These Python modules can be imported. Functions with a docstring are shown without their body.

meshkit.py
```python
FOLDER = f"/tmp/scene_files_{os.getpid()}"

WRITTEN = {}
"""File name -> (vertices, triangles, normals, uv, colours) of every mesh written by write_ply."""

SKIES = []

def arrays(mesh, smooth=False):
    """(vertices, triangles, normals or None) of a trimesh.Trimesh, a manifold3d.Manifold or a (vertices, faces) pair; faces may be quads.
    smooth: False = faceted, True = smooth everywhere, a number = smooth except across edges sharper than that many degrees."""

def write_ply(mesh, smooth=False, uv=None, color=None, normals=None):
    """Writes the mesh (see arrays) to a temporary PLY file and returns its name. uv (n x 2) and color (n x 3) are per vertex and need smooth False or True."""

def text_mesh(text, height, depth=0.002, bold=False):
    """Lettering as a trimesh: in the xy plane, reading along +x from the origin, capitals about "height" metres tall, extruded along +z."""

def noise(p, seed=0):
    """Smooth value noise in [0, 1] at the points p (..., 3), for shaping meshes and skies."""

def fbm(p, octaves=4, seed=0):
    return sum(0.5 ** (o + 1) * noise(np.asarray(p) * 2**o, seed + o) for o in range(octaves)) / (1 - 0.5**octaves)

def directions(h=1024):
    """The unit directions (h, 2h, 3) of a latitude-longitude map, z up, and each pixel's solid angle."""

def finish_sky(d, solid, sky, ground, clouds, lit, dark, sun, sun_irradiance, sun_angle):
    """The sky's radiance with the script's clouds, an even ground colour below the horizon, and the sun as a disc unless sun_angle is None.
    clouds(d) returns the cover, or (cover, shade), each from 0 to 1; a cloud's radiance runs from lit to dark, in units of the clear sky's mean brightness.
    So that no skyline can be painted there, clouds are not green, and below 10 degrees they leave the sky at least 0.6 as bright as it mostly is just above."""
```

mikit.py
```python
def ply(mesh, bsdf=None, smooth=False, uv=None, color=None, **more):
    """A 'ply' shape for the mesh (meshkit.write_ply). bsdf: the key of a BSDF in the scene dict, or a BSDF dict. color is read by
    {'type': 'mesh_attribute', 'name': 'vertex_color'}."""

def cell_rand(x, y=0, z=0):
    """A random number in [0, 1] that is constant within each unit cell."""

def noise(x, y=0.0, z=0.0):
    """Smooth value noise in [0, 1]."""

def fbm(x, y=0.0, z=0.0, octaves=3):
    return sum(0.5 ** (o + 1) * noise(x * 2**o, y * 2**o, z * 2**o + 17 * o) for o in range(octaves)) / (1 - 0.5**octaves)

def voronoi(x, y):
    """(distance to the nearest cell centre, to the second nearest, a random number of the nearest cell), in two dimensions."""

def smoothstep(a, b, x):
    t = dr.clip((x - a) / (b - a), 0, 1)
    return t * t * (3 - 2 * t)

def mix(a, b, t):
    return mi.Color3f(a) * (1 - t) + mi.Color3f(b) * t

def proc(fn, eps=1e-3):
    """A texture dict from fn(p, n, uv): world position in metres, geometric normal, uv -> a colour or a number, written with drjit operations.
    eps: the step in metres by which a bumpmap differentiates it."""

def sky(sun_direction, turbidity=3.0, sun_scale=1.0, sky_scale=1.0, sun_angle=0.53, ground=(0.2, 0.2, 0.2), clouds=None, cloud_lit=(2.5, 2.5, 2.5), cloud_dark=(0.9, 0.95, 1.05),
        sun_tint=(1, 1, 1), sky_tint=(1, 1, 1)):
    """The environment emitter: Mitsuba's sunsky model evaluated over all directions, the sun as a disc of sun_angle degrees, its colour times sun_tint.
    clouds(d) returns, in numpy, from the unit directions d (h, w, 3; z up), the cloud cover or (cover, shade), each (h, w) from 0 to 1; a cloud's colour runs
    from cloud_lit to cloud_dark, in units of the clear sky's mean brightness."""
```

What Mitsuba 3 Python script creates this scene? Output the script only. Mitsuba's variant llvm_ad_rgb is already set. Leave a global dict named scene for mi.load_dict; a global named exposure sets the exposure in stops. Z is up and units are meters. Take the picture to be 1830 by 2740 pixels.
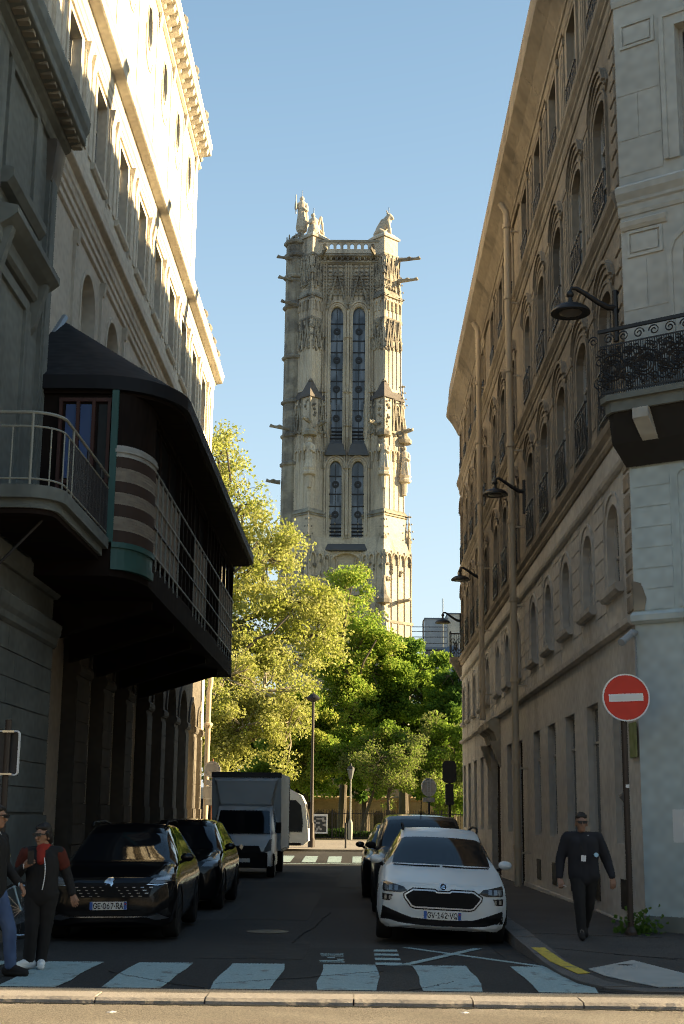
import math, random, numpy as np, trimesh, mitsuba as mi, drjit as dr, mikit, meshkit, manifold3d
from mikit import noise, fbm, voronoi, cell_rand, smoothstep, mix, proc
from shapely.geometry import Polygon, LineString, Point, box as rect
from shapely.ops import unary_union
from shapely import affinity
T = mi.ScalarTransform4f
PI = math.pi
scene, labels, _n = {}, {}, {}

# ---- camera, sky and exposure -------------------------------------------------------------
EYE = 1.62                                    # metres above the roadway
YAW, PITCH, ROLL = math.radians(-0.8288), math.radians(12.3854), math.radians(0.55)
_f = np.array([math.sin(YAW) * math.cos(PITCH), math.cos(YAW) * math.cos(PITCH), math.sin(PITCH)])
_r = np.array([math.cos(YAW), -math.sin(YAW), 0.0])
_d = np.cross(_f, _r)
_r2, _d2 = math.cos(ROLL) * _r - math.sin(ROLL) * _d, math.sin(ROLL) * _r + math.cos(ROLL) * _d
_cam = np.eye(4)
_cam[:3, 0], _cam[:3, 1], _cam[:3, 2], _cam[:3, 3] = -_r2, -_d2, _f, (0, 0, EYE)
scene['camera'] = {'type': 'perspective', 'fov': math.degrees(2 * math.atan(915 / 3700)), 'fov_axis': 'x', 'to_world': T(_cam.tolist()),
                   'near_clip': 0.1, 'far_clip': 5000.0}
SUN = (1.0, 0.092, 0.34)
scene['sky'] = mikit.sky(SUN, turbidity=3, sun_scale=1.3, sun_tint=(1.0, 1.05, 1.08), sky_tint=(0.76, 0.77, 0.71),
                        clouds=lambda d: 0.8 * np.exp(-np.maximum(d[..., 2], 0) / 0.22), cloud_lit=(1.26, 1.22, 1.28))
exposure = 3.65

# ---- names, labels, entries ---------------------------------------------------------------
def uniq(k):
    n = _n.get(k, -1) + 1
    _n[k] = n
    return k if n == 0 else f'{k}_{n:03d}'

def shp(mesh, mat, smooth=False):
    if isinstance(mesh, list):
        mesh = trimesh.util.concatenate(mesh)
    return mikit.ply(mesh, mat, smooth=smooth)

def put(name, mesh, mat=None, parent=None, smooth=False, at=None, **lab):
    """One entry of the scene (a part if parent is given); mesh may be a shape dict that is shared. Returns its key."""
    key = uniq(f'{parent}__{name}' if parent else name)
    d = mesh if isinstance(mesh, dict) else shp(mesh, mat, smooth)
    scene[key] = {**d, 'to_world': at} if at is not None else d
    if lab:
        labels[key] = lab
    return key

def thing(name, label, cat, group=None):
    key = uniq(name)
    labels[key] = {'label': label, 'category': cat}
    if group:
        labels[key]['group'] = group
    return key

def stuff(key):
    labels.setdefault(key, {})['kind'] = 'stuff'

def struct(name, mesh, mat, parent=None, smooth=False):
    k = put(name, mesh, mat, parent, smooth)
    if not parent:
        labels[k] = {'kind': 'structure'}
    return k

# ---- meshes -------------------------------------------------------------------------------
def fix(m):
    if m.volume < 0:
        m.invert()
    return m

def box(x0, x1, y0, y1, z0, z1):
    m = trimesh.creation.box((abs(x1 - x0), abs(y1 - y0), abs(z1 - z0)))
    m.apply_translation(((x0 + x1) / 2, (y0 + y1) / 2, (z0 + z1) / 2))
    return m

def extr(poly, h):
    g = [x for x in getattr(poly, 'geoms', [poly]) if x.area > 1e-7]
    return trimesh.util.concatenate([trimesh.creation.extrude_polygon(x, h, engine='earcut') for x in g])

def cyl(p0, p1, r, n=12, r1=None):
    return tube([p0, p1], [r, r if r1 is None else r1], n)

def tube(pts, radii, n=8, cap=True):
    """A closed tube along a polyline."""
    p = np.asarray(pts, float)
    rr = np.broadcast_to(np.asarray(radii, float), (len(p),))
    t = np.gradient(p, axis=0)
    t /= np.linalg.norm(t, axis=1, keepdims=True) + 1e-12
    ref = np.array([0, 0, 1.0]) if abs(t[0][2]) < 0.9 else np.array([1.0, 0, 0])
    rings = []
    a = np.cross(t[0], ref); a /= np.linalg.norm(a)
    for i in range(len(p)):
        a = a - t[i] * (a @ t[i]); a /= np.linalg.norm(a) + 1e-12
        b = np.cross(t[i], a)
        ang = np.arange(n) * 2 * PI / n
        rings.append(p[i] + rr[i] * (np.cos(ang)[:, None] * a + np.sin(ang)[:, None] * b))
    v = np.vstack(rings + [p[:1], p[-1:]])
    k, f = len(p) * n, []
    for i in range(len(p) - 1):
        for j in range(n):
            q = (i * n + j, i * n + (j + 1) % n, (i + 1) * n + (j + 1) % n, (i + 1) * n + j)
            f += [(q[0], q[1], q[2]), (q[0], q[2], q[3])]
    for j in range(n):
        f += [(k, (j + 1) % n, j), (k + 1, (len(p) - 1) * n + j, (len(p) - 1) * n + (j + 1) % n)]
    return fix(trimesh.Trimesh(v, f, process=False))

def lathe(prof, n=20, at=(0, 0, 0)):
    """prof: (radius, z) from bottom to top."""
    pr = np.array([(max(r, 1e-4), z) for r, z in prof], float)
    ang = np.arange(n) * 2 * PI / n
    v = np.stack([pr[:, None, 0] * np.cos(ang), pr[:, None, 0] * np.sin(ang), np.repeat(pr[:, 1:], n, 1)], -1).reshape(-1, 3)
    f = []
    for i in range(len(pr) - 1):
        for j in range(n):
            q = (i * n + j, i * n + (j + 1) % n, (i + 1) * n + (j + 1) % n, (i + 1) * n + j)
            f += [(q[0], q[1], q[2]), (q[0], q[2], q[3])]
    f += [(0, j + 1, j) for j in range(1, n - 1)]
    b = (len(pr) - 1) * n
    f += [(b, b + j, b + j + 1) for j in range(1, n - 1)]
    m = fix(trimesh.Trimesh(v, f, process=False))
    m.apply_translation(at)
    return m

def ball(c, r, sub=2, s=(1, 1, 1)):
    m = trimesh.creation.icosphere(subdivisions=sub, radius=1.0)
    m.apply_scale(np.array(s) * r)
    m.apply_translation(c)
    return m

def hull(pts):
    return fix(trimesh.convex.convex_hull(np.asarray(pts, float)))

class Fr:
    """A facade's own axes: u along it, v up, w out of it."""
    def __init__(s, o, u, w):
        s.M = np.eye(4)
        s.M[:3, 0], s.M[:3, 1], s.M[:3, 2], s.M[:3, 3] = u, (0, 0, 1), w, o
    def map(s, m):
        v = np.asarray(m.vertices) @ s.M[:3, :3].T + s.M[:3, 3]
        return fix(trimesh.Trimesh(v, np.array(m.faces), process=False))
    def ext(s, poly, w0, w1):
        m = extr(poly, w1 - w0)
        m.apply_translation((0, 0, w0))
        return s.map(m)
    def box(s, u0, u1, v0, v1, w0, w1):
        return s.map(box(u0, u1, v0, v1, w0, w1))
    def mould(s, prof, u0, u1):
        """A moulding along u; prof is a closed outline of (w, v)."""
        m = extr(Polygon(prof).buffer(0), u1 - u0)
        v = np.asarray(m.vertices)
        m = trimesh.Trimesh(np.stack([v[:, 2] + u0, v[:, 1], v[:, 0]], 1), np.array(m.faces), process=False)
        return s.map(m)
    def p(s, u, v, w):
        return s.M[:3, :3] @ np.array([u, v, w], float) + s.M[:3, 3]

def arch(u, v0, v1, wd, rise=None, n=10):
    """Outline of an opening with a rounded head, v1 at the crown."""
    rise = wd / 2 if rise is None else rise
    a = np.linspace(0, PI, n)
    return Polygon([(u - wd / 2, v0), (u + wd / 2, v0)] + [(u + wd / 2 * math.cos(t), v1 - rise + rise * math.sin(t)) for t in a])

def steps(w0, v0, prof):
    """An outline from a wall line: prof are (w, v) points of the front, from bottom to top."""
    return [(w0, prof[0][1])] + list(prof) + [(w0, prof[-1][1])]

def gz(y):
    """Height of the roadway: level at the crossing, a dip at the street's far end, a rise to the square."""
    return np.interp(y, [-50, 16, 19, 30, 54.8, 60, 68, 78, 300], [0, 0, -0.07, -0.11, -0.24, -0.07, 0.03, 0.245, 0.3])

def gp(y):
    """The pavements' own level, without the roadway's gutter dip."""
    return np.interp(y, [-50, 15, 17.5, 20, 24, 54.8, 60, 68, 78, 300], [-0.07, -0.07, -0.03, 0, 0, -0.22, -0.07, 0.03, 0.245, 0.3])

# ---- materials ----------------------------------------------------------------------------
def tex(c):
    return c if isinstance(c, dict) else ({'type': 'rgb', 'value': list(c)} if isinstance(c, (tuple, list)) else proc(c))

def mat(name, color, rough=0.8, metal=0.0, spec=0.4, coat=0.0, bump=None, height=0.01, eps=0.01):
    b = {'type': 'principled', 'base_color': tex(color), 'roughness': rough if not callable(rough) else proc(rough), 'metallic': metal, 'specular': spec}
    if coat:
        b |= {'clearcoat': coat, 'clearcoat_gloss': 0.95}
    b = {'type': 'twosided', 'nested': b}
    if bump:
        b = {'type': 'bumpmap', 'bump': proc(bump, eps), 'scale': height, 'bsdf': b}
    scene[name] = b
    return name

def stone(a, b, grime, amount=0.6, s=1.0):
    """Stone of two tones with rain streaks and soot."""
    def fn(p, n, uv):
        big = fbm(p.x * 0.5 * s, p.y * 0.5 * s, p.z * 0.5 * s, 3)
        streak = smoothstep(0.5, 0.85, fbm(p.x * 2.2, p.y * 2.2, p.z * 0.22, 3))
        fine = noise(p.x * 9, p.y * 9, p.z * 9)
        c = mix(a, b, smoothstep(0.3, 0.7, big))
        c = mix(c, grime, amount * streak * (0.4 + 0.6 * big))
        return c * (0.88 + 0.24 * fine)
    return fn

def rough_bump(s):
    return lambda p, n, uv: fbm(p.x * s, p.y * s, p.z * s, 3)

mat('stone_tan', stone((0.245, 0.21, 0.165), (0.175, 0.15, 0.12), (0.06, 0.052, 0.044), 0.85), 0.9, bump=rough_bump(6), height=0.02)
mat('render_tan', stone((0.38, 0.365, 0.335), (0.32, 0.305, 0.28), (0.16, 0.15, 0.14), 0.6), 0.9, bump=rough_bump(14), height=0.008)
mat('stone_grey', stone((0.40, 0.40, 0.37), (0.32, 0.32, 0.295), (0.14, 0.138, 0.128), 0.75), 0.9, bump=rough_bump(6), height=0.02)  # on the cut corner: the tan stone with its sky light put into the colour
mat('render_pale', stone((0.38, 0.455, 0.475), (0.34, 0.405, 0.425), (0.24, 0.275, 0.285), 0.5), 0.85, bump=rough_bump(16), height=0.006)
mat('stone_cream', stone((0.52, 0.48, 0.40), (0.45, 0.41, 0.34), (0.28, 0.25, 0.20), 0.4), 0.9, bump=rough_bump(6), height=0.012)
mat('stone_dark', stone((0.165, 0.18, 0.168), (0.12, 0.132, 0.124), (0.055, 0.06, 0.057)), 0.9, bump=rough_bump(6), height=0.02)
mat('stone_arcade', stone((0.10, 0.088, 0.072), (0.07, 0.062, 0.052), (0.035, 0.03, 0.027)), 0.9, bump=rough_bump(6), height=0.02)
mat('stone_tower', stone((0.50, 0.44, 0.34), (0.40, 0.35, 0.275), (0.10, 0.092, 0.08), 0.8, 0.6), 0.9, bump=rough_bump(3), height=0.06, eps=0.04)
mat('stone_soot', stone((0.30, 0.27, 0.21), (0.17, 0.155, 0.13), (0.06, 0.055, 0.05), 0.9, 2.0), 0.95, bump=rough_bump(3), height=0.08, eps=0.04)
mat('stone_white', stone((0.50, 0.45, 0.36), (0.42, 0.37, 0.29), (0.2, 0.17, 0.13), 0.6, 2), 0.9)
mat('stone_yellow', stone((0.44, 0.34, 0.20), (0.36, 0.28, 0.17), (0.15, 0.12, 0.08), 0.6), 0.9)
mat('lead_dark', (0.02, 0.021, 0.024), 0.6, 0.1, 0.15)
mat('slate', lambda p, n, uv: mix((0.014, 0.015, 0.017), (0.026, 0.027, 0.03), noise(p.x * 7, p.y * 7, p.z * 14)), 0.8, 0.0, 0.12)
mat('zinc', lambda p, n, uv: mix((0.20, 0.23, 0.26), (0.30, 0.33, 0.36), fbm(p.x, p.y, p.z * 0.4)), 0.45, 0.4)
mat('iron', (0.012, 0.012, 0.013), 0.5)
mat('iron_grey', (0.035, 0.035, 0.038), 0.5, 0.2)
mat('timber_dark', lambda p, n, uv: mix((0.012, 0.009, 0.008), (0.022, 0.015, 0.012), noise(p.x * 3, p.y * 14, p.z * 3)), 0.8, 0.0, 0.08)
mat('timber_red', (0.06, 0.022, 0.016), 0.55)
mat('paint_teal', (0.04, 0.11, 0.10), 0.5)
mat('paint_green_dark', (0.02, 0.045, 0.043), 0.6)
mat('rail_pale', (0.26, 0.265, 0.23), 0.5)
mat('brick_buff', lambda p, n, uv: mix((0.30, 0.26, 0.205), (0.22, 0.185, 0.15), noise(p.x * 5, p.y * 5, p.z * 13)), 0.85)
mat('brick_brown', (0.055, 0.035, 0.026), 0.8)
mat('window_glass', (0.018, 0.022, 0.027), 0.06, 0.0, 0.6)
mat('window_blind', (0.30, 0.32, 0.33), 0.5)
mat('stained_glass', lambda p, n, uv: mix((0.03, 0.04, 0.055), (0.13, 0.155, 0.19), smoothstep(0.35, 0.7, noise(p.x * 4, p.y * 4, p.z * 0.9))), 0.25, 0.0, 0.6)
mat('frame_paint', (0.30, 0.29, 0.27), 0.5)
mat('pipe_paint', lambda p, n, uv: mix((0.42, 0.35, 0.26), (0.34, 0.28, 0.2), noise(p.x * 4, p.y * 4, p.z * 1.5)), 0.55)
mat('roof_tile', (0.10, 0.088, 0.08), 0.8)

def asphalt_fn(p, n, uv):
    g = noise(p.x * 90, p.y * 90)
    patch = smoothstep(0.42, 0.6, fbm(p.x * 0.35, p.y * 0.35, 0, 3))
    return mix((0.019, 0.019, 0.019), (0.03, 0.029, 0.028), patch) * (0.65 + 0.7 * g)
mat('asphalt', asphalt_fn, 0.85, bump=lambda p, n, uv: noise(p.x * 70, p.y * 70), height=0.004, eps=0.004)

def near_fn(p, n, uv):
    g = noise(p.x * 110, p.y * 110)
    patch = smoothstep(0.35, 0.65, fbm(p.x * 0.8 + 3, p.y * 1.6, 0, 3))
    return mix((0.145, 0.128, 0.105), (0.195, 0.175, 0.145), patch) * (0.6 + 0.8 * g)
mat('asphalt_sunlit', near_fn, 0.85, bump=lambda p, n, uv: noise(p.x * 80, p.y * 80), height=0.005, eps=0.004)  # paler, warmer copy of the asphalt, sunlight put into its colour
mat('pavement_tar', lambda p, n, uv: mix((0.022, 0.022, 0.023), (0.038, 0.037, 0.037), fbm(p.x * 1.2, p.y * 1.2, 0, 3)) * (0.7 + 0.6 * noise(p.x * 80, p.y * 80)), 0.85)
mat('granite_shaded', lambda p, n, uv: mix((0.085, 0.082, 0.08), (0.055, 0.053, 0.053), fbm(p.x * 3, p.y * 3, p.z * 3)) * (0.7 + 0.6 * noise(p.x * 120, p.y * 120, p.z * 120)), 0.8)  # the separator's granite, darkened to put the kerbs' shade into its colour
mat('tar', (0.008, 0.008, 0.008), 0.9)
mat('granite', lambda p, n, uv: mix((0.28, 0.255, 0.23), (0.19, 0.175, 0.16), fbm(p.x * 3, p.y * 3, p.z * 3)) * (0.7 + 0.6 * noise(p.x * 120, p.y * 120, p.z * 120)), 0.8,
    bump=rough_bump(30), height=0.006, eps=0.004)
def worn_paint(c, s=1.0):
    def fn(p, n, uv):
        w = smoothstep(0.62, 0.8, fbm(p.x * 7 * s, p.y * 7 * s, 0, 4))
        return mix(c, (0.09, 0.088, 0.085), w * 0.7) * (0.85 + 0.3 * noise(p.x * 60, p.y * 60))
    return fn
mat('road_paint', worn_paint((0.20, 0.275, 0.29)), 0.7)
mat('yellow_paint', worn_paint((0.36, 0.27, 0.04)), 0.7)
mat('park_earth', lambda p, n, uv: mix((0.16, 0.13, 0.085), (0.10, 0.10, 0.045), smoothstep(0.4, 0.6, fbm(p.x * 0.5, p.y * 0.5))), 0.95)
mat('white_panel', (0.55, 0.58, 0.6), 0.6)
mat('plaque_green', lambda p, n, uv: mix((0.09, 0.13, 0.03), (0.2, 0.22, 0.10), noise(p.x * 12, p.y * 12, p.z * 9)), 0.6)
mat('blue_pane', (0.06, 0.10, 0.22), 0.15, 0.0, 0.6)
mat('white_wall', (0.62, 0.62, 0.64), 0.8)
mat('zinc_dark', lambda p, n, uv: mix((0.09, 0.11, 0.14), (0.14, 0.165, 0.2), noise(p.x * 2, p.y * 2, p.z)), 0.45, 0.3)
mat('pavement_light', lambda p, n, uv: mix((0.17, 0.15, 0.13), (0.22, 0.2, 0.17), fbm(p.x, p.y)) * (0.8 + 0.4 * noise(p.x * 30, p.y * 30)), 0.9)
mat('even_black', (0.02, 0.019, 0.018), 0.95)  # one even near-black tone for the corner balcony underside
mat('sill_stone', (0.085, 0.085, 0.088), 0.8)
mat('lawn_green', lambda p, n, uv: mix((0.10, 0.15, 0.03), (0.18, 0.22, 0.05), noise(p.x * 3, p.y * 3)) * (0.6 + 0.8 * noise(p.x * 25, p.y * 25)), 0.9)
mat('tar_repair', lambda p, n, uv: mix((0.013, 0.013, 0.014), (0.02, 0.02, 0.02), noise(p.x * 6, p.y * 6)) * (0.7 + 0.6 * noise(p.x * 90, p.y * 90)), 0.8)
# ---- ground, roadway, pavements -----------------------------------------------------------
def sheet(poly, lift, ys, mat_, name, parent=None, thick=None):
    """A flat outline (x, y) laid on the roadway's profile, lifted; with thick it is a slab."""
    out = []
    for a, b in zip(ys[:-1], ys[1:]):
        g = poly.intersection(rect(-1000, a, 1000, b))
        for q in getattr(g, 'geoms', [g]):
            if q.area > 1e-5:
                m = extr(q, 1.0)
                v = np.array(m.vertices)
                top = v[:, 2] > 0.5
                v[:, 2] = (gp if thick else gz)(v[:, 1]) + np.where(top, lift, lift - (thick or 0.003))
                out.append(trimesh.Trimesh(v, m.faces, process=False))
    return trimesh.util.concatenate(out)

YS = [-60, 12, 14, 16, 19, 30, 40, 54.8, 60, 68, 78, 300]
v, f = [], []
for i, y in enumerate(YS + [3000]):
    v += [(-1500, y, float(gz(y))), (1500, y, float(gz(y)))]
    if i:
        f += [(2 * i - 2, 2 * i - 1, 2 * i + 1), (2 * i - 2, 2 * i + 1, 2 * i)]
road = struct('road', trimesh.Trimesh(v, f), 'asphalt')
struct('near_roadway', sheet(rect(-60, -40, 60, 12.62), 0.004, [-40, 12.62], None, ''), 'asphalt_sunlit')
struct('sunlit_lane', sheet(rect(-60, 13.1, 60, 13.7), 0.008, [13.0, 13.7], None, ''), 'asphalt_sunlit')  # narrow strip in the sun-toned asphalt, ending about where the shadow begins

# the low granite separator in the foreground, stone by stone
rng = random.Random(4)
sep = uniq('lane_separator'); labels[sep] = {'kind': 'structure'}
x = -4.6
while x < 4.8:
    w = rng.choice([0.96, 1.0, 1.04, 1.3])
    t, n_ = 0.055 + rng.uniform(-0.006, 0.006), 14
    us = np.linspace(x + 0.006, x + w - 0.008, n_)
    near = [(u, 12.66 + 0.03 * (meshkit.noise(np.array([u * 9, 3.1, 0])) - 0.5)) for u in us]
    pts, fs = [], []
    for u, yn in near:
        pts += [(u, yn, -0.02), (u, yn + 0.008, t * 0.55), (u, yn + 0.05, t), (u, 13.06, t), (u, 13.11, 0.0)]
    for i in range(n_ - 1):
        for j in range(4):
            a = i * 5 + j
            fs += [(a, a + 5, a + 6), (a, a + 6, a + 1)]
    fs += [(0, 1, 2), (0, 2, 3), (0, 3, 4)] + [tuple((n_ - 1) * 5 + k for k in q) for q in ((0, 2, 1), (0, 3, 2), (0, 4, 3))]
    put('kerb_stone', trimesh.Trimesh(pts, fs), 'granite', sep)
    x += w

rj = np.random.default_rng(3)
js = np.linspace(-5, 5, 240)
put('shade_line', sheet(Polygon([(x_, 12.66 + 0.012 * rj.normal()) for x_ in js] + [(x_, 12.575 + 0.016 * rj.normal()) for x_ in js[::-1]]), 0.007, [12, 13], None, ''), 'tar', sep)  # near-black strip that paints the shade along the separator's near foot

# pavements with kerb stones
kerb_line = [(2.05, 54), (2.05, 17.2), (2.06, 16.2), (2.12, 15.2), (2.19, 14.5), (2.38, 13.98), (2.7, 13.74), (3.2, 13.72), (4.4, 13.74), (12, 13.74)]
right_pave = Polygon(kerb_line + [(12, 20), (12, 54)])
inner = right_pave.buffer(-0.28, join_style=2)
YP = [12, 15, 16.2, 17.5, 20, 22, 24, 30, 40, 50, 54.8, 60]
pave_r = struct('pavement', sheet(inner, 0.095, YP, None, '', thick=0.3), 'pavement_tar')
left_line = [(-4.75, 57), (-4.75, 18.5), (-4.85, 17.6), (-5.3, 16.9), (-6.2, 16.6), (-14, 16.6)]
left_pave = Polygon(left_line + [(-14, 57)])
inner_l = left_pave.buffer(-0.28, join_style=2)
pave_l = struct('pavement', sheet(inner_l, 0.095, [12, 15, 16.2, 17.5, 20, 22, 24, 30, 40, 50, 57], None, '', thick=0.3), 'pavement_tar')

def kerbs(line, whole, inside, parent, step=1.0, far=40):
    band = whole.difference(inside)
    ls = LineString(line)
    L, s, k = ls.length, 0.0, 0
    while s < L:
        a, b = ls.interpolate(s + 0.006), ls.interpolate(min(s + step - 0.006, L))
        d = np.array([b.x - a.x, b.y - a.y]); d /= np.linalg.norm(d) + 1e-9
        nrm = np.array([-d[1], d[0]]) * 0.45
        q = Polygon([(a.x + nrm[0], a.y + nrm[1]), (b.x + nrm[0], b.y + nrm[1]), (b.x - nrm[0], b.y - nrm[1]), (a.x - nrm[0], a.y - nrm[1])]).intersection(band)
        yc = (a.y + b.y) / 2
        if q.area > 0.01 and yc < far and abs(a.x) < 6:
            q = max(getattr(q, 'geoms', [q]), key=lambda g: g.area)
            top, low = q.buffer(-0.015), q
            ys_ = [p_ for p_ in YP]
            m = extr(q, 1.0)
            v_ = np.array(m.vertices)
            hi = v_[:, 2] > 0.5
            c = np.array([q.centroid.x, q.centroid.y])
            v_[hi, :2] = c + (v_[hi, :2] - c) * 0.985
            v_[:, 2] = gp(v_[:, 1]) + np.where(hi, 0.1 + 0.004 * math.sin(k * 2.3), -0.2)
            put('kerb_stone', trimesh.Trimesh(v_, m.faces, process=False), 'granite_shaded', parent)
        s += step; k += 1
    rest = band.intersection(rect(-20, far, 20, 70))
    if rest.area > 0.01:
        put('kerb_line', sheet(rest, 0.1, [far, 50, 54.8, 60], None, '', thick=0.3), 'granite_shaded', parent)
kerbs(kerb_line, right_pave, inner, pave_r)
kerbs(left_line, left_pave, inner_l, pave_l)

# crossing in front and crossing at the far end; each stripe a part of the road
for i, x in enumerate([-4.17, -3.155, -2.155, -1.115, -0.1, 0.905, 2.0]):
    pts = [(x - 0.29, 13.78), (x + 0.27, 13.78)] + [(x + 0.30 + 0.02 * math.sin(k * 1.7 + i), 13.78 + k * 0.58) for k in range(1, 5)] + [(x - 0.30 + 0.02 * math.sin(k * 1.3 + i), 13.78 + k * 0.58) for k in range(4, 0, -1)]
    put('crossing_stripe', sheet(Polygon(pts), 0.007, [13, 16, 19], None, ''), 'road_paint', road)
for x in (-5.0, -4.0, -3.0, -2.0, -1.0, 0.0, 1.0, 2.0):
    put('crossing_stripe', sheet(rect(x - 0.28, 56.2, x + 0.27, 60.2), 0.012, [54.8, 60, 68], None, ''), 'road_paint', road)
put('stop_line', sheet(rect(-4.5, 55.3, 2, 55.55), 0.012, [54.8, 60], None, ''), 'road_paint', road)
# crossed-out bay, dashes and lettering in front of the white car
def strip(pts, w):
    return LineString(pts).buffer(w / 2, cap_style=2, join_style=2)
put('bay_cross_line', sheet(strip([(0.62, 19.0), (2.35, 15.55)], 0.1), 0.006, [12, 16, 19, 22], None, ''), 'road_paint', road)
put('bay_cross_line', sheet(strip([(1.55, 18.9), (0.5, 16.1)], 0.12), 0.010, [12, 16, 19, 22], None, ''), 'road_paint', road)
put('bay_edge_line', sheet(strip([(0.3, 16.12), (1.15, 16.05)], 0.06), 0.006, [12, 16, 19, 22], None, ''), 'road_paint', road)
put('bay_edge_line', sheet(strip([(1.75, 15.95), (2.3, 15.75)], 0.05), 0.006, [12, 16, 19, 22], None, ''), 'road_paint', road)
for y in (16.3, 17.0, 17.7, 18.4):
    put('bay_dash', sheet(rect(0.19, y - 0.17, 0.49, y + 0.15), 0.006, [12, 16, 19, 22], None, ''), 'road_paint', road)
for nm, cells in (('bay_lettering', ((16.62, 16.7, -0.30, 0.0), (16.38, 16.43, -0.29, 0.0), (16.0, 16.06, -0.1, -0.03))),):
    worn = [rect(-0.47, 17.62, -0.19, 17.72), rect(-0.47, 17.72, -0.43, 17.78), rect(-0.23, 17.72, -0.19, 17.78), rect(-0.45, 17.34, -0.18, 17.41), rect(-0.37, 17.05, -0.28, 17.18), rect(-0.25, 16.80, -0.17, 16.92),
            Polygon([(-0.46 + 0.145 + 0.145 * math.cos(t), 16.66 + 0.075 * math.sin(t)) for t in np.linspace(0, 2 * PI, 14)]).difference(Polygon([(-0.315 + 0.085 * math.cos(t), 16.66 + 0.025 * math.sin(t)) for t in np.linspace(0, 2 * PI, 12)])), rect(-0.44, 16.42, -0.16, 16.49), rect(-0.2, 16.49, -0.16, 16.54)]
    put(nm, sheet(unary_union(worn), 0.006, [12, 16, 19, 22], None, ''), 'road_paint', road)
put('kerb_marking', sheet(Polygon([(2.10, 17.6), (2.26, 17.6), (2.30, 16.2), (2.42, 15.2), (2.28, 15.12), (2.14, 16.2)]), 0.107, [12, 15, 16.2, 17.5, 20], None, '', thick=0.004), 'yellow_paint', pave_r)

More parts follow.
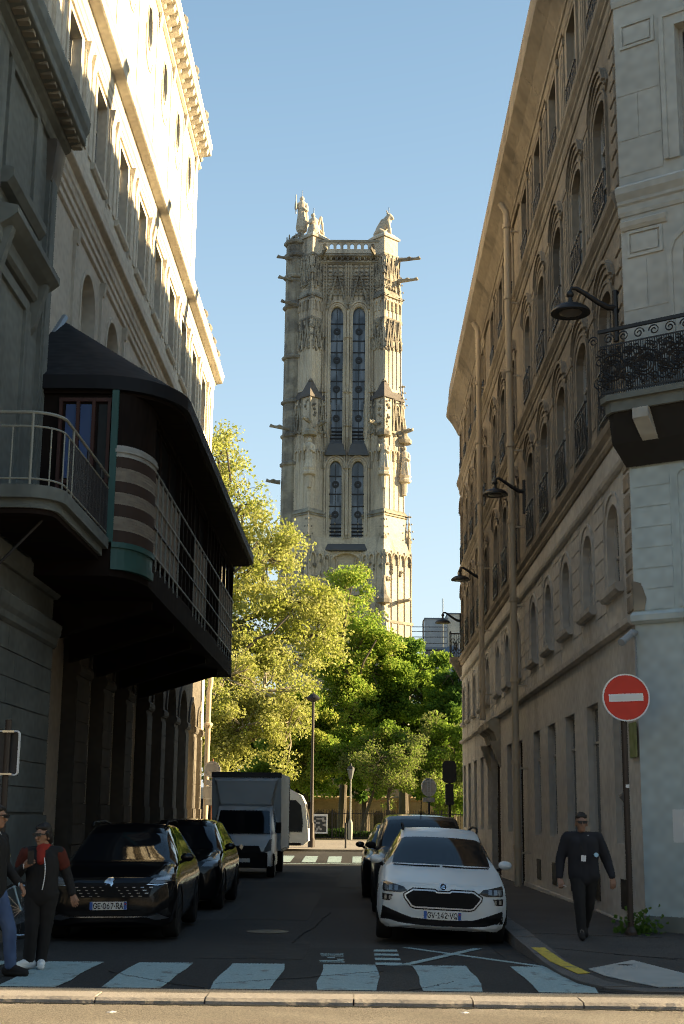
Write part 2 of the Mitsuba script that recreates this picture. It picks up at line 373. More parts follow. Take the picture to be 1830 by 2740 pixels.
# repairs, cracks and joints in the tar
rj = np.random.default_rng(9)
for i, (x0, y0, x1, y1) in enumerate(((-1.9, 16.9, -0.7, 19.4), (-2.2, 24.0, -0.9, 33.0), (-0.5, 36.0, 0.0, 52.0))):
    put('tar_patch', sheet(rect(x0, y0, x1, y1).buffer(0.05), 0.004, [12, 16, 19, 30, 40, 54.8], None, ''), 'tar_repair', road)
def crack(a, b, w, n=24, amp=0.05):
    a, b = np.array(a), np.array(b)
    t = np.linspace(0, 1, n)[:, None]
    d = (b - a) / np.linalg.norm(b - a)
    p = a + (b - a) * t + np.array([-d[1], d[0]]) * (np.cumsum(rj.normal(size=n)) * amp / 3)[:, None]
    return LineString(p).buffer(w)
for a, b, w in (((-1.4, 14.2), (0.3, 15.4), 0.008), ((-0.9, 19.5), (-0.6, 26.0), 0.012), ((0.4, 13.75), (0.9, 14.6), 0.006), ((-2.6, 15.2), (-1.5, 13.8), 0.007)):
    put('crack', sheet(crack(a, b, w), 0.0085, [12, 16, 19, 30, 40], None, ''), 'tar', road)
for a, b in (((2.4, 17.6), (3.6, 16.5)), ((3.0, 17.0), (4.6, 16.2)), ((2.2, 19.6), (4.0, 19.1))):
    put('joint', sheet(crack(a, b, 0.012, 20, 0.02), 0.098, [12, 15, 16.2, 17.5, 20, 22], None, '', thick=0.004), 'tar', pave_r)
put('gutter', sheet(Polygon([(1.75, 54), (2.04, 54), (2.04, 16.5), (2.12, 15.2), (2.19, 14.5), (2.38, 13.98), (2.7, 13.73), (3.2, 13.71), (8, 13.72), (8, 13.62), (3.1, 13.6), (2.5, 13.7), (2.05, 14.3), (1.9, 15.4), (1.75, 17)]), 0.005, [12, 16, 19, 30, 40, 54.8], None, ''), 'tar_repair', road)
dm = lathe([(0.02, 0.0), (0.30, 0.0), (0.32, 0.003), (0.32, 0.006), (0.02, 0.006)], 28, (-1.35, 21.4, float(gz(21.4)) + 0.003))
put('drain_cover', dm, 'iron_grey', road)
# ---- the apartment building on the right -----------------------------------------------------
FR = Fr((4.0, 0, 0), (0, 1, 0), (-1, 0, 0))
FC = Fr((4.0, 20.1, 0), (0.819, -0.574, 0), (-0.574, -0.819, 0))
apt = thing('apartment_building', 'long tan stone apartment building with arched hoods and deep cornice along the right side', 'building')
BAY = [21.57, 24.08, 26.68, 29.28, 31.8, 35.1, 37.65, 40.2, 43.55, 46.1, 48.7, 51.3, 53.6]
GRD = [21.55, 24.08, 26.68, 29.26, 31.77, 37.6, 43.5, 46.05, 48.7, 51.35, 53.75]
U0, U1 = 20.1, 54.75
REV = 0.16
holes = []
for u in GRD: holes.append(rect(u - 0.59, 1.24, u + 0.59, 3.53))
holes += [rect(34.55, -0.3, 36.15, 3.5), rect(40.2, -0.3, 42.9, 3.7)]
for u in BAY:
    holes += [arch(u, 5.15, 6.5, 1.02, 0.42), arch(u, 7.9, 10.05, 1.14, 0.3), arch(u, 11.45, 13.45, 1.08, 0.28), rect(u - 0.5, 15.0, u + 0.5, 16.7)]
hol = unary_union(holes)
lower = rect(U0, -0.6, U1, 7.4).difference(hol)
upper = rect(U0, 7.4, U1, 17.3).difference(hol)
put('ground_floor_wall', FR.ext(lower, -0.3, 0.0), 'render_tan', apt)
put('wall', FR.ext(upper, -0.3, -0.002), 'stone_tan', apt)
foot = Polygon([(4.33, 20.35), (6.25, 19.0), (80, 19.0), (80, 36), (18, 36), (18, 54.4), (4.33, 54.4)])
m = extr(foot, 19.3); m.apply_translation((0, 0, -0.5))
put('inner_wall', m, 'timber_dark', apt)
endw = box(4.33, 16, 54.46, 54.76, -0.5, 18.6)
put('end_wall', endw, 'stone_tan', apt)
put('front_wall', box(6.13, 80, 18.6, 18.95, -0.3, 18.9), 'stone_grey', apt)
roofp = hull([(3.9, 20.3, 18.95), (3.9, 54.6, 18.95), (6.2, 22, 22.4), (6.2, 54.6, 22.4), (8.2, 23.5, 23.3), (8.2, 54.6, 23.3), (12.5, 25, 24.4), (12.5, 54.6, 24.4), (18, 20.3, 18.95), (18, 54.6, 18.95), (6.4, 19, 18.95)])
put('roof', roofp, 'slate', apt)
put('roof', hull([(6.0, 18.9, 18.96), (80, 18.9, 18.96), (7.5, 21.2, 22.0), (80, 21.2, 22.0), (9, 23, 22.72), (80, 23, 22.72), (80, 36, 19), (9, 36, 19)]), 'slate', apt)
for y, z in ((28.2, 26.2), (33.4, 26.6), (41.5, 26.2), (49.0, 26.0)):
    ch = put('chimney', box(8.6, 11.0, y - 0.22, y + 0.22, 22.5, z - 0.7), 'brick_buff', apt)
    for k in range(5):
        put('chimney_pot', lathe([(0.13, 0), (0.11, 0.6), (0.13, 0.62), (0.13, 0.68)], 10, (8.85 + k * 0.47, y, z - 0.7)), 'roof_tile', apt)

def win_glass(fr, poly, parent, name='window', depth=REV, bars=((), ()), blind=False):
    """Frame and pane set back in an opening; the frame carries the pane."""
    ring = poly.difference(poly.buffer(-0.055, join_style=2))
    u0, v0, u1, v1 = poly.bounds
    cuts = [rect(b - 0.02, v0, b + 0.02, v1) for b in bars[0]] + [rect(u0, b - 0.018, u1, b + 0.018) for b in bars[1]]
    fm = unary_union([ring] + [c.intersection(poly) for c in cuts])
    k = put(name, fr.ext(fm, -depth, -depth + 0.05), 'frame_paint', parent)
    put('pane', fr.ext(poly, -depth - 0.012, -depth + 0.012), 'window_blind' if blind else 'window_glass', k)
    return k

for i, u in enumerate(GRD):
    win_glass(FR, rect(u - 0.59, 1.24, u + 0.59, 3.53), apt, bars=((u,), (2.9,)), depth=0.15)
    if i < 6 and i != 5:
        put('cellar_vent', FR.box(u - 0.33, u + 0.33, 0.28, 0.72, -0.02, 0.012), 'iron', apt)
put('door', FR.ext(rect(34.56, -0.1, 36.14, 3.49), -0.2, -0.14), 'timber_dark', apt)
dk = put('door', FR.ext(rect(40.21, -0.2, 42.89, 3.69), -0.26, -0.2), 'timber_dark', apt)
for k in range(4):
    put('panel', FR.box(40.4 + k * 0.62, 40.9 + k * 0.62, 0.3, 2.2, -0.199, -0.17), 'timber_dark', dk)
# carved stone hood over the street door
hood = [FR.mould(steps(0, 4.0, [(0.1, 3.75), (0.18, 4.0), (0.34, 4.12), (0.36, 4.3), (0.16, 4.42)]), 39.9, 43.2)]
for uu in (40.0, 43.1):
    hood.append(FR.map(hull([(uu - 0.13, 3.0, 0), (uu + 0.13, 3.0, 0), (uu - 0.13, 3.75, 0), (uu + 0.13, 3.75, 0), (uu - 0.13, 3.2, 0.12), (uu + 0.13, 3.2, 0.12), (uu - 0.13, 3.74, 0.3), (uu + 0.13, 3.74, 0.3)])))
put('door_hood', hood, 'stone_soot', apt)

# string courses, in lengths, and cornice
def courses(fr, name, prof, u0, u1, mat_, step=2.6, gap=0.008):
    u = u0
    while u < u1 - 0.01:
        e = min(u + step, u1)
        if u1 - e < 0.5: e = u1
        put(name, fr.mould(prof, u, e - gap), mat_, apt)
        u = e
LEDGE = steps(-0.05, 0, [(0.05, 4.38), (0.11, 4.42), (0.12, 4.50), (0.03, 4.56)])
SMALL = steps(-0.05, 0, [(0.03, 6.86), (0.07, 6.90), (0.09, 6.96), (0.04, 7.0)])
STR3 = steps(-0.05, 0, [(0.03, 7.42), (0.06, 7.48), (0.06, 7.54), (0.12, 7.62), (0.14, 7.72), (0.04, 7.79)])
STR2 = steps(-0.05, 0, [(0.02, 10.74), (0.04, 10.8), (0.04, 10.9), (0.07, 10.93), (0.07, 10.98), (0.13, 11.08), (0.14, 11.18), (0.03, 11.26)])
STR1 = steps(-0.05, 0, [(0.02, 14.36), (0.045, 14.44), (0.045, 14.56), (0.08, 14.6), (0.08, 14.66), (0.14, 14.76), (0.15, 14.86), (0.03, 14.95)])
CORN = [(-0.05, 16.95), (0.06, 16.95), (0.08, 17.04), (0.11, 17.06), (0.12, 17.12), (0.30, 17.44), (0.5, 17.7), (0.53, 17.74), (0.53, 17.86), (0.50, 17.9), (0.50, 18.12), (0.44, 18.2), (0.44, 18.55), (0.39, 19.03), (-0.05, 19.03)]
for nm, pr in (('ledge', LEDGE), ('string_course', SMALL), ('string_course', STR3), ('string_course', STR2), ('string_course', STR1), ('cornice', CORN)):
    courses(FR, nm, pr, U0 + (0.0), U1 + (0.25 if nm == 'cornice' else 0), 'render_tan' if pr in (LEDGE, SMALL) else 'stone_tan')
# one of each window part, copied along the bays by a shift of u (= world y)
def rep(name, mesh, mat_, parents, us, u_from, smooth=False):
    d = shp(mesh, mat_, smooth)
    for par, u in zip(parents, us):
        put(name, d, None, par, at=T().translate([0, float(u - u_from), 0]))

def ornate(u, v0, v1, wd):
    """An iron window guard: rails, uprights and scrolls."""
    o = [FR.box(u - wd / 2, u + wd / 2, v1 - 0.035, v1, 0.045, 0.085), FR.box(u - wd / 2, u + wd / 2, v0 + 0.04, v0 + 0.07, 0.055, 0.08), FR.box(u - wd / 2, u + wd / 2, v1 - 0.15, v1 - 0.13, 0.058, 0.075)]
    for s in np.linspace(-wd / 2, wd / 2, 15):
        o.append(FR.box(u + s - 0.009, u + s + 0.009, v0, v1, 0.058, 0.075))
    n = 4
    for k in range(n):
        c = u - wd / 2 + (k + 0.5) * wd / n
        for r in (0.4, 0.24):
            rr = r * wd / n
            hgt = (v1 - v0) * 0.34
            ring = [FR.p(c + rr * math.cos(t), v0 + 0.1 + hgt + (hgt * r / 0.4) * math.sin(t), 0.067) for t in np.linspace(0, 2 * PI, 13)]
            o.append(tube(ring, 0.011, 4))
    for s in (-wd / 2, wd / 2):
        o.append(FR.box(u + s - 0.012, u + s + 0.012, v1 - 0.035, v1, 0, 0.07))
    return o

b0 = BAY[0]
roots = {}
for fl, poly, bars in ((1, arch(b0, 5.15, 6.5, 1.02, 0.42), ((b0,), (5.7,))), (2, arch(b0, 7.9, 10.05, 1.14, 0.3), ((b0,), (8.6, 9.3))), (3, arch(b0, 11.45, 13.45, 1.08, 0.28), ((b0,), (12.1, 12.8))),
                       (4, rect(b0 - 0.5, 15.0, b0 + 0.5, 16.7), ((b0,), (15.6, 16.2)))):
    u0, v0, u1, v1 = poly.bounds
    ring = poly.difference(poly.buffer(-0.055, join_style=2))
    fm = unary_union([ring] + [rect(b - 0.02, v0, b + 0.02, v1).intersection(poly) for b in bars[0]] + [rect(u0, b - 0.018, u1, b + 0.018).intersection(poly) for b in bars[1]])
    dF, dP = shp(FR.ext(fm, -REV, -REV + 0.05), 'frame_paint'), shp(FR.ext(poly, -REV - 0.012, -REV + 0.012), 'window_glass')
    dB = shp(FR.ext(poly, -REV - 0.012, -REV + 0.012), 'window_blind')
    roots[fl] = []
    for k, u in enumerate(BAY):
        key = put('window', dF, None, apt, at=T().translate([0, u - b0, 0]))
        put('pane', dB if fl == 1 and k in (1,) else dP, None, key, at=T().translate([0, u - b0, 0]))
        roots[fl].append(key)
AP = [apt] * len(BAY)
# surrounds and hoods
o1 = arch(b0, 5.15, 6.5, 1.02, 0.42)
sur1 = o1.buffer(0.2, join_style=2).difference(o1.buffer(0.001)).intersection(rect(b0 - 2, 5.15, b0 + 2, 8))
sur1b = o1.buffer(0.2, join_style=2).difference(o1.buffer(0.155, join_style=2)).intersection(rect(b0 - 2, 5.16, b0 + 2, 8))
rep('surround', [FR.ext(sur1, -0.01, 0.018), FR.ext(sur1b, 0.016, 0.04)], 'render_tan', AP, BAY, b0)
rep('sill', FR.mould(steps(-0.1, 0, [(0.08, 5.0), (0.13, 5.05), (0.14, 5.13), (0.0, 5.16)]), b0 - 0.72, b0 + 0.72), 'render_tan', roots[1], BAY, b0)
o2 = arch(b0, 7.9, 10.05, 1.14, 0.3)
def hoodline(u, v, wd, rise, ear):
    a = np.linspace(PI * 0.93, PI * 0.07, 11)
    pts = [(u - wd / 2 - ear, v)] + [(u + wd / 2 * math.cos(t), v + 0.02 + rise * math.sin(t)) for t in a] + [(u + wd / 2 + ear, v)]
    return LineString(pts)
def hood_mesh(o, u, v, wd, rise, ear, sur, v0):
    h = hoodline(u, v, wd, rise, ear)
    s = o.buffer(sur, join_style=2).difference(o.buffer(0.001)).intersection(rect(u - 2, v0, u + 2, v + 2))
    s2 = o.buffer(sur, join_style=2).difference(o.buffer(sur - 0.06, join_style=2)).intersection(rect(u - 2, v0 + 0.01, u + 2, v + 2))
    return [FR.ext(s, -0.01, 0.025), FR.ext(s2, 0.02, 0.045), FR.ext(h.buffer(0.11, cap_style=2, join_style=2), -0.01, 0.035), FR.ext(affinity.translate(h, 0, 0.02).buffer(0.025, cap_style=2, join_style=2), 0.03, 0.065), FR.ext(affinity.translate(h, 0, 0.1).buffer(0.03, cap_style=2, join_style=2), 0.03, 0.10)]
key3 = lambda u, v: FR.map(hull([(u - 0.09, v - 0.2, 0.03), (u + 0.09, v - 0.2, 0.03), (u - 0.14, v + 0.14, 0.03), (u + 0.14, v + 0.14, 0.03), (u - 0.07, v - 0.14, 0.16), (u + 0.07, v - 0.14, 0.16), (u - 0.11, v + 0.13, 0.2), (u + 0.11, v + 0.13, 0.2)]))
rep('hood_mould', hood_mesh(o2, b0, 10.0, 1.5, 0.42, 0.05, 0.19, 7.9), 'stone_tan', AP, BAY, b0)
o3 = arch(b0, 11.45, 13.45, 1.08, 0.28)
rep('hood_mould', hood_mesh(o3, b0, 13.42, 1.46, 0.44, 0.05, 0.18, 11.3), 'stone_tan', AP, BAY, b0)
o4 = rect(b0 - 0.5, 15.0, b0 + 0.5, 16.7)
rep('hood_mould', [FR.ext(o4.buffer(0.16, join_style=2).difference(o4), -0.01, 0.045), FR.mould(steps(0, 0, [(0.03, 16.74), (0.07, 16.8), (0.08, 16.88), (0.0, 16.92)]), b0 - 0.78, b0 + 0.78)], 'stone_tan', AP, BAY, b0)
for fl, v0, v1 in ((2, 7.9, 8.82), (3, 11.4, 12.05), (4, 14.98, 15.5)):
    rep('window_guard', ornate(b0, v0, v1, 1.2 if fl == 2 else 1.1), 'iron', AP, BAY, b0)
# piers between the windows: carved pilaster strips, and cut blocks on the first floor
mids = [(a + b) / 2 for a, b in zip(BAY[:-1], BAY[1:])]
for v0, v1 in ((7.85, 10.0), (11.3, 13.6), (14.98, 16.75)):
    a = [FR.box(-0.24, 0.24, v0, v1, -0.01, 0.03), FR.box(-0.28, 0.28, v0, v0 + 0.16, -0.01, 0.04), FR.box(-0.28, 0.28, v1, v1 + 0.14, -0.01, 0.045), FR.box(-0.15, -0.04, v0 + 0.25, v1 - 0.15, 0.028, 0.05), FR.box(0.04, 0.15, v0 + 0.25, v1 - 0.15, 0.028, 0.05)]
    wide = [(m_, g) for m_, g in zip(mids, np.diff(BAY))]
    for m_, g in wide:
        if g < 3: put('pilaster', shp(a, 'stone_tan') if m_ == mids[0] else dPil, None, apt, at=T().translate([0, m_, 0]))
        if m_ == mids[0]: dPil = scene[f'{apt}__pilaster' if v0 < 8 else list(scene)[-1]]; dPil = {k_: x_ for k_, x_ in dPil.items() if k_ != 'to_world'}
blk = shp(
          FR.map(hull([(sx * (0.46 - c), sy * (0.142 - c), w_) for sx in (-1, 1) for sy in (-1, 1) for c, w_ in ((0, -0.02), (0, 0.006), (0.006, 0.013))])), 'render_tan')
for m_, g in zip(mids, np.diff(BAY)):
    n_ = 1 if g < 3 else 2
    for q in range(n_):
        mm = m_ if n_ == 1 else m_ + (-0.62 if q == 0 else 0.62)
        for k in range(8):
            put('stone_block', blk, None, apt, at=T().translate([-4.0 + 4.0, mm, 4.72 + 0.306 * k]))
quo = FR.map(hull([(sx * (0.2 - c), sy * (0.12 - c), w_) for sx in (-1, 1) for sy in (-1, 1) for c, w_ in ((0, -0.02), (0, 0.012), (0.012, 0.026))]))
dq = shp(quo, 'stone_tan')
for v0, n_, st in ((4.72, 8, 0.306), (7.98, 9, 0.3), (11.45, 9, 0.3), (15.12, 6, 0.3)):
    for k in range(n_):
        put('quoin_block', dq, None, apt, at=T().translate([0, U0 + 0.24, v0 + st * k]))
# drainpipes
for u, top, foot_ in ((33.42, 17.2, 0.05), (42.3, 17.2, 4.5)):
    k = put('drainpipe', tube([FR.p(u, top, 0.45), FR.p(u, top - 0.25, 0.3), FR.p(u, top - 0.5, 0.29)] + [FR.p(u, z, 0.29) for z in (12, 7, foot_)], 0.085, 12), 'pipe_paint', apt, smooth=40)
    for z in np.arange(foot_ + 0.9, top - 0.6, 1.95):
        put('collar', lathe([(0.1, -0.06), (0.112, -0.05), (0.112, 0.05), (0.1, 0.06)], 12, FR.p(u, z, 0.29)), 'pipe_paint', k)
        put('bracket', FR.box(u - 0.02, u + 0.02, z - 0.16, z - 0.12, 0, 0.25), 'pipe_paint', k)

# ---- the cut corner facing the crossing ----
CW = 2.62
c3, c2 = rect(1.02, 11.5, 2.1, 13.72), arch(1.55, 7.95, 10.2, 1.1, 0.25)
cg = rect(0.98, 4.9, 2.1, 6.4)
top4 = rect(1.02, 15.0, 2.1, 16.7)
cw_up = rect(0, 6.9, CW, 17.3).difference(unary_union([c3, c2, top4]))
put('corner_wall', FC.ext(cw_up, -0.3, -0.002), 'stone_grey', apt)
put('corner_wall', FC.ext(rect(0, -0.3, CW, 6.9), -0.3, 0.0), 'render_pale', apt)
for poly in (c3, c2, top4):
    win_glass(FC, poly, apt, bars=((1.56,), (poly.bounds[1] + 0.9,)), depth=0.2)
for poly, v0 in ((c3, 11.5), (c2, 7.95), (top4, 15)):
    s = poly.buffer(0.24, join_style=2).difference(poly).intersection(rect(-1, v0, 5, 30))
    s2 = poly.buffer(0.24, join_style=2).difference(poly.buffer(0.17, join_style=2)).intersection(rect(-1, v0, 5, 30))
    put('surround', [FC.ext(s, -0.01, 0.04), FC.ext(s2, 0.035, 0.07)], 'stone_grey', apt)
for nm, pr, mt in (('ledge', LEDGE, 'render_pale'), ('string_course', SMALL, 'stone_grey'), ('string_course', STR3, 'stone_grey'), ('string_course', STR2, 'stone_grey'), ('string_course', STR1, 'stone_grey'), ('cornice', CORN, 'stone_grey')):
    put(nm, FC.mould(pr, -0.02, CW), mt, apt)
put('string_course', FC.mould(steps(-0.05, 0, [(0.03, 10.5), (0.07, 10.55), (0.09, 10.62), (0.02, 10.66)]), 0.02, 0.76), 'stone_grey', apt)
def panel(u0, u1, v0, v1):
    p_ = rect(u0, v0, u1, v1)
    put('wall_panel', [FC.ext(p_.difference(p_.buffer(-0.045, join_style=2)), -0.01, 0.028), FC.ext(p_.buffer(-0.075, join_style=2), -0.01, 0.02)], 'stone_grey', apt)
for a in ((0.1, 0.68, 13.58, 14.02), (0.1, 0.68, 10.05, 10.48)): panel(*a)
# ashlar of the corner, a few large stones proud of their joints
for v0, v1, us in ((11.42, 12.0, ((0.02, 0.74),)), (12.02, 12.77, ((0.02, 0.36), (0.375, 0.74))), (12.79, 13.5, ((0.02, 0.74),)), (15.0, 15.7, ((0.02, 0.4), (0.415, 0.74))), (15.72, 16.5, ((0.02, 0.74),)),
                   (9.2, 10.0, ((0.02, 0.4), (0.415, 0.74)))):
    for a, b in us:
        put('ashlar_block', FC.box(a, b, v0, v1, -0.01, 0.008), 'stone_grey', apt)
for k in range(8):
    put('stone_block', FC.box(0.05, 0.62 if k < 7 else CW, 4.585 + 0.306 * k, 4.585 + 0.306 * k + 0.288, -0.01, 0.013), 'render_pale', apt)
pn = arch(1.55, 4.6, 6.75, 1.7, 0.2)
put('wall_panel', FC.ext(pn.difference(pn.buffer(-0.05)), -0.01, 0.03), 'render_pale', apt)
put('plinth', FC.box(-0.02, CW, -0.3, 0.3, -0.01, 0.07), 'stone_dark', apt)
put('plinth', FR.box(U0, 34.5, -0.4, 0.12, -0.01, 0.03), 'render_tan', apt)
put('notice', FC.box(0.46, 1.1, 1.3, 1.75, 0.0, 0.012), 'white_panel', apt, label='pale blank notice panel on the corner wall')
# corner balcony on corbels
balc = FC.map(extr(Polygon([(-0.38, 0.0), (CW + 0.2, 0.0), (CW + 0.2, 0.72), (-0.22, 0.72), (-0.38, 0.6)]), 0.2))
def slab(poly, v0, v1):
    m = extr(poly, v1 - v0)
    v = np.asarray(m.vertices)
    return FC.map(trimesh.Trimesh(np.stack([v[:, 0], v[:, 2] + v0, v[:, 1]], 1), m.faces, process=False))
bal = put('corner_balcony', [slab(Polygon([(-0.16, 0), (CW + 0.2, 0), (CW + 0.2, 0.74), (0.0, 0.74), (-0.16, 0.6)]), 7.590, 7.680), slab(Polygon([(-0.1, 0), (CW + 0.2, 0), (CW + 0.2, 0.68), (0.04, 0.68), (-0.1, 0.56)]), 7.430, 7.590)], 'stone_dark', apt)
put('underside', FC.map(hull([(-0.08, 7.430, 0.0), (-0.08, 7.430, 0.5), (0.06, 7.430, 0.62), (CW, 7.430, 0.62), (CW, 7.430, 0), (-0.16, 7.030, 0), (-0.1, 7.030, 0.36), (CW, 7.030, 0.36), (-0.02, 6.730, 0.06), (CW, 6.730, 0.06), (CW, 6.730, 0)])), 'even_black', bal)
for u in (0.5, 2.0):
    put('corbel', FC.map(hull([(u - 0.12, 7.430, 0.05), (u + 0.12, 7.430, 0.05), (u - 0.12, 7.430, 0.7), (u + 0.12, 7.430, 0.7), (u - 0.12, 7.280, 0.7), (u + 0.12, 7.280, 0.7), (u - 0.12, 7.080, 0.45), (u + 0.12, 7.080, 0.45), (u - 0.12, 6.930, 0.2), (u + 0.12, 6.930, 0.2)])), 'stone_grey', bal)
rl = [FC.box(-0.13, CW + 0.2, 8.670, 8.720, 0.64, 0.69), FC.box(-0.11, CW + 0.2, 8.450, 8.470, 0.655, 0.675), FC.box(-0.11, CW + 0.2, 7.730, 7.760, 0.655, 0.675)]
for u in np.arange(-0.11, CW + 0.2, 0.036):
    rl.append(FC.box(u - 0.007, u + 0.007, 7.670, 8.450, 0.66, 0.672))
def scroll(u, v, r, turns=1.6, s=1, ph=0.0, th=0.011):
    t = np.linspace(0, turns * 2 * PI, int(14 * turns))
    rr = r * (1 - 0.8 * t / t[-1])
    return tube([FC.p(u + s * a_ * math.cos(t_ + ph), v + a_ * math.sin(t_ + ph), 0.682) for t_, a_ in zip(t, rr)], th, 4)
for k, u in enumerate(np.arange(-0.2, CW, 0.24)):
    rl.append(scroll(u, 8.560, 0.085, 1.5, 1 if k % 2 else -1))
    rl.append(scroll(u + 0.12, 8.350, 0.07, 1.3, -1 if k % 2 else 1, 1.5))
for k, u in enumerate(np.arange(0.0, CW, 0.5)):
    for r in (0.24, 0.16):
        rl.append(scroll(u + 0.1, 8.070, r, 1.8, 1 if k % 2 else -1, 0.4, 0.014))
    rl += [scroll(u - 0.12, 7.890, 0.1, 1.4, 1, 2), scroll(u - 0.12, 8.230, 0.09, 1.4, -1, 1)]
rq = random.Random(12)
for _ in range(260):
    u, v = rq.uniform(-0.06, CW), rq.uniform(7.8, 8.4)
    rl.append(scroll(u, v, rq.uniform(0.03, 0.07), 1.2, rq.choice((-1, 1)), rq.uniform(0, 6), 0.012))
put('railing', rl, 'iron', bal)
put('repair_patch', [FC.ext(Polygon([(0.0, 4.58), (0.16, 4.58), (0.2, 4.75), (0.12, 4.98), (0.0, 5.02)]), -0.01, 0.028), FR.ext(Polygon([(20.1, 4.62), (20.24, 4.6), (20.2, 4.9), (20.1, 5.05)]), -0.01, 0.02)], 'stone_soot', apt, label='dark broken patch at the ledge on the building corner')
# street-end balcony seen at the far corner of the building
fb = put('end_balcony', box(3.55, 4.9, 54.76, 55.4, 7.62, 7.8), 'stone_soot', apt)
put('underside', hull([(3.6, 54.77, 7.62), (4.9, 54.77, 7.62), (3.6, 55.3, 7.62), (4.9, 55.3, 7.62), (3.95, 54.77, 6.9), (4.9, 54.77, 6.9)]), 'stone_soot', fb)
fr_ = [box(3.56, 4.9, 55.36, 55.4, 8.78, 8.83)] + [box(x_, x_ + 0.02, 55.37, 55.39, 7.8, 8.8) for x_ in np.arange(3.56, 4.9, 0.07)] + [box(3.55, 3.59, 54.78, 55.4, 8.78, 8.83)] + [box(3.56, 3.58, y_, y_ + 0.02, 7.8, 8.8) for y_ in np.arange(54.8, 55.4, 0.07)]
for x_ in np.arange(3.7, 4.8, 0.24):
    for r_ in (0.12, 0.07):
        fr_.append(tube([(x_ + r_ * math.cos(t_), 55.38, 8.3 + 2.6 * r_ * math.sin(t_)) for t_ in np.linspace(0, 2 * PI, 11)], 0.016, 4))
put('railing', fr_, 'iron', fb)
put('wall_plaque', FR.box(20.12, 20.6, 2.48, 2.98, 0.03, 0.05), 'plaque_green', apt, label='small weathered green plaque on the wall at the corner')

# added unseen blocks behind the viewpoint that cut the sky light on the street
for nm_, lb_, x0_, x1_, y0_, y1_ in (('sky_blocker', 'added unseen block cutting sky light on the street, left behind the viewpoint', -75, -7.5, -40, 0.5), ('sky_blocker', 'added unseen block cutting sky light on the street, right behind the viewpoint', 7.0, 60, -40, -1.5)):
    nb = thing(nm_, lb_, 'building')
    put('wall', box(x0_, x1_, y0_, y1_, -0.3, 12.5), 'stone_grey', nb)
    put('roof', hull([(x0_, y0_, 12.5), (x1_, y0_, 12.5), (x0_, y1_, 12.5), (x1_, y1_, 12.5), (x0_ + 2, y0_ + 2, 15), (x1_ - 2, y0_ + 2, 15), (x0_ + 2, y1_ - 2, 15), (x1_ - 2, y1_ - 2, 15)]), 'zinc', nb)
    wd_ = []
    for x_ in np.arange(max(x0_, -30) + 1.5, min(x1_, 30) - 1, 2.7):
        for z_ in (1.2, 5.2, 8.6):
            w_ = put('window', box(x_ - 0.6, x_ + 0.6, y1_ - 0.1, y1_ + 0.01, z_, z_ + 2.1), 'window_glass', nb)
# ---- the theatre on the left: pale main front, dark corner pavilion, covered balcony over the pavement -------
FL = Fr((-6.5, 0, 0), (0, 1, 0), (1, 0, 0))
FP = Fr((-6.0, 0, 0), (0, 1, 0), (1, 0, 0))
thr = thing('theatre_building', 'pale stone building on the left with sunlit attic of oval windows and dark covered balcony', 'building')
B = 3.24
ARC = [(24.7, 29.0), (31.66, 33.2), (35.07, 36.4), (38.5, 39.7), (42.3, 43.4), (45.5, 46.5), (48.7, 49.7), (51.9, 52.8), (54.6, 55.5), (57.0, 57.4)]
ah = unary_union([arch((a[1] + b[0]) / 2, -0.5, 5.0 + (b[0] - a[1]) / 2, b[0] - a[1], n=16) for a, b in zip(ARC[:-1], ARC[1:])])
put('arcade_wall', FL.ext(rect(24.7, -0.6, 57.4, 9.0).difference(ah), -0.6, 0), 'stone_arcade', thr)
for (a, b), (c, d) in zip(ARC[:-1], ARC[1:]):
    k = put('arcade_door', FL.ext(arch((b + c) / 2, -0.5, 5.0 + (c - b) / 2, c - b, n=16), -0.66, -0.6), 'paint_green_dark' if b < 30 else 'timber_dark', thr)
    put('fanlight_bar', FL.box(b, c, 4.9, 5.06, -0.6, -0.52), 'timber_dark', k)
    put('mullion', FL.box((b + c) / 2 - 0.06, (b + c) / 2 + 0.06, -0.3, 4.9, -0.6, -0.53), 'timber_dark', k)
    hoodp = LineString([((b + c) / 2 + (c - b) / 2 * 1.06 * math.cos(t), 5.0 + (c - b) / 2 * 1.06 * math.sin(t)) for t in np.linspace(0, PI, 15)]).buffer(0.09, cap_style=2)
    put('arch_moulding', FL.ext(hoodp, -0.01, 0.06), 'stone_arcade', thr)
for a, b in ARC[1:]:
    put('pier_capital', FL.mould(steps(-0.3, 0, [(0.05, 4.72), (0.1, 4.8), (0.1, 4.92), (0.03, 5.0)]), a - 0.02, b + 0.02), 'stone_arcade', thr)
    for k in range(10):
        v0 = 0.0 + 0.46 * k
        put('pier_stone', FL.box(a + 0.03, b - 0.03, v0 + 0.012, v0 + 0.45, -0.02, 0.03 if v0 > 1.5 else 0.07), 'stone_arcade', thr)
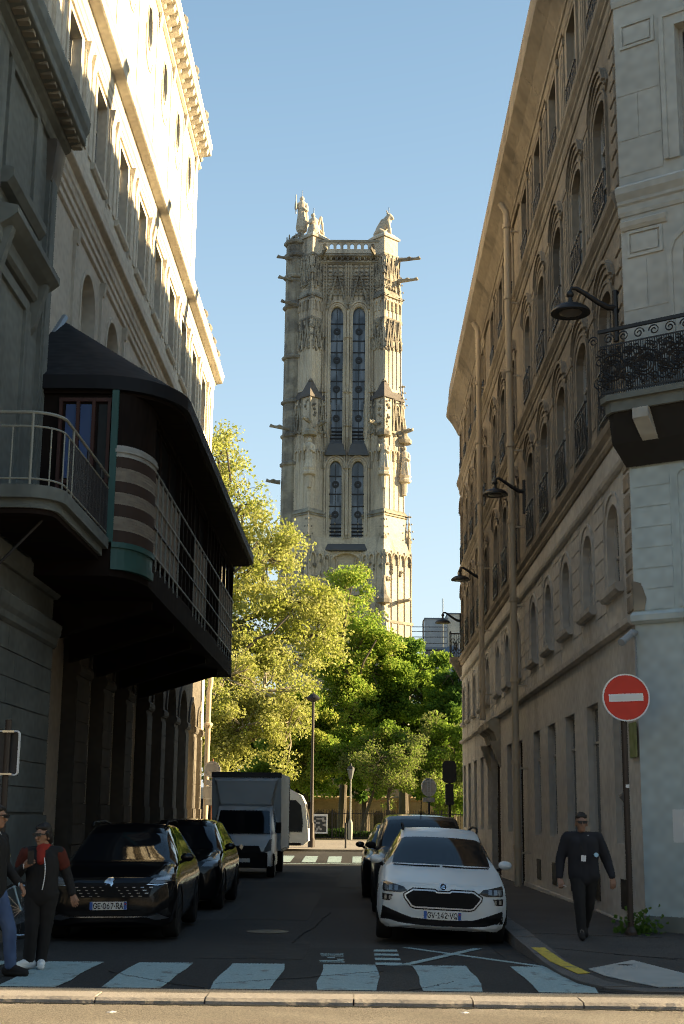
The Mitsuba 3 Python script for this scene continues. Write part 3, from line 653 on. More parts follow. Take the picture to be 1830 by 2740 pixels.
# blind niches of the storey above, wall between
nic = unary_union([arch(30.78 + B * k, 9.4, 14.05, 1.62, n=14) for k in range(8)])
put('wall', FL.ext(rect(24.0, 9.0, 57.3, 14.5).difference(nic), -0.28, 0), 'stone_cream', thr)
for k in range(8):
    u = 30.78 + B * k
    if u < 56:
        nk = put('niche', FL.ext(arch(u, 9.4, 14.05, 1.62, n=14), -0.33, -0.28), 'stone_cream', thr)
        put('rim', FL.ext(arch(u, 9.4, 14.17, 1.86, 0.93, 14).difference(arch(u, 9.3, 14.05, 1.62, n=14)), -0.01, 0.03), 'stone_cream', nk)
for k in range(-1, 9):
    u = 28.95 + B * k
    if 24.7 < u < 57:
        p_ = put('pilaster', FL.box(u - 0.05, u + 0.12, 9.0, 14.2, -0.01, 0.07), 'stone_cream', thr)
        put('capital', FL.map(hull([(u - 0.05, 14.1, 0), (u + 0.12, 14.1, 0), (u - 0.05, 14.1, 0.1), (u + 0.12, 14.1, 0.1), (u - 0.1, 14.42, 0), (u + 0.16, 14.42, 0), (u - 0.1, 14.42, 0.15), (u + 0.16, 14.42, 0.15)])), 'stone_cream', p_)
def lengths(fr, name, prof, u0, u1, mat_, parent, step=3.24, gap=0.008):
    u = u0
    while u < u1 - 0.02:
        e = min(u + step, u1)
        put(name, fr.mould(prof, u, e - gap), mat_, parent)
        u = e
BAND = steps(-0.3, 0, [(0.02, 14.48), (0.06, 14.52), (0.06, 14.66), (0.1, 14.7), (0.1, 14.84), (0.14, 14.88), (0.16, 15.0), (0.19, 15.05), (0.2, 15.2), (0.31, 15.27), (0.33, 15.3), (0.33, 15.52), (0.3, 15.56), (0.05, 15.66)])
lengths(FL, 'string_course', BAND, 24.0, 57.5, 'stone_cream', thr)
lengths(FL, 'string_course', steps(-0.3, 0, [(0.04, 16.05), (0.08, 16.1), (0.08, 16.35), (0.02, 16.42)]), 24.0, 57.35, 'stone_cream', thr)
# storey of paired pilasters and windows
WB = [31.1 + B * k for k in range(-2, 8)]
wh = unary_union([rect(u - 0.62, 16.75, u + 0.62, 18.92) for u in WB])
put('wall', FL.ext(rect(24.0, 14.5, 57.3, 20.2).difference(wh), -0.3, 0), 'stone_cream', thr)
for u in WB:
    win_glass(FL, rect(u - 0.62, 16.75, u + 0.62, 18.92), thr, bars=((u,), (17.5, 18.2)), depth=0.22)
    put('surround', FL.ext(rect(u - 0.8, 16.75, u + 0.8, 19.05).difference(rect(u - 0.62, 16.7, u + 0.62, 18.92)), -0.01, 0.05), 'stone_cream', thr)
    put('sill', FL.mould(steps(-0.1, 0, [(0.07, 16.56), (0.12, 16.62), (0.12, 16.72), (0, 16.76)]), u - 0.85, u + 0.85), 'stone_cream', thr)
for k in range(-2, 9):
    u = 29.5 + B * k
    if 24.6 < u < 57:
        p_ = put('pier', [FL.box(u - 0.52, u + 0.52, 16.42, 18.95, -0.01, 0.05), FL.box(u - 0.48, u - 0.16, 16.6, 18.9, 0.045, 0.085), FL.box(u + 0.16, u + 0.48, 16.6, 18.9, 0.045, 0.085)], 'stone_cream', thr)
        for s in (-0.31, 0.31):
            put('capital', FL.map(hull([(u + s - 0.15, 18.75, 0), (u + s + 0.15, 18.75, 0), (u + s - 0.15, 18.75, 0.085), (u + s + 0.15, 18.75, 0.085), (u + s - 0.19, 19.18, 0), (u + s + 0.19, 19.18, 0), (u + s - 0.19, 19.18, 0.16), (u + s + 0.19, 19.18, 0.16)])), 'stone_cream', p_)
lengths(FL, 'architrave', steps(-0.2, 0, [(0.05, 19.2), (0.05, 19.38), (0.07, 19.4), (0.07, 19.58), (0.1, 19.62), (0.1, 19.9), (0.06, 19.95)]), 24.0, 57.35, 'stone_cream', thr)
MAINC = steps(-0.3, 0, [(0.1, 19.9), (0.14, 19.96), (0.36, 20.0), (0.40, 20.02), (0.42, 20.2), (0.46, 20.28), (0.46, 20.36), (0.12, 20.46)])
lengths(FL, 'cornice', MAINC, 24.0, 57.75, 'stone_cream', thr)
# attic with oval windows
OV = [37.7 + 3.26 * k for k in range(-4, 4)]
def oval(u, v, a, b, n=28): return Polygon([(u + a * math.cos(t), v + b * math.sin(t)) for t in np.linspace(0, 2 * PI, n, endpoint=False)])
put('attic_wall', FL.ext(rect(24.0, 20.2, 50.05, 27.3).difference(unary_union([oval(u, 24.9, 0.4, 0.64) for u in OV])), -0.3, 0), 'stone_cream', thr)
for u in OV:
    k = put('oval_window', FL.ext(oval(u, 24.9, 0.4, 0.64).difference(oval(u, 24.9, 0.35, 0.58)), -0.25, -0.19), 'frame_paint', thr)
    put('pane', FL.ext(oval(u, 24.9, 0.4, 0.64), -0.27, -0.245), 'window_glass', k)
    put('rim', [FL.ext(oval(u, 24.9, 0.5, 0.76).difference(oval(u, 24.9, 0.4, 0.64)), -0.01, 0.02), FL.ext(oval(u, 24.9, 0.5, 0.76).difference(oval(u, 24.9, 0.46, 0.72)), 0.015, 0.035)], 'stone_cream', k)
    hang = LineString([(u - 0.7, 24.6), (u - 0.66, 24.0), (u - 0.4, 23.62), (u, 23.52), (u + 0.4, 23.62), (u + 0.66, 24.0)]).buffer(0.03)
    put('garland', FL.ext(hang, -0.01, 0.03), 'stone_cream', k)
    s = u + 1.63
    if s < 50:
        p_ = put('pilaster_strip', [FL.box(s - 0.36, s + 0.3, 20.5, 26.1, -0.01, 0.025)], 'stone_cream', thr)
        put('console', FL.map(hull([(s - 0.16, 25.7, 0.04), (s + 0.12, 25.7, 0.04), (s - 0.2, 26.35, 0.04), (s + 0.16, 26.35, 0.04), (s - 0.16, 25.8, 0.05), (s + 0.12, 25.8, 0.05), (s - 0.2, 26.33, 0.13), (s + 0.16, 26.33, 0.13)])), 'stone_cream', p_)
lengths(FL, 'string_course', steps(-0.2, 0, [(0.04, 26.3), (0.12, 26.36), (0.12, 26.44), (0.06, 26.5)]), 24.0, 50.05, 'stone_cream', thr)
lengths(FL, 'eaves_cornice', steps(-0.3, 0, [(0.06, 26.9), (0.12, 26.95), (0.12, 27.1), (0.42, 27.14), (0.44, 27.16), (0.44, 27.36), (0.5, 27.44), (0.5, 27.5), (0.0, 27.66)]), 24.0, 50.55, 'stone_cream', thr)
mod = shp(FL.map(hull([(-0.16, 27.14, 0.02), (0.16, 27.14, 0.02), (-0.16, 27.14, 0.40), (0.16, 27.14, 0.40), (-0.16, 26.98, 0.34), (0.16, 26.98, 0.34), (-0.16, 26.86, 0.06), (0.16, 26.86, 0.06)])), 'stone_cream')
for u in np.arange(30.2, 50.4, 0.66):
    put('modillion', mod, None, thr, at=T().translate([0, float(u), 0]))
ant = shp(lathe([(0.14, 0), (0.16, 0.08), (0.09, 0.16), (0.15, 0.3), (0.12, 0.44), (0.03, 0.55)], 10), 'stone_soot')
for u in np.arange(38.9, 50.4, 3.26):
    put('antefix', ant, None, thr, at=T().translate([-6.12, float(u), 27.58]))
for u in np.arange(51.2, 57.6, 1.6):
    put('antefix', ant, None, thr, at=T().translate([-6.2, float(u), 20.42]))
# far corner: stepped cornice end, rain pipe
put('corner_pier', [FL.box(56.5, 57.3, 5.0, 20.0, -0.5, 0.06)], 'stone_cream', thr)
k = put('drainpipe', tube([FL.p(57.75, 14.4, 0.28), FL.p(57.75, 6.9, 0.26), FL.p(57.75, 6.6, 0.2), FL.p(57.75, 0.0, 0.2)], 0.11, 12), 'pipe_paint', thr, smooth=40)
put('collar', lathe([(0.13, 0), (0.2, 0.12), (0.2, 0.2), (0.12, 0.25)], 12, FL.p(57.75, 5.1, 0.2)), 'pipe_paint', k)
put('inner_wall', [box(-26, -6.82, 24.8, 57.2, -0.5, 20.3), box(-26, -6.82, 24.8, 50, 20.3, 27.4), box(-7.3, -6.5, 57.1, 57.45, -0.5, 20.0)], 'stone_cream', thr)
put('attic_roof', box(-26, -6.3, 24.0, 50.3, 27.5, 27.62), 'zinc', thr)
put('end_wall', box(-26, -6.52, 49.8, 50.05, 20.3, 27.5), 'stone_cream', thr)

# corner pavilion
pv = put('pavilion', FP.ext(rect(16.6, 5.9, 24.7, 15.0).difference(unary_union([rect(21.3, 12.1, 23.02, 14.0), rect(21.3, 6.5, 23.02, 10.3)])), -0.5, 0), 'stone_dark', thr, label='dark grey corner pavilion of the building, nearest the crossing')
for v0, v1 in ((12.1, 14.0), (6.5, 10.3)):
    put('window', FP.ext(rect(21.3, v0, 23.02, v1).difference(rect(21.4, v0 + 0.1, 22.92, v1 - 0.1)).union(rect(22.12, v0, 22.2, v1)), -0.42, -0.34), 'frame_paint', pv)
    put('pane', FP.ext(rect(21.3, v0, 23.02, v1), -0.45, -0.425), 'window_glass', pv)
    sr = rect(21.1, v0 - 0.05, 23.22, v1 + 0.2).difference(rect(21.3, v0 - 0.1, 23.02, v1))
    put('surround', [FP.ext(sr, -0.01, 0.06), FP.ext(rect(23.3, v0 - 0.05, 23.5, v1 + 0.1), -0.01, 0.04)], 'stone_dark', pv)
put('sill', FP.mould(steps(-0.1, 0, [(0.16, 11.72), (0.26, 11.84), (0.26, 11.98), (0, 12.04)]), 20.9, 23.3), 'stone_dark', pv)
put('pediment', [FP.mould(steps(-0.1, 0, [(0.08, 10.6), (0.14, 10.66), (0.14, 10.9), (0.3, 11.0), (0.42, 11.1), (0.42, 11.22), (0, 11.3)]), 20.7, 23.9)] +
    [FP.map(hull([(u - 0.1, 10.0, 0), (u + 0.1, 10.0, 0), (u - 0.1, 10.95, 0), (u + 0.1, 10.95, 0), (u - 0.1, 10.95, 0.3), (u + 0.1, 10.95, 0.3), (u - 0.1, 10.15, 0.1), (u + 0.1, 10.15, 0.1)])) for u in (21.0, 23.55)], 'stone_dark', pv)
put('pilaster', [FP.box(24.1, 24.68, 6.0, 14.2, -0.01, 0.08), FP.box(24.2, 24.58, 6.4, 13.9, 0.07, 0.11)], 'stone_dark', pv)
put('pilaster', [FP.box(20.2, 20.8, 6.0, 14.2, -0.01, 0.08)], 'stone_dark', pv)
put('capital', FP.map(hull([(24.1, 13.3, 0), (24.7, 13.3, 0), (24.1, 13.3, 0.1), (24.7, 13.3, 0.1), (24.0, 14.1, 0), (24.74, 14.1, 0), (24.0, 14.1, 0.2), (24.74, 14.1, 0.2)])), 'stone_soot', pv)
PC = steps(-0.3, 0, [(0.06, 14.1), (0.1, 14.16), (0.1, 14.3), (0.2, 14.36), (0.22, 14.44), (0.48, 14.5), (0.5, 14.52), (0.5, 14.68), (0.56, 14.8), (0.58, 14.98), (0.55, 15.1), (0.1, 15.2)])
put('cornice', FP.mould(PC, 16.6, 25.1), 'stone_dark', pv)
den = [FP.box(u, u + 0.16, 14.42, 14.5, 0.24, 0.44) for u in np.arange(16.8, 25.0, 0.34)]
stuff(put('dentils', den, 'stone_soot', pv))
put('side_wall', box(-26, -6.0, 16.6, 24.7, 5.9, 15.1), 'stone_dark', pv)
put('architrave', FP.mould(steps(-0.1, 0, [(0.05, 5.7), (0.12, 5.78), (0.12, 6.0), (0.02, 6.1)]), 16.6, 26.8), 'stone_dark', pv)
# ground floor pier of the pavilion, stone by stone
cpier = put('corner_pier', FP.ext(rect(22.3, -0.4, 26.8, 5.72), -1.6, -0.03), 'stone_dark', thr)
for k in range(7):
    v0 = 1.62 + 0.45 * k
    cuts = [22.3, 23.4 + 0.5 * (k % 2), 25.0 + 0.4 * ((k + 1) % 2), 26.8]
    for a, b in zip(cuts[:-1], cuts[1:]):
        put('stone', FP.box(a + 0.008, b - 0.008, v0 + 0.01, min(v0 + 0.44, 4.75), -0.05, 0.004 * ((k * 3 + int(a)) % 3)), 'stone_dark', cpier)
    put('stone', box(-7.55, -6.02, 22.28, 22.33, v0 + 0.01, min(v0 + 0.44, 4.75)), 'stone_dark', cpier)
put('plinth', FP.box(22.24, 26.84, -0.4, 1.58, -1.6, 0.05), 'stone_dark', cpier)
put('capital', [FP.mould(steps(-1.6, 0, [(0.02, 4.75), (0.08, 4.8), (0.08, 4.92), (0.14, 5.0), (0.16, 5.18), (0.03, 5.28)]), 22.2, 26.86)], 'stone_dark', cpier)
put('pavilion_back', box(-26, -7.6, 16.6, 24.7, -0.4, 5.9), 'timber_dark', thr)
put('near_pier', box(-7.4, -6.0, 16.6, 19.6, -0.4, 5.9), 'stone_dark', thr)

# the open balcony on the pavilion
bo = thr
def rounded(x0, x1, y0, y1, r, n=8):
    c = [(x1 - r + r * math.cos(t), y0 + r + r * math.sin(t)) for t in np.linspace(-PI / 2, 0, n)]
    return [(x0, y0)] + c + [(x1, y1)]
line = rounded(-6.0, -4.55, 20.2, 24.36, 0.55)
ol = Polygon(line + [(-6.0, 24.36)])
def slabz(poly, z0, z1):
    m = extr(poly, z1 - z0); m.apply_translation((0, 0, z0)); return m
pb = put('open_balcony', [slabz(ol, 6.26, 6.46), slabz(ol.buffer(-0.09), 6.12, 6.26)], 'stone_dark', thr)
put('underside', slabz(ol.buffer(-0.14), 6.04, 6.12), 'timber_dark', pb)
ls = LineString(rounded(-6.0, -4.6, 20.25, 24.34, 0.5))
pth = lambda d, z: [(*ls.interpolate(min(max(q, 0), ls.length)).coords[0], z) for q in d]
dense = np.linspace(0, ls.length, 60)
put('handrail', tube(pth(dense, 7.6), 0.026, 6), 'rail_pale', pb)
put('handrail', tube(pth(dense, 7.38), 0.016, 6), 'rail_pale', pb)
put('handrail', tube(pth(dense, 6.56), 0.016, 6), 'rail_pale', pb)
for q in np.arange(0.08, 5.6, 0.30):
    big = int(round(q / 0.30)) % 4 == 3
    put('rail_post', tube(pth([q, q + 1e-4], 0)[:1] and [(*ls.interpolate(q).coords[0], 6.46), (*ls.interpolate(q).coords[0], 7.6 if big else 7.38)], 0.022 if big else 0.012, 6), 'rail_pale' if q < 2.2 else 'iron_grey', pb)
infill = []
for q in np.arange(1.9, ls.length, 0.05):
    p_ = ls.interpolate(q).coords[0]
    infill.append(box(p_[0] - 0.012, p_[0] + 0.006, p_[1] - 0.012, p_[1] + 0.012, 6.58, 7.36))
stuff(put('wire_infill', infill, 'iron_grey', pb))
for y in (20.9,):
    put('strut', tube([(-6.0, y, 4.9), (-4.9, y, 6.1)], 0.022, 6), 'iron_grey', pb)

# the covered balcony
lg = put('covered_balcony', slabz(Polygon([(-6.5, 24.4), (-4.52, 24.4), (-4.3, 24.6), (-4.1, 25.0), (-4.0, 25.6), (-4.0, 42.9), (-6.5, 42.9)]), 5.78, 6.3), 'timber_dark', thr, label='dark covered balcony with brick parapet and curved lead roof')
a = np.linspace(0, PI / 2, 9)
cor = [(-4.52 + 0.52 * math.sin(t), 25.7 - 1.25 * math.cos(t)) for t in a]
def wallstrip(pts, z0, z1, thick=0.1):
    l = LineString(pts)
    return slabz(l.buffer(thick / 2, cap_style=2, join_style=1), z0, z1)
for z0, z1 in ((6.4, 6.62), (6.88, 7.1), (7.33, 7.53), (7.79, 7.99)):
    put('brick_band', wallstrip(cor, z0, z1, 0.12), 'brick_brown', lg)
crv = LineString(cor)
bl = []
for z0, z1 in ((6.62, 6.88), (7.1, 7.33), (7.53, 7.79)):
    n_ = 5
    for r_ in range(n_):
        za = z0 + (z1 - z0) * r_ / n_
        for q in np.arange(-0.1 * (r_ % 2), crv.length, 0.2):
            s0, s1 = max(q + 0.004, 0), min(q + 0.196, crv.length)
            if s1 - s0 > 0.03:
                bl.append(wallstrip([crv.interpolate(s0).coords[0], crv.interpolate((s0 + s1) / 2).coords[0], crv.interpolate(s1).coords[0]], za + 0.003, za + (z1 - z0) / n_ - 0.004, 0.11))
bl.append(wallstrip(cor, 6.5, 7.9, 0.09))
stuff(put('curved_brickwork', bl, 'brick_buff', lg))
put('parapet_cap', [wallstrip(cor, 7.99, 8.07, 0.14), wallstrip(cor, 8.07, 8.13, 0.2), wallstrip(cor, 8.13, 8.2, 0.16)], 'stone_grey', lg)
put('base_moulding', [wallstrip(cor, 6.3, 6.4, 0.18), wallstrip(cor, 6.05, 6.3, 0.1), wallstrip(cor, 5.9, 6.05, 0.16)], 'paint_teal', lg)
put('corner_post', box(-4.6, -4.48, 24.36, 24.5, 6.4, 9.25), 'paint_teal', lg)
XL = Fr((-4.0, 0, 0), (0, 1, 0), (1, 0, 0))
for u0, u1 in ((25.75, 29.7), (32.5, 35.3), (38.5, 42.85)):
    bp = put('brick_panel', XL.box(u0, u1, 6.5, 8.05, -0.12, -0.03), 'brick_brown', lg)
    bk = []
    for r_ in range(22):
        v0 = 6.52 + r_ * 0.069
        for q in np.arange(u0 + 0.11 * (r_ % 2), u1 - 0.1, 0.22):
            bk.append(XL.box(q + 0.004, min(q + 0.216, u1), v0 + 0.004, v0 + 0.065, -0.05, -0.012))
    stuff(put('bricks', bk, 'brick_buff', bp))
    for u in np.arange(u0, u1 + 0.1, 0.65):
        put('upright', XL.box(u - 0.012, u + 0.012, 6.2, 8.1, -0.01, 0.02), 'rail_pale', bp)
for v in (6.48, 7.02, 7.48, 8.1):
    put('rail', XL.box(25.7, 42.9, v - 0.013, v + 0.013, -0.01, 0.022), 'rail_pale' if v != 7.02 else 'iron_grey', lg)
for u0, u1 in ((29.75, 32.45), (35.35, 38.45)):
    dp = put('timber_panel', XL.box(u0, u1, 6.3, 9.15, -0.14, -0.08), 'timber_dark', lg)
    for k in range(5):
        q = u0 + (u1 - u0) * k / 4
        put('stile', XL.box(q - 0.07, q + 0.07, 6.3, 9.15, -0.09, 0.0), 'timber_dark', dp)
for u0, u1 in ((25.75, 29.7), (32.5, 35.3), (38.5, 42.85)):
    n_ = max(2, int((u1 - u0) / 1.0))
    for k in range(n_):
        a_, b_ = u0 + (u1 - u0) * k / n_, u0 + (u1 - u0) * (k + 1) / n_
        wk = put('window', XL.ext(rect(a_, 8.14, b_, 9.15).difference(rect(a_ + 0.08, 8.22, b_ - 0.08, 9.07)), -0.14, -0.06), 'timber_dark', lg)
        put('pane', XL.box(a_ + 0.05, b_ - 0.05, 8.2, 9.1, -0.12, -0.1), 'window_glass', wk)
put('curved_window', wallstrip(cor, 8.2, 9.2, 0.06), 'timber_dark', lg)
put('lintel', XL.box(25.6, 42.9, 9.1, 9.3, -0.2, 0.02), 'timber_dark', lg)
put('far_end', box(-6.5, -4.02, 42.75, 42.88, 5.8, 9.25), 'timber_dark', lg)
# near end wall: door with blue panes
put('end_wall', box(-6.5, -4.55, 24.5, 24.6, 6.3, 9.3), 'timber_dark', lg)
for x0, x1, mt in ((-5.47, -5.27, 'blue_pane'), (-5.2, -4.98, 'blue_pane'), (-4.86, -4.7, 'window_glass')):
    put('end_pane', box(x0, x1, 24.47, 24.49, 7.6, 9.0), mt, lg)
for x0 in (-5.56, -5.24, -4.95, -4.66):
    put('stile', box(x0 - 0.03, x0 + 0.03, 24.43, 24.5, 6.4, 9.1), 'timber_red', lg)
for z0 in (7.5, 9.05, 6.9):
    put('transom', box(-5.6, -4.62, 24.44, 24.5, z0, z0 + 0.07), 'timber_red', lg)
# roof: curved at its near end, lead eaves roll, slate hips
ea = np.linspace(0, PI / 2, 10)
eave = [(-6.52, 24.3), (-4.9, 24.3)] + [(-4.9 + 1.54 * math.sin(t), 26.0 - 1.7 * math.cos(t)) for t in ea] + [(-3.36, 42.45), (-3.45, 42.7), (-6.52, 42.7)]
rp = [(x, y, 9.5) for x, y in eave] + [(-6.52, 28.3, 12.06), (-6.52, 41.6, 12.06)]
rf = put('roof', hull(rp), 'slate', lg)
put('eaves_roll', slabz(Polygon(eave), 9.26, 9.52), 'lead_dark', rf)
put('eaves_roll', slabz(Polygon(eave).buffer(-0.12), 9.2, 9.26), 'timber_dark', rf)
put('flashing', tube([(-6.47, 26.0, 10.3), (-6.47, 28.3, 12.1)], 0.09, 6), 'zinc', rf)
rolls = []
for y in np.arange(29.5, 41.5, 0.8):
    rolls.append(tube([(-6.4, y, 11.98), (-3.42, y, 9.53)], 0.025, 5))
put('roof_rolls', rolls, 'lead_dark', rf)
for u in np.arange(27.5, 43, 3.3):
    put('bracket', FL.map(hull([(u - 0.1, 4.9, 0), (u + 0.1, 4.9, 0), (u - 0.1, 5.78, 0), (u + 0.1, 5.78, 0), (u - 0.1, 5.78, 2.3), (u + 0.1, 5.78, 2.3), (u - 0.1, 5.62, 2.3), (u + 0.1, 5.62, 2.3)])), 'timber_dark', lg)
# ---- the gothic bell tower in the park -------------------------------------------------------------
twr = thing('bell_tower', 'tall flamboyant gothic bell tower with paired lancet windows, standing alone above the trees', 'tower')
AX, FY = -1.27, 113.2                                     # axis and front wall plane
FT = Fr((AX, FY, 0), (1, 0, 0), (0, -1, 0))
FTR = Fr((AX + 4.0, FY + 4.0, 0), (0, 1, 0), (1, 0, 0))    # right-hand face, u along its depth
CX_ = 3.12
def diamond(r): return [(r, 0), (0, r), (-r, 0), (0, -r)]
def prism(c, r0, r1, z0, z1):
    return hull([(c[0] + x, c[1] + y, z0) for x, y in diamond(r0)] + [(c[0] + x, c[1] + y, z1) for x, y in diamond(r1)])
corners = [(AX - CX_, FY + 0.55), (AX + CX_, FY + 0.55), (AX + CX_, FY + 0.55 + 2 * CX_), (AX - CX_, FY + 0.55 + 2 * CX_)]
LW = [(-0.95, 31.6, 44.75), (0.95, 31.6, 44.75), (-0.95, 24.3, 30.95), (0.95, 24.3, 30.95)]
lw = unary_union([arch(u, v0, v1, 1.06, 0.75, 13) for u, v0, v1 in LW])
BLIND = arch(0, 8.0, 23.1, 3.3, 1.5, 15).union(arch(0, 8, 23.1, 3.0, 1.4))
put('front_wall', FT.ext(rect(-3.1, 0, 3.1, 49.6).difference(lw).difference(arch(0, 8.0, 23.0, 2.9, 1.4, 15)), -0.7, 0), 'stone_tower', twr)
put('side_wall', FTR.ext(rect(-3.6, 0, 3.6, 49.6).difference(lw), -0.7, 0), 'stone_tower', twr)
put('blind_arch', FT.ext(arch(0, 8.0, 23.0, 2.9, 1.4, 15), -0.74, -0.5), 'stone_tower', twr)
put('back_wall', [box(AX - 4, AX - 3.2, FY + 0.5, FY + 7.8, 0, 49.6), box(AX - 3.9, AX + 3.9, FY + 7.2, FY + 7.9, 0, 49.6)], 'stone_tower', twr)
for fr in (FT, FTR):
    for u, v0, v1 in LW:
        v0 = 32.7 if v0 > 30 else v0
        k = put('lancet_window', fr.ext(arch(u, v0, v1, 1.06, 0.75, 13), -0.46, -0.42), 'stained_glass', twr)
        bars, disc = [], []
        z = v0 + 1.2
        i = 0
        while z < v1 - 0.5:
            bars.append(fr.box(u - 0.53, u + 0.53, z - 0.05, z + 0.05, -0.42, -0.36))
            if i % 2 == 0:
                disc.append(fr.ext(Point(u, z + 0.85).buffer(0.3, 10).difference(Point(u, z + 0.85).buffer(0.1, 8)), -0.42, -0.33))
            z += 1.05 if i % 2 else 1.55
            i += 1
        bars.append(fr.box(u - 0.03, u + 0.03, v0, v1 - 0.2, -0.42, -0.38))
        put('glazing_bars', bars, 'iron', k)
        stuff(put('roundels', disc, 'iron', k))
        lo = [fr.box(u - 0.53, u + 0.53, v0 + 0.1 + q, v0 + 0.22 + q, -0.41, -0.3) for q in (0.1, 0.4, 0.7)]
        put('louvres', lo, 'lead_dark', k)
        for q in (0.72, 0.9):
            rim = LineString([(u - q, v0 + 0.2), (u - q, v1 - 0.75)] + [(u + q * math.cos(t), v1 - 0.75 + (0.75 + (q - 0.53) * 1.0) * math.sin(t)) for t in np.linspace(PI, 0, 13)] + [(u + q, v1 - 0.75), (u + q, v0 + 0.2)]).buffer(0.055, cap_style=2)
            put('window_moulding', fr.ext(rim, -0.05, 0.1 if q < 0.8 else 0.16), 'stone_tower', twr)
    for u in (-0.95, 0.95):
        put('sloped_sill', fr.map(hull([(u - 0.54, 32.8, -0.42), (u + 0.54, 32.8, -0.42), (u - 0.58, 32.4, 0.05), (u + 0.58, 32.4, 0.05), (u - 0.86, 31.45, 0.34), (u + 0.86, 31.45, 0.34), (u - 0.86, 31.33, 0.34), (u + 0.86, 31.33, 0.34), (u - 0.8, 31.33, -0.4), (u + 0.8, 31.33, -0.4)])), 'sill_stone', twr)
    put('sloped_sill', fr.map(hull([(-3.1, 24.2, -0.3), (3.1, 24.2, -0.3), (-3.1, 23.25, 0.35), (3.1, 23.25, 0.35), (-3.1, 23.15, 0.35), (3.1, 23.15, 0.35), (-3.1, 23.1, -0.3), (3.1, 23.1, -0.3)])), 'sill_stone', twr)
    # mullion shafts, gables over the windows, tracery of the upper zone
    rib, g = [], []
    for u in (-2.15, -1.9, -0.22, 0.22, 1.9, 2.15, 0.0):
        rib.append(fr.map(hull([(u - 0.09, 24.2, 0), (u + 0.09, 24.2, 0), (u, 24.2, 0.22), (u - 0.09, 49, 0), (u + 0.09, 49, 0), (u, 49, 0.22)])))
        for v in (30.2, 33.9, 36.9, 41.8):
            rib.append(fr.map(hull([(u - 0.16, v, 0), (u + 0.16, v, 0), (u, v, 0.4), (u - 0.1, v + 0.35, 0), (u + 0.1, v + 0.35, 0), (u, v + 1.1, 0.12)])))
    put('shafts', rib, 'stone_tower', twr)
    for u, v in ((-0.95, 44.9), (0.95, 44.9)):
        hgt = 2.9
        for s in (-1, 1):
            g.append(fr.map(hull([(u + s * 0.95, v - 0.5, 0), (u + s * 0.75, v - 0.5, 0), (u + s * 0.95, v - 0.5, 0.3), (u + s * 0.75, v - 0.5, 0.3), (u - 0.04, v + hgt, 0), (u + 0.04, v + hgt, 0), (u - 0.04, v + hgt, 0.3), (u + 0.04, v + hgt, 0.3)])))
            for q in np.linspace(0.1, 0.9, 6):
                g.append(fr.map(ball((u + s * 0.9 * (1 - q), v - 0.4 + (hgt + 0.4) * q, 0.28), 0.13, 0)))
        g.append(fr.map(hull([(u - 0.13, v + hgt - 0.2, 0.1), (u + 0.13, v + hgt - 0.2, 0.1), (u, v + hgt - 0.2, 0.4), (u, v + hgt + 0.9, 0.2)])))
    stuff(put('gables', g, 'stone_soot', twr))
    tr = []
    for u in np.arange(-2.7, 2.71, 0.45):
        tr.append(fr.map(hull([(u - 0.05, 45.3, 0), (u + 0.05, 45.3, 0), (u, 45.3, 0.16), (u - 0.05, 48.6, 0), (u + 0.05, 48.6, 0), (u, 48.6, 0.16)])))
        for v in (45.9, 46.8, 47.7):
            tr.append(fr.ext(Point(u + 0.225, v).buffer(0.24, 5).difference(Point(u + 0.225, v).buffer(0.15, 4)), 0, 0.12))
    for v in (46.35, 47.25, 48.3):
        tr.append(fr.box(-2.9, 2.9, v - 0.05, v + 0.05, 0, 0.14))
    for v, w_ in ((48.7, 0.3), (49.2, 0.55)):
        tr.append(fr.mould(steps(-0.1, 0, [(0.1, v - 0.15), (w_, v), (w_, v + 0.14), (0, v + 0.25)]), -3.1, 3.1))
    for u in np.arange(-2.8, 2.81, 0.5):
        tr.append(fr.ext(arch(u, 48.85, 49.25, 0.46, 0.2, 7).difference(arch(u, 48.8, 49.15, 0.32, 0.15, 7)), 0, 0.42))
    put('tracery', tr, 'stone_soot', twr)
stuff(f'{twr}__tracery'); stuff(f'{twr}__tracery_001')
# parapet with pierced arcading
hol_ = unary_union([arch(u, 49.98, 50.5, 0.34, 0.17, 7) for u in np.arange(-2.1, 2.2, 0.6)])
put('parapet', FT.ext(rect(-2.9, 49.6, 2.9, 50.62).difference(hol_), -0.1, 0.12), 'stone_tower', twr)
put('parapet_rail', FT.box(-2.9, 2.9, 50.62, 50.8, -0.16, 0.2), 'stone_soot', twr)
hor = unary_union([arch(u, 49.98, 50.5, 0.34, 0.17, 7) for u in np.arange(-2.4, 2.5, 0.6)])
put('parapet', FTR.ext(rect(-2.9, 49.6, 2.9, 50.8).difference(hor), -0.1, 0.12), 'stone_tower', twr)
put('platform', box(AX - 3.4, AX + 3.4, FY + 0.3, FY + 7.4, 49.3, 49.62), 'lead_dark', twr)
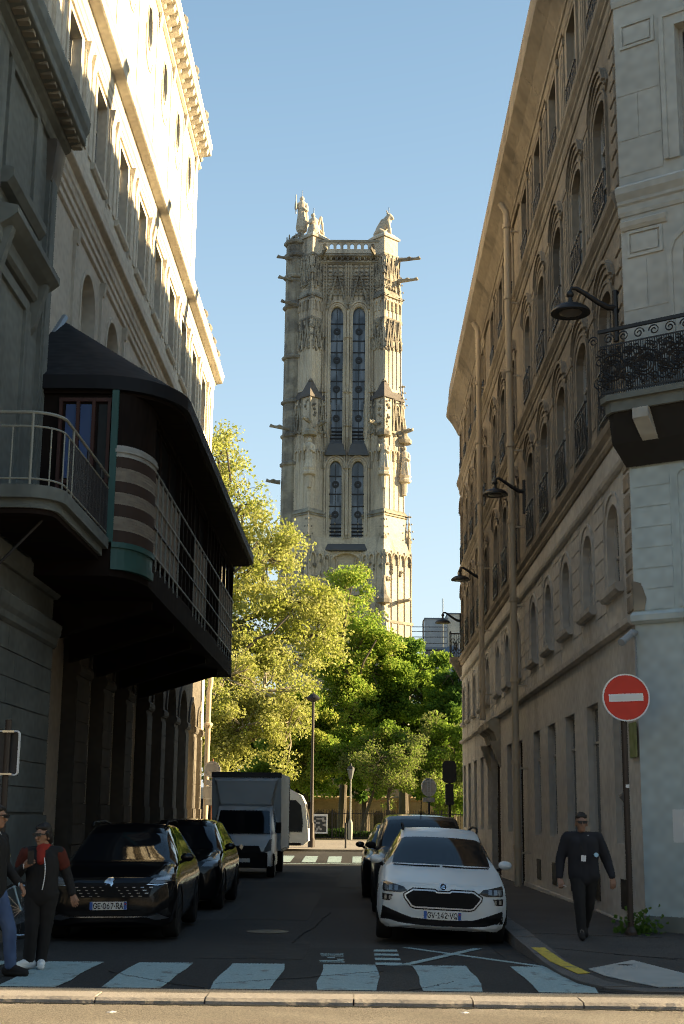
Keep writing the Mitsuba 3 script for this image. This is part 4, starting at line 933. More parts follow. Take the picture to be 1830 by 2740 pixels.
# corner buttresses, set diagonally, stage by stage
rng = random.Random(7)
for ci, c in enumerate(corners):
    bt = put('buttress', [prism(c, 2.45, 2.35, 0, 23.0), prism(c, 2.35, 2.0, 23.0, 24.2), prism(c, 1.95, 1.93, 24.2, 26.2), prism(c, 1.75, 1.72, 26.2, 36.3), prism(c, 1.5, 1.48, 36.3, 45.6), prism(c, 1.25, 1.25, 45.6, 49.6)], 'stone_tower', twr)
    if ci == 3: continue
    put('pier', [prism(c, 1.2, 1.2, 49.6, 51.0), prism(c, 1.4, 1.4, 51.0, 51.2), prism(c, 1.35, 0.8, 51.2, 51.6)], 'stone_tower', bt)
    put('weathering', [prism(c, 1.7, 1.62, 45.4, 45.55), prism(c, 1.66, 1.2, 45.55, 46.2), prism(c, 2.1, 1.9, 26.0, 26.2), prism(c, 2.1, 1.75, 26.2, 26.6)], 'stone_soot', bt)
    ribs, pin, soot = [], [], []
    for sgn in ((1, -1), (-1, -1)) if ci != 2 else ((1, -1), (1, 1)):
        d = np.array(sgn, float) / math.sqrt(2)          # outward direction of one face
        t = np.array([-d[1], d[0]])
        for z0, z1, r in ((8, 23, 2.4), (26.6, 36, 1.74), (37.2, 45.3, 1.49), (46.2, 49.4, 1.25)):
            ap, half = r / math.sqrt(2), r / math.sqrt(2)
            n_ = 5
            for q in np.linspace(-0.92, 0.92, n_):
                p_ = np.array(c) + d * ap + t * q * half
                ribs.append(cyl((p_[0], p_[1], z0), (p_[0], p_[1], z1), 0.075, 5))
            # blind arches in the heads of the stages, carved foliage in the ornate zones
            fr2 = Fr((c[0] + d[0] * ap, c[1] + d[1] * ap, 0), (t[0], t[1], 0), (d[0], d[1], 0))
            for q in (-0.69, -0.23, 0.23, 0.69):
                for hh in ([z1 - 0.15] if z1 < 30 else [z1 - 0.15, z0 + (z1 - z0) * 0.55]):
                    w_ = half * 0.42
                    ribs.append(fr2.ext(arch(q * half, hh - 1.0, hh, w_, w_ * 0.9, 7).difference(arch(q * half, hh - 1.1, hh - 0.12, w_ - 0.14, w_ * 0.7, 7)), -0.02, 0.14))
            for za, zb_, nf_ in ((33.0, 36.0, 70), (40.6, 43.2, 60), (46.3, 49.2, 60), (20.5, 22.6, 14)):
                if za >= z0 - 0.5 and zb_ <= z1 + 0.5:
                    for _ in range(nf_):
                        q_, v_ = rng.uniform(-0.95, 0.95) * half, rng.uniform(za, zb_)
                        o_ = ball((0, 0, 0), rng.uniform(0.07, 0.16), 0, (1, rng.uniform(0.8, 2.2), 0.9))
                        o_.apply_translation((q_, v_, 0.06))
                        soot.append(fr2.map(o_))
                    for q_ in ((-0.6, 0.0, 0.6) if za > 30 else ()):
                        ga = [(q_ * half - 0.3, za + 0.2), (q_ * half, zb_ - 0.2), (q_ * half + 0.3, za + 0.2)]
                        soot.append(fr2.ext(LineString(ga).buffer(0.07, cap_style=2, join_style=2), 0.0, 0.2))
    for vx, vy in diamond(1.0):
        for z0, z1, r in ((21.5, 26.6, 2.15), (33.5, 38.0, 1.62), (42.5, 48.0, 1.36)):
            p_ = (c[0] + vx * r, c[1] + vy * r)
            hgt = z1 - z0
            pin.append(hull([(p_[0] + x_, p_[1] + y_, z_) for x_, y_ in diamond(0.17) for z_ in (z0, z0 + hgt * 0.5)]))
            pin.append(hull([(p_[0] + x_, p_[1] + y_, z0 + hgt * 0.5) for x_, y_ in diamond(0.2)] + [(p_[0], p_[1], z1)]))
            for q in np.linspace(0.55, 0.92, 4):
                for x_, y_ in diamond(0.3 * (1.05 - q) * 2 + 0.06):
                    soot.append(ball((p_[0] + x_, p_[1] + y_, z0 + hgt * q), 0.085, 0))
            soot.append(hull([(p_[0] + x_, p_[1] + y_, z_) for x_, y_ in diamond(0.25) for z_ in (z0 + hgt * 0.48, z0 + hgt * 0.52)]))
    stuff(put('ribs', ribs, 'stone_tower', bt))
    stuff(put('pinnacles', pin, 'stone_tower', bt))
    stuff(put('crockets', soot, 'stone_soot', bt))
    if ci < 2:
        fc_ = (c[0], c[1] - 1.45)
        tt = put('front_turret', [prism(fc_, 0.72, 0.72, 33.3, 36.2), prism(fc_, 0.5, 0.72, 32.9, 33.3)], 'stone_tower', bt)
        put('cap', [prism(fc_, 0.95, 0.95, 36.1, 36.25), prism(fc_, 0.95, 0.03, 36.25, 38.0)], 'roof_tile', tt)
        put('ornament', [cyl((fc_[0] + x_, fc_[1] + y_, 33.3), (fc_[0] + x_, fc_[1] + y_, 36.1), 0.09, 5) for x_, y_ in diamond(0.72)] + [ball((fc_[0] + rng.uniform(-0.5, 0.5), fc_[1] - 0.4 + rng.uniform(-0.15, 0.15), rng.uniform(33.3, 35.9)), 0.13, 0) for _ in range(30)], 'stone_soot', tt)
        stuff(f'{tt}__ornament')
        for sx_ in (-1, 1):
            put('lean_roof', hull([(c[0] + sx_ * 0.5, c[1] - 1.3, 36.2), (c[0] + sx_ * 1.85, c[1] - 0.1, 36.2), (c[0] + sx_ * 0.5, c[1] - 0.9, 37.1), (c[0] + sx_ * 1.45, c[1] - 0.02, 37.0), (c[0] + sx_ * 0.5, c[1] - 0.8, 36.2), (c[0] + sx_ * 1.4, c[1] + 0.1, 36.2)]), 'roof_tile', tt)
    bands = [prism(c, r, r, z, z + 0.22) for r, z in ((1.95, 33.2), (1.58, 43.3), (1.4, 47.6), (1.42, 49.2), (2.5, 17.0))]
    stuff(put('bands', bands, 'stone_soot', bt))
# stair turret on the left corner with an openwork crown
tc = (AX - 4.55, FY + 0.9)
st = put('stair_turret', [lathe([(1.05, 0), (1.05, 23), (0.95, 26), (0.9, 36), (0.85, 50.7)], 8, (tc[0] - 0.1, tc[1], 0))], 'stone_soot', twr)
put('bands', [lathe([(0.95, 0), (1.08, 0.1), (1.08, 0.3), (0.95, 0.4)], 8, (tc[0] - 0.1, tc[1], z)) for z in (30.5, 33.0, 36.0, 40.0, 44.6, 47.4, 49.4, 50.6)], 'stone_soot', st); stuff(f'{st}__bands')
cr = []
for k in range(8):
    a_ = k * PI / 4
    x_, y_ = tc[0] - 0.1 + 0.82 * math.cos(a_), tc[1] + 0.82 * math.sin(a_)
    cr.append(cyl((x_, y_, 50.6), (x_, y_, 51.5), 0.12, 5, 0.05))
    cr.append(tube([(x_, y_, 50.5), (tc[0] - 0.1 + 0.6 * math.cos(a_) + 0.1, tc[1] + 0.6 * math.sin(a_), 51.3), (tc[0] + 0.36, tc[1], 52.0)], [0.12, 0.1, 0.09], 5))
put('crown', cr, 'stone_soot', st)
put('finial', lathe([(0.28, 51.0), (0.22, 51.9), (0.45, 52.05), (0.5, 52.25), (0.3, 52.4)], 8, (tc[0] + 0.36, tc[1], 0)), 'stone_tower', st)
# gargoyles
def gargoyle(p, d, L):
    d = np.array(d, float); d /= np.linalg.norm(d)
    p = np.array(p, float)
    pts = [p, p + d * L * 0.4 + (0, 0, 0.02), p + d * L * 0.8 + (0, 0, 0.06), p + d * L * 0.94 + (0, 0, 0.12), p + d * L]
    return [tube(pts, [0.2, 0.16, 0.12, 0.17, 0.06], 6), ball(p + d * L * 0.5 + (0, 0, 0.12), 0.2, 0, (1.2, 1.2, 0.8))]
for p_, d_, L in (((AX - 4.3, FY + 0.3, 49.2), (-1, -0.15, 0), 2.0), ((AX + 4.3, FY + 0.4, 49.2), (1, -0.1, 0), 2.0), ((AX - 4.2, FY + 0.3, 47.2), (-1, -0.3, 0), 2.0), ((AX + 4.2, FY + 0.4, 47.2), (1, -0.2, 0), 1.9),
                 ((AX - 4.5, FY, 44.9), (-1, -0.4, 0), 1.4), ((AX - 4.9, FY - 0.4, 33.6), (-1, -0.3, 0), 1.7), ((AX + 4.9, FY, 33.5), (1, -0.3, 0), 0.7), ((AX + 2.5, FY - 1.3, 33.8), (-1, -1, 0), 1.0), ((AX - 2.4, FY - 1.3, 33.7), (1, -1, 0), 1.0),
                 ((AX + 3.1, FY - 1.9, 18.8), (-0.8, -1, 0), 1.0), ((AX + 4.4, FY - 0.8, 18.8), (1, -0.5, 0), 1.0), ((AX - 5.6, FY, 29.0), (-1, -0.2, 0), 1.2), ((AX - 3.1, FY - 1.6, 33.9), (-0.7, -1, 0), 1.0), ((AX - 2.3, FY - 0.4, 49.3), (0.3, -1, 0), 1.4), ((AX + 2.3, FY - 0.4, 49.3), (-0.3, -1, 0), 1.4)):
    put('gargoyle', gargoyle(p_, d_, L), 'stone_soot', twr)

# statues: robed figures of stone, one mesh each
def chainmesh(bones, ref=0.08, it=6, sub=1):
    """Hulls of the spheres at both ends of every bone, joined into one smooth surface."""
    ms = []
    for a_, ra, b_, rb in bones:
        ms.append(manifold3d.Manifold.hull_points(np.vstack([ball(a_, ra, sub).vertices, ball(b_, rb, sub).vertices]).astype(np.float32)) if False else manifold3d.Manifold(manifold3d.Mesh(*(lambda h: (np.array(h.vertices, np.float32), np.array(h.faces, np.uint32)))(hull(np.vstack([ball(a_, ra, sub).vertices, ball(b_, rb, sub).vertices]))))))
    m = manifold3d.Manifold.batch_boolean(ms, manifold3d.OpType.Add)
    m = m.refine_to_length(ref).to_mesh()
    t_ = trimesh.Trimesh(np.array(m.vert_properties[:, :3]), np.array(m.tri_verts), process=True)
    if it:
        trimesh.smoothing.filter_taubin(t_, iterations=it)
    return t_
def robed(h, arm=True, staff=False):
    s = h / 3.0
    b = [((0, 0, 0.05), 0.52, (0, 0, 1.3), 0.36), ((0, 0, 1.3), 0.36, (0, 0, 2.2), 0.38), ((-0.3, 0, 2.2), 0.2, (0.3, 0, 2.2), 0.2), ((0, 0, 2.3), 0.13, (0, -0.03, 2.62), 0.15), ((0, -0.04, 2.72), 0.22, (0, -0.02, 2.8), 0.2),
         ((0.36, 0, 2.2), 0.17, (0.46, -0.15, 1.6), 0.14), ((0.46, -0.15, 1.6), 0.14, (0.15, -0.4, 1.75), 0.1), ((0.3, 0.15, 2.0), 0.2, (0.42, 0.1, 0.3), 0.2)]
    b += [((-0.36, 0, 2.2), 0.17, (-0.52, -0.2, 1.75), 0.13), ((-0.52, -0.2, 1.75), 0.13, (-0.5, -0.4, 2.25), 0.09)]
    b += [((x_, -0.36, 0.1), 0.13, (x_ * 0.7, -0.28, 1.4), 0.08) for x_ in (-0.28, 0.0, 0.28)]
    if staff: b.append(((-0.5, -0.42, 1.2), 0.045, (-0.5, -0.42, 2.95), 0.045))
    m = chainmesh(b, 0.12, 5, 1); m.apply_scale(s); return m
s1 = robed(3.05, staff=True); s1.apply_translation((AX - 4.2, FY + 0.9, 52.35))
put('statue', s1, 'stone_white', smooth=True, label='tall robed stone figure on the turret finial, highest of the tower statues', category='statue')
put('rod', cyl((AX - 4.2, FY + 0.9, 55.2), (AX - 4.2, FY + 0.9, 55.95), 0.03, 5), 'zinc', 'statue')
sd = chainmesh([((0, 0, 0.1), 0.62, (0, 0, 0.7), 0.5), ((0, -0.35, 0.7), 0.28, (0, -0.5, 0.1), 0.25), ((0, 0, 0.7), 0.42, (0, -0.05, 1.4), 0.34), ((-0.28, -0.05, 1.4), 0.17, (0.28, -0.05, 1.4), 0.17), ((0, -0.05, 1.5), 0.12, (-0.05, -0.1, 1.75), 0.13), ((-0.06, -0.14, 1.86), 0.2, (-0.05, -0.12, 1.92), 0.19),
                ((0.35, 0.15, 0.8), 0.12, (0.62, 0.3, 1.85), 0.14), ((0.62, 0.3, 1.85), 0.14, (0.75, 0.3, 1.2), 0.1), ((0.75, 0.3, 1.2), 0.1, (0.85, 0.28, 0.2), 0.1), ((0.35, 0.15, 0.8), 0.12, (0.8, 0.3, 0.3), 0.12), ((-0.34, -0.05, 1.4), 0.13, (-0.4, -0.4, 1.0), 0.11), ((-0.4, -0.4, 1.0), 0.11, (-0.1, -0.55, 1.1), 0.09)], 0.12, 5)
sd.apply_translation((AX - CX_, FY + 0.55, 51.5))
k = put('statue', sd, 'stone_white', smooth=True, label='seated winged stone figure on the left corner pier of the tower parapet', category='statue')
put('rod', cyl((AX - CX_, FY + 0.5, 53.4), (AX - CX_, FY + 0.5, 54.1), 0.03, 5), 'zinc', k)
ox = chainmesh([((-0.45, 0.1, 0.25), 0.42, (0.15, 0, 1.2), 0.42), ((0.15, 0, 1.2), 0.42, (0.42, -0.1, 1.72), 0.26), ((0.42, -0.1, 1.72), 0.24, (0.68, -0.18, 1.5), 0.15), ((0.3, -0.22, 1.1), 0.2, (0.5, -0.28, 0.1), 0.13), ((0.3, 0.2, 1.1), 0.2, (0.5, 0.24, 0.1), 0.13), ((-0.4, -0.3, 0.3), 0.28, (0.05, -0.4, 0.12), 0.16), ((-0.4, 0.3, 0.3), 0.28, (0.05, 0.4, 0.12), 0.16),
                ((0.3, -0.2, 1.9), 0.06, (0.16, -0.34, 2.15), 0.04), ((0.3, 0.05, 1.9), 0.06, (0.2, 0.2, 2.15), 0.04), ((-0.1, 0, 1.3), 0.25, (-0.55, 0.1, 0.6), 0.2), ((-0.75, 0.1, 0.15), 0.2, (-0.5, 0.1, 0.6), 0.2)], 0.12, 5)
ox.apply_scale(1.05); ox.apply_translation((AX + CX_ + 0.0, FY + 0.55, 51.5))
k = put('statue', ox, 'stone_white', smooth=True, label='seated horned beast of stone on the right corner pier of the parapet', category='statue')
put('rod', cyl((AX + CX_ + 0.4, FY + 0.5, 53.5), (AX + CX_ + 0.4, FY + 0.5, 54.2), 0.03, 5), 'zinc', k)
nf = robed(2.7)
for (x_, y_, z_), lb in (((AX - CX_, FY - 1.2, 29.9), 'robed stone figure in the left buttress niche of the tower, mid height'), ((AX + CX_, FY - 1.2, 29.9), 'robed stone figure in the right buttress niche of the tower, mid height'),
                         ((AX + CX_ + 1.75, FY + 0.3, 29.6), 'robed stone figure on the sunlit right flank of the tower, mid height'), ((AX + CX_, FY - 2.2, 15.6), 'robed stone figure low on the right front buttress, just above the trees')):
    m = nf.copy(); m.apply_translation((x_, y_, z_))
    k = put('statue', m, 'stone_white', smooth=True, label=lb, category='statue')
    put('pedestal', lathe([(0.2, -1.6), (0.3, -0.6), (0.55, -0.5), (0.6, -0.3), (0.5, -0.2), (0.6, 0.05)], 8, (x_, y_, z_)), 'stone_white', k)
    put('canopy', [lathe([(0.62, 2.9), (0.66, 3.2), (0.3, 3.6), (0.05, 5.2)], 8, (x_, y_ + 0.1, z_))], 'stone_soot', k)
# ---- the park: trees, fence, low stone pavilion, far houses ---------------------------------------------
LEAF = {}
scene['leaf_hedge'] = {'type': 'principledthin', 'base_color': tex((0.03, 0.06, 0.015)), 'roughness': 0.6, 'diff_trans': 0.6, 'eta': 1.3}
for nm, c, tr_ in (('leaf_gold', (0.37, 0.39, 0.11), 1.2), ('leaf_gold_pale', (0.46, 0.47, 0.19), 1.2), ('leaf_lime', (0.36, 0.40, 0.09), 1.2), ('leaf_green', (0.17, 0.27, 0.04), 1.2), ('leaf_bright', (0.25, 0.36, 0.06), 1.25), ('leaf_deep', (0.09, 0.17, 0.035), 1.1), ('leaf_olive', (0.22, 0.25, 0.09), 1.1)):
    scene[nm] = {'type': 'principledthin', 'base_color': tex(c), 'roughness': 0.55, 'diff_trans': tr_, 'eta': 1.3}
mat('bark', lambda p, n, uv: mix((0.10, 0.085, 0.065), (0.055, 0.045, 0.035), noise(p.x * 5, p.y * 5, p.z * 1.5)), 0.9)
mat('bark_pale', lambda p, n, uv: mix((0.32, 0.28, 0.20), (0.18, 0.16, 0.11), smoothstep(0.4, 0.6, noise(p.x * 3, p.y * 3, p.z * 1.2))), 0.9)

def leaves(pts, size, seed, droop=0.25):
    """Small folded leaf faces, one at each point."""
    r = np.random.default_rng(seed)
    n = len(pts)
    d = r.normal(size=(n, 3)); d[:, 2] -= droop; d /= np.linalg.norm(d, axis=1, keepdims=True)
    e = np.cross(d, r.normal(size=(n, 3))); e /= np.linalg.norm(e, axis=1, keepdims=True) + 1e-9
    nn = np.cross(d, e)
    s = size * r.uniform(0.6, 1.3, (n, 1))
    a = pts - d * s * 0.5
    b = pts + d * s * 0.6
    l_ = pts + e * s * 0.42 + nn * s * 0.14
    q = pts - e * s * 0.42 + nn * s * 0.14
    v = np.stack([a, l_, b, q], 1).reshape(-1, 3)
    i = np.arange(n)[:, None] * 4
    f = np.vstack([i + [0, 1, 2], i + [0, 2, 3]])
    return trimesh.Trimesh(v, f, process=False)

def tree(name, label, base, top, blobs, seed, leaf_mats, n_leaves, leaf, bark='bark', lean=(0, 0), trunk_r=0.3, group='trees of the park', twig=1.0, first=0.3, gap=0.45, airy=1.15, limbs=()):
    """blobs: (centre, radii) ellipsoids that the crown fills, unevenly; limbs reach into each and twigs carry the leaf clumps."""
    rg = np.random.default_rng(seed)
    key = thing(name, label, 'tree', group)
    base, top = np.array(base, float), np.array(top, float)
    k = np.linspace(0, 1, 9)
    spine = base + (top - base) * k[:, None] + np.stack([np.sin(k * 5 + seed) * 0.22 * k, np.cos(k * 4 + seed) * 0.2 * k, k * 0], 1)
    wood = [tube(spine, trunk_r * (1 - 0.8 * k) + 0.03, 9)]
    clumps = []
    for (c, r) in blobs:
        c, r = np.array(c, float), np.array(r, float)
        start = spine[min(8, max(2, int(8 * np.clip((c[2] - r[2] * 0.7 - base[2]) / max(top[2] - base[2], 1), first, 0.95))))]
        mid = (start + c) / 2 + rg.normal(size=3) * 0.25 + (0, 0, 0.3)
        lr = max(0.05, trunk_r * 0.4)
        wood.append(tube([start, mid, c], [lr, lr * 0.7, lr * 0.4], 6))
        m = max(6, int(5.5 * r[0] * r[1] * r[2] ** 0.5 * 0.5))
        for _ in range(m):
            d = rg.normal(size=3); d /= np.linalg.norm(d)
            rad = rg.uniform(0.35, 1.0) ** 0.5
            e = c + d * r * rad
            j = c + (e - c) * rg.uniform(0.1, 0.4)
            h_ = (j + e) / 2 + rg.normal(size=3) * 0.15
            wood.append(tube([j, h_, e], [0.05 * twig, 0.032 * twig, 0.012], 4))
            clumps.append((e, airy * rg.uniform(0.35, 0.85) * (0.5 + 0.16 * r.mean())))
            for _ in range(2):
                e2 = e + rg.normal(size=3) * 0.5
                wood.append(tube([h_, e2], [0.022 * twig, 0.008], 3))
                clumps.append((e2, airy * rg.uniform(0.3, 0.6)))
    for lm_ in limbs:
        wood.append(tube(lm_, np.linspace(0.13, 0.05, len(lm_)), 6))
    put('trunk', wood, bark, key)
    w_ = np.array([s ** 2 for _, s in clumps]); w_ /= w_.sum()
    which = rg.choice(len(clumps), n_leaves, p=w_)
    cc, ss = np.array([c for c, _ in clumps]), np.array([s for _, s in clumps])
    o = rg.normal(size=(n_leaves, 3)); o /= np.linalg.norm(o, axis=1, keepdims=True)
    P = cc[which] + o * (ss[which] * rg.uniform(0.15, 1.0, n_leaves) ** 0.6)[:, None] * (1, 1, 0.75)
    keep = meshkit.fbm(P * 0.55 + seed, 2) > gap - 0.12 * rg.random(n_leaves)
    P = P[keep]
    tone = meshkit.noise(P * 0.8 + 5 * seed) + rg.normal(size=len(P)) * 0.16
    n_ = len(leaf_mats)
    edges = np.quantile(tone, np.linspace(0, 1, n_ + 1))
    for i, lm in enumerate(leaf_mats):
        s = (tone >= edges[i]) & (tone <= edges[i + 1])
        if s.sum():
            stuff(put('crown', leaves(P[s], leaf, seed * 10 + i), lm, key))
    return key

tree('plane_tree', 'tall golden plane tree in young leaf at the left, its thin top against the sky', (-10.5, 84, 0.2), (-9.6, 84.5, 22), [((-9.0, 84, 23.4), (1.7, 1.8, 2.4)), ((-7.4, 83.6, 20.4), (1.9, 2.1, 2.0)), ((-9.8, 85, 19.5), (2.6, 2.6, 2.4)), ((-5.9, 84, 17.0), (2.3, 2.6, 2.2)),
      ((-8.8, 84, 16), (2.8, 2.6, 2.4)), ((-4.1, 83.5, 14.2), (2.1, 2.4, 1.8)), ((-7.0, 83, 13.0), (2.6, 2.5, 2.0)), ((-10, 84, 12), (2.8, 2.6, 2.4)), ((-4.6, 83, 11.0), (2.2, 2.2, 1.7)), ((-8.0, 82.5, 9.4), (2.6, 2.4, 1.8)), ((-2.6, 83.5, 12.3), (1.7, 2.0, 1.3))], 3, ['leaf_gold', 'leaf_gold_pale', 'leaf_lime'], 60000, 0.19, 'bark', trunk_r=0.42, gap=0.42, airy=1.9, limbs=[[(-9.5, 83, 9.0), (-8.0, 80.5, 10.2), (-7.0, 80.0, 10.7), (-6.0, 79.8, 11.6), (-5.2, 79.8, 11.9), (-4.2, 80, 13.0)], [(-9.6, 84, 14), (-8.2, 81.5, 15.2), (-7.2, 81, 16.0), (-6.2, 81, 17.6)], [(-9.4, 84, 17), (-8.6, 82, 19.5), (-8.0, 82, 21.5), (-8.3, 82, 23.5)]])
tree('plane_tree', 'low spreading golden tree with pale twigs just above the box van', (-8.2, 78, 0.2), (-7.8, 78, 7.5), [((-7.6, 77.5, 9.0), (2.6, 2.2, 1.8)), ((-5.4, 77.5, 8.4), (2.2, 2.0, 1.9)), ((-9.4, 78, 7.4), (2.2, 2, 1.7)), ((-6.4, 77, 6.4), (2.5, 2.0, 1.5)), ((-8.6, 77.2, 5.2), (2.2, 1.8, 1.2)), ((-4.0, 77.6, 6.4), (1.5, 1.6, 1.4))], 5, ['leaf_gold', 'leaf_gold_pale', 'leaf_lime'], 46000, 0.15, 'bark_pale', trunk_r=0.28, twig=1.3, gap=0.40, airy=1.6)
tree('ash_tree', 'light green tree with open branches in front of the tower base', (-1.2, 90, 0.2), (-0.6, 90, 13), [((-0.9, 90, 15.6), (1.6, 1.8, 1.9)), ((0.3, 89.8, 13.2), (1.6, 1.8, 1.7)), ((-2.1, 90, 13.4), (1.7, 1.8, 1.8)), ((0.6, 89.6, 10.8), (1.7, 1.9, 1.6)), ((-1.7, 89.5, 10.6), (2.0, 2.0, 1.7)), ((-0.4, 89, 8.2), (2.1, 1.9, 1.6)), ((-2.9, 89, 8.0), (1.8, 1.7, 1.5))], 8, ['leaf_bright', 'leaf_lime', 'leaf_bright'], 36000, 0.17, 'bark', trunk_r=0.26, gap=0.42, airy=1.6, limbs=[[(-0.8, 89.5, 6), (-0.4, 88.4, 9), (0.2, 88, 11.2), (1.0, 88, 12.6)], [(-0.4, 88.4, 9), (-1.2, 88, 11.5), (-1.0, 88, 14), (-0.6, 88, 16)]])
tree('chestnut_tree', 'dense vivid green chestnut tree right of the tower base', (2.9, 92, 0.2), (2.8, 92, 10.5), [((2.0, 92, 11.8), (2.1, 2.2, 1.7)), ((3.9, 92, 11.2), (1.9, 2.2, 1.7)), ((1.5, 91.5, 9.6), (2.0, 2.2, 1.6)), ((4.6, 91.6, 9.0), (1.8, 2.2, 1.7)), ((3.0, 91, 9.4), (2.2, 2.0, 1.8)), ((5.2, 91.5, 7.2), (1.5, 1.9, 1.4)), ((2.2, 91, 7.6), (1.9, 1.9, 1.3))], 11, ['leaf_deep', 'leaf_green', 'leaf_bright', 'leaf_bright'], 60000, 0.20, 'bark', trunk_r=0.35, gap=0.37, airy=1.35)
tree('chestnut_tree', 'dark green tree half hidden behind the building on the right', (7.0, 88, 0.2), (6.8, 88, 7.8), [((6.4, 88, 9.6), (1.7, 2, 1.6)), ((7.8, 88, 9.0), (2.0, 2, 1.8)), ((6.0, 87.5, 7.6), (1.5, 1.8, 1.5)), ((7.4, 87.4, 6.6), (2.0, 1.8, 1.7)), ((6.2, 87, 5.4), (1.8, 1.7, 1.3))], 14, ['leaf_deep', 'leaf_deep', 'leaf_green'], 38000, 0.19, 'bark', trunk_r=0.3, gap=0.38, airy=1.3)
tree('linden_tree', 'bright green tree behind the tall lamp post, low in the park', (-3.4, 87, 0.2), (-3.3, 87, 6), [((-3.6, 86.6, 7.2), (1.8, 1.7, 1.5)), ((-2.0, 86.4, 6.2), (1.7, 1.6, 1.5)), ((-4.8, 86.6, 5.6), (1.6, 1.5, 1.4)), ((-3.0, 86, 4.6), (1.8, 1.5, 1.2)), ((-1.2, 86.4, 4.6), (1.2, 1.4, 1.0)), ((-5.6, 86.6, 3.6), (1.2, 1.4, 1.0))], 17, ['leaf_green', 'leaf_bright', 'leaf_lime'], 36000, 0.17, 'bark', trunk_r=0.22, gap=0.40, airy=1.5)
tree('young_tree', 'slender young tree with sparse olive twigs beside the park lamp', (1.7, 81, 0.2), (1.8, 81, 4.4), [((1.9, 81, 5.0), (1.5, 1.3, 1.3)), ((0.9, 81, 4.4), (1.1, 1.1, 1.0)), ((2.9, 81, 4.5), (1.1, 1.1, 1.0)), ((2.0, 80.8, 3.6), (1.3, 1.1, 0.8))], 21, ['leaf_olive', 'leaf_bright', 'leaf_olive'], 9000, 0.11, 'bark', trunk_r=0.1, twig=0.9, first=0.45, gap=0.44)
tree('young_tree', 'small green tree with a leaning stem right of the park lamp', (0.1, 82.5, 0.2), (0.9, 82.5, 4.2), [((0.2, 83, 5.2), (1.3, 1.2, 1.1)), ((-0.7, 83, 4.6), (1.1, 1.1, 1.0)), ((0.8, 83.5, 6.4), (1.5, 1.2, 1.1))], 23, ['leaf_green', 'leaf_bright', 'leaf_olive'], 12000, 0.16, 'bark', trunk_r=0.11, first=0.5, gap=0.42)
tree('linden_tree', 'green tree with pale upper leaves at the right edge of the park', (5.6, 84, 0.2), (5.5, 84, 4.8), [((5.2, 84, 5.8), (1.6, 1.5, 1.3)), ((3.8, 84, 5.2), (1.5, 1.4, 1.3)), ((6.6, 84, 5.0), (1.6, 1.5, 1.4)), ((4.4, 83.6, 3.8), (1.6, 1.4, 1.1)), ((3.0, 84, 4.2), (1.2, 1.3, 1.0)), ((5.8, 83.4, 3.2), (1.5, 1.3, 1.0))], 27, ['leaf_green', 'leaf_bright', 'leaf_olive'], 32000, 0.15, 'bark', trunk_r=0.2, gap=0.40, airy=1.5)
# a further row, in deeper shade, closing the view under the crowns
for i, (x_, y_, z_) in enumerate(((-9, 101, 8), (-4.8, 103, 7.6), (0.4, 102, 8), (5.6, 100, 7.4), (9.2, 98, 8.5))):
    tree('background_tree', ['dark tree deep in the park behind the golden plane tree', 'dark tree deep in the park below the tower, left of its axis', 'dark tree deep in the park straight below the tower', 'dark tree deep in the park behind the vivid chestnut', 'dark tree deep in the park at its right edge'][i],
         (x_, y_, 0.3), (x_, y_, z_ * 0.8), [((x_, y_, z_), (2.4, 2.0, 2.0)), ((x_ - 1.6, y_, z_ - 2), (2.0, 1.8, 1.7)), ((x_ + 1.7, y_, z_ - 1.7), (2.0, 1.8, 1.8)), ((x_ + 0.2, y_ - 1, z_ - 3.6), (2.6, 1.8, 1.4))], 31 + i, ['leaf_deep', 'leaf_deep', 'leaf_green'], 15000, 0.32, 'bark', trunk_r=0.3, gap=0.38)

# park ground, border planting, fence
struct('park_ground', sheet(rect(-60, 77.2, 60, 140), 0.12, [77, 78, 140, 300], None, '', thick=0.3), 'park_earth')
struct('far_pavement', sheet(Polygon([(-60, 65.6), (60, 65.6), (60, 77.1), (-60, 77.1)]), 0.1, [60, 68, 78], None, '', thick=0.3), 'pavement_light')
rg = np.random.default_rng(5)
hp = np.stack([rg.uniform(-14, 9, 16000), 78.6 + rg.uniform(0, 1.2, 16000), 0.25 + rg.uniform(0, 1, 16000) ** 1.4 * 0.5], 1)
hp[:, 2] *= 0.6 + 0.8 * meshkit.noise(hp * (0.9, 0.9, 0))
hd = put('hedge', leaves(hp, 0.15, 91), 'leaf_hedge')
labels[hd] = {'label': 'low dark hedge growing behind the park fence', 'category': 'hedge', 'kind': 'stuff'}
fc = thing('park_fence', 'black iron railing fence along the edge of the park', 'fence')
dbar = shp([box(-0.014, 0.014, -0.014, 0.014, 0, 1.62), hull([(-0.02, -0.02, 1.62), (0.02, 0.02, 1.62), (0.02, -0.02, 1.62), (-0.02, 0.02, 1.62), (0, 0, 1.76)])], 'iron')
for z in (0.42, 1.72):
    put('rail', box(-9, 8, 77.98, 78.02, z, z + 0.045), 'iron', fc)
for x in np.arange(-5.6, 6.6, 0.145):
    put('bar', dbar, None, fc, at=T().translate([float(x), 78.0, 0.24]))
put('kerb', box(-14, 10, 77.8, 78.2, 0.05, 0.36), 'granite', fc)
for x in (-4.5, -1.5, 1.5, 4.5):
    put('post', [box(x - 0.04, x + 0.04, 77.96, 78.04, 0.3, 1.95)], 'iron', fc)
struct('lawn', sheet(rect(-40, 80.2, 40, 96), 0.14, [80, 96], None, '', thick=0.05), 'lawn_green')
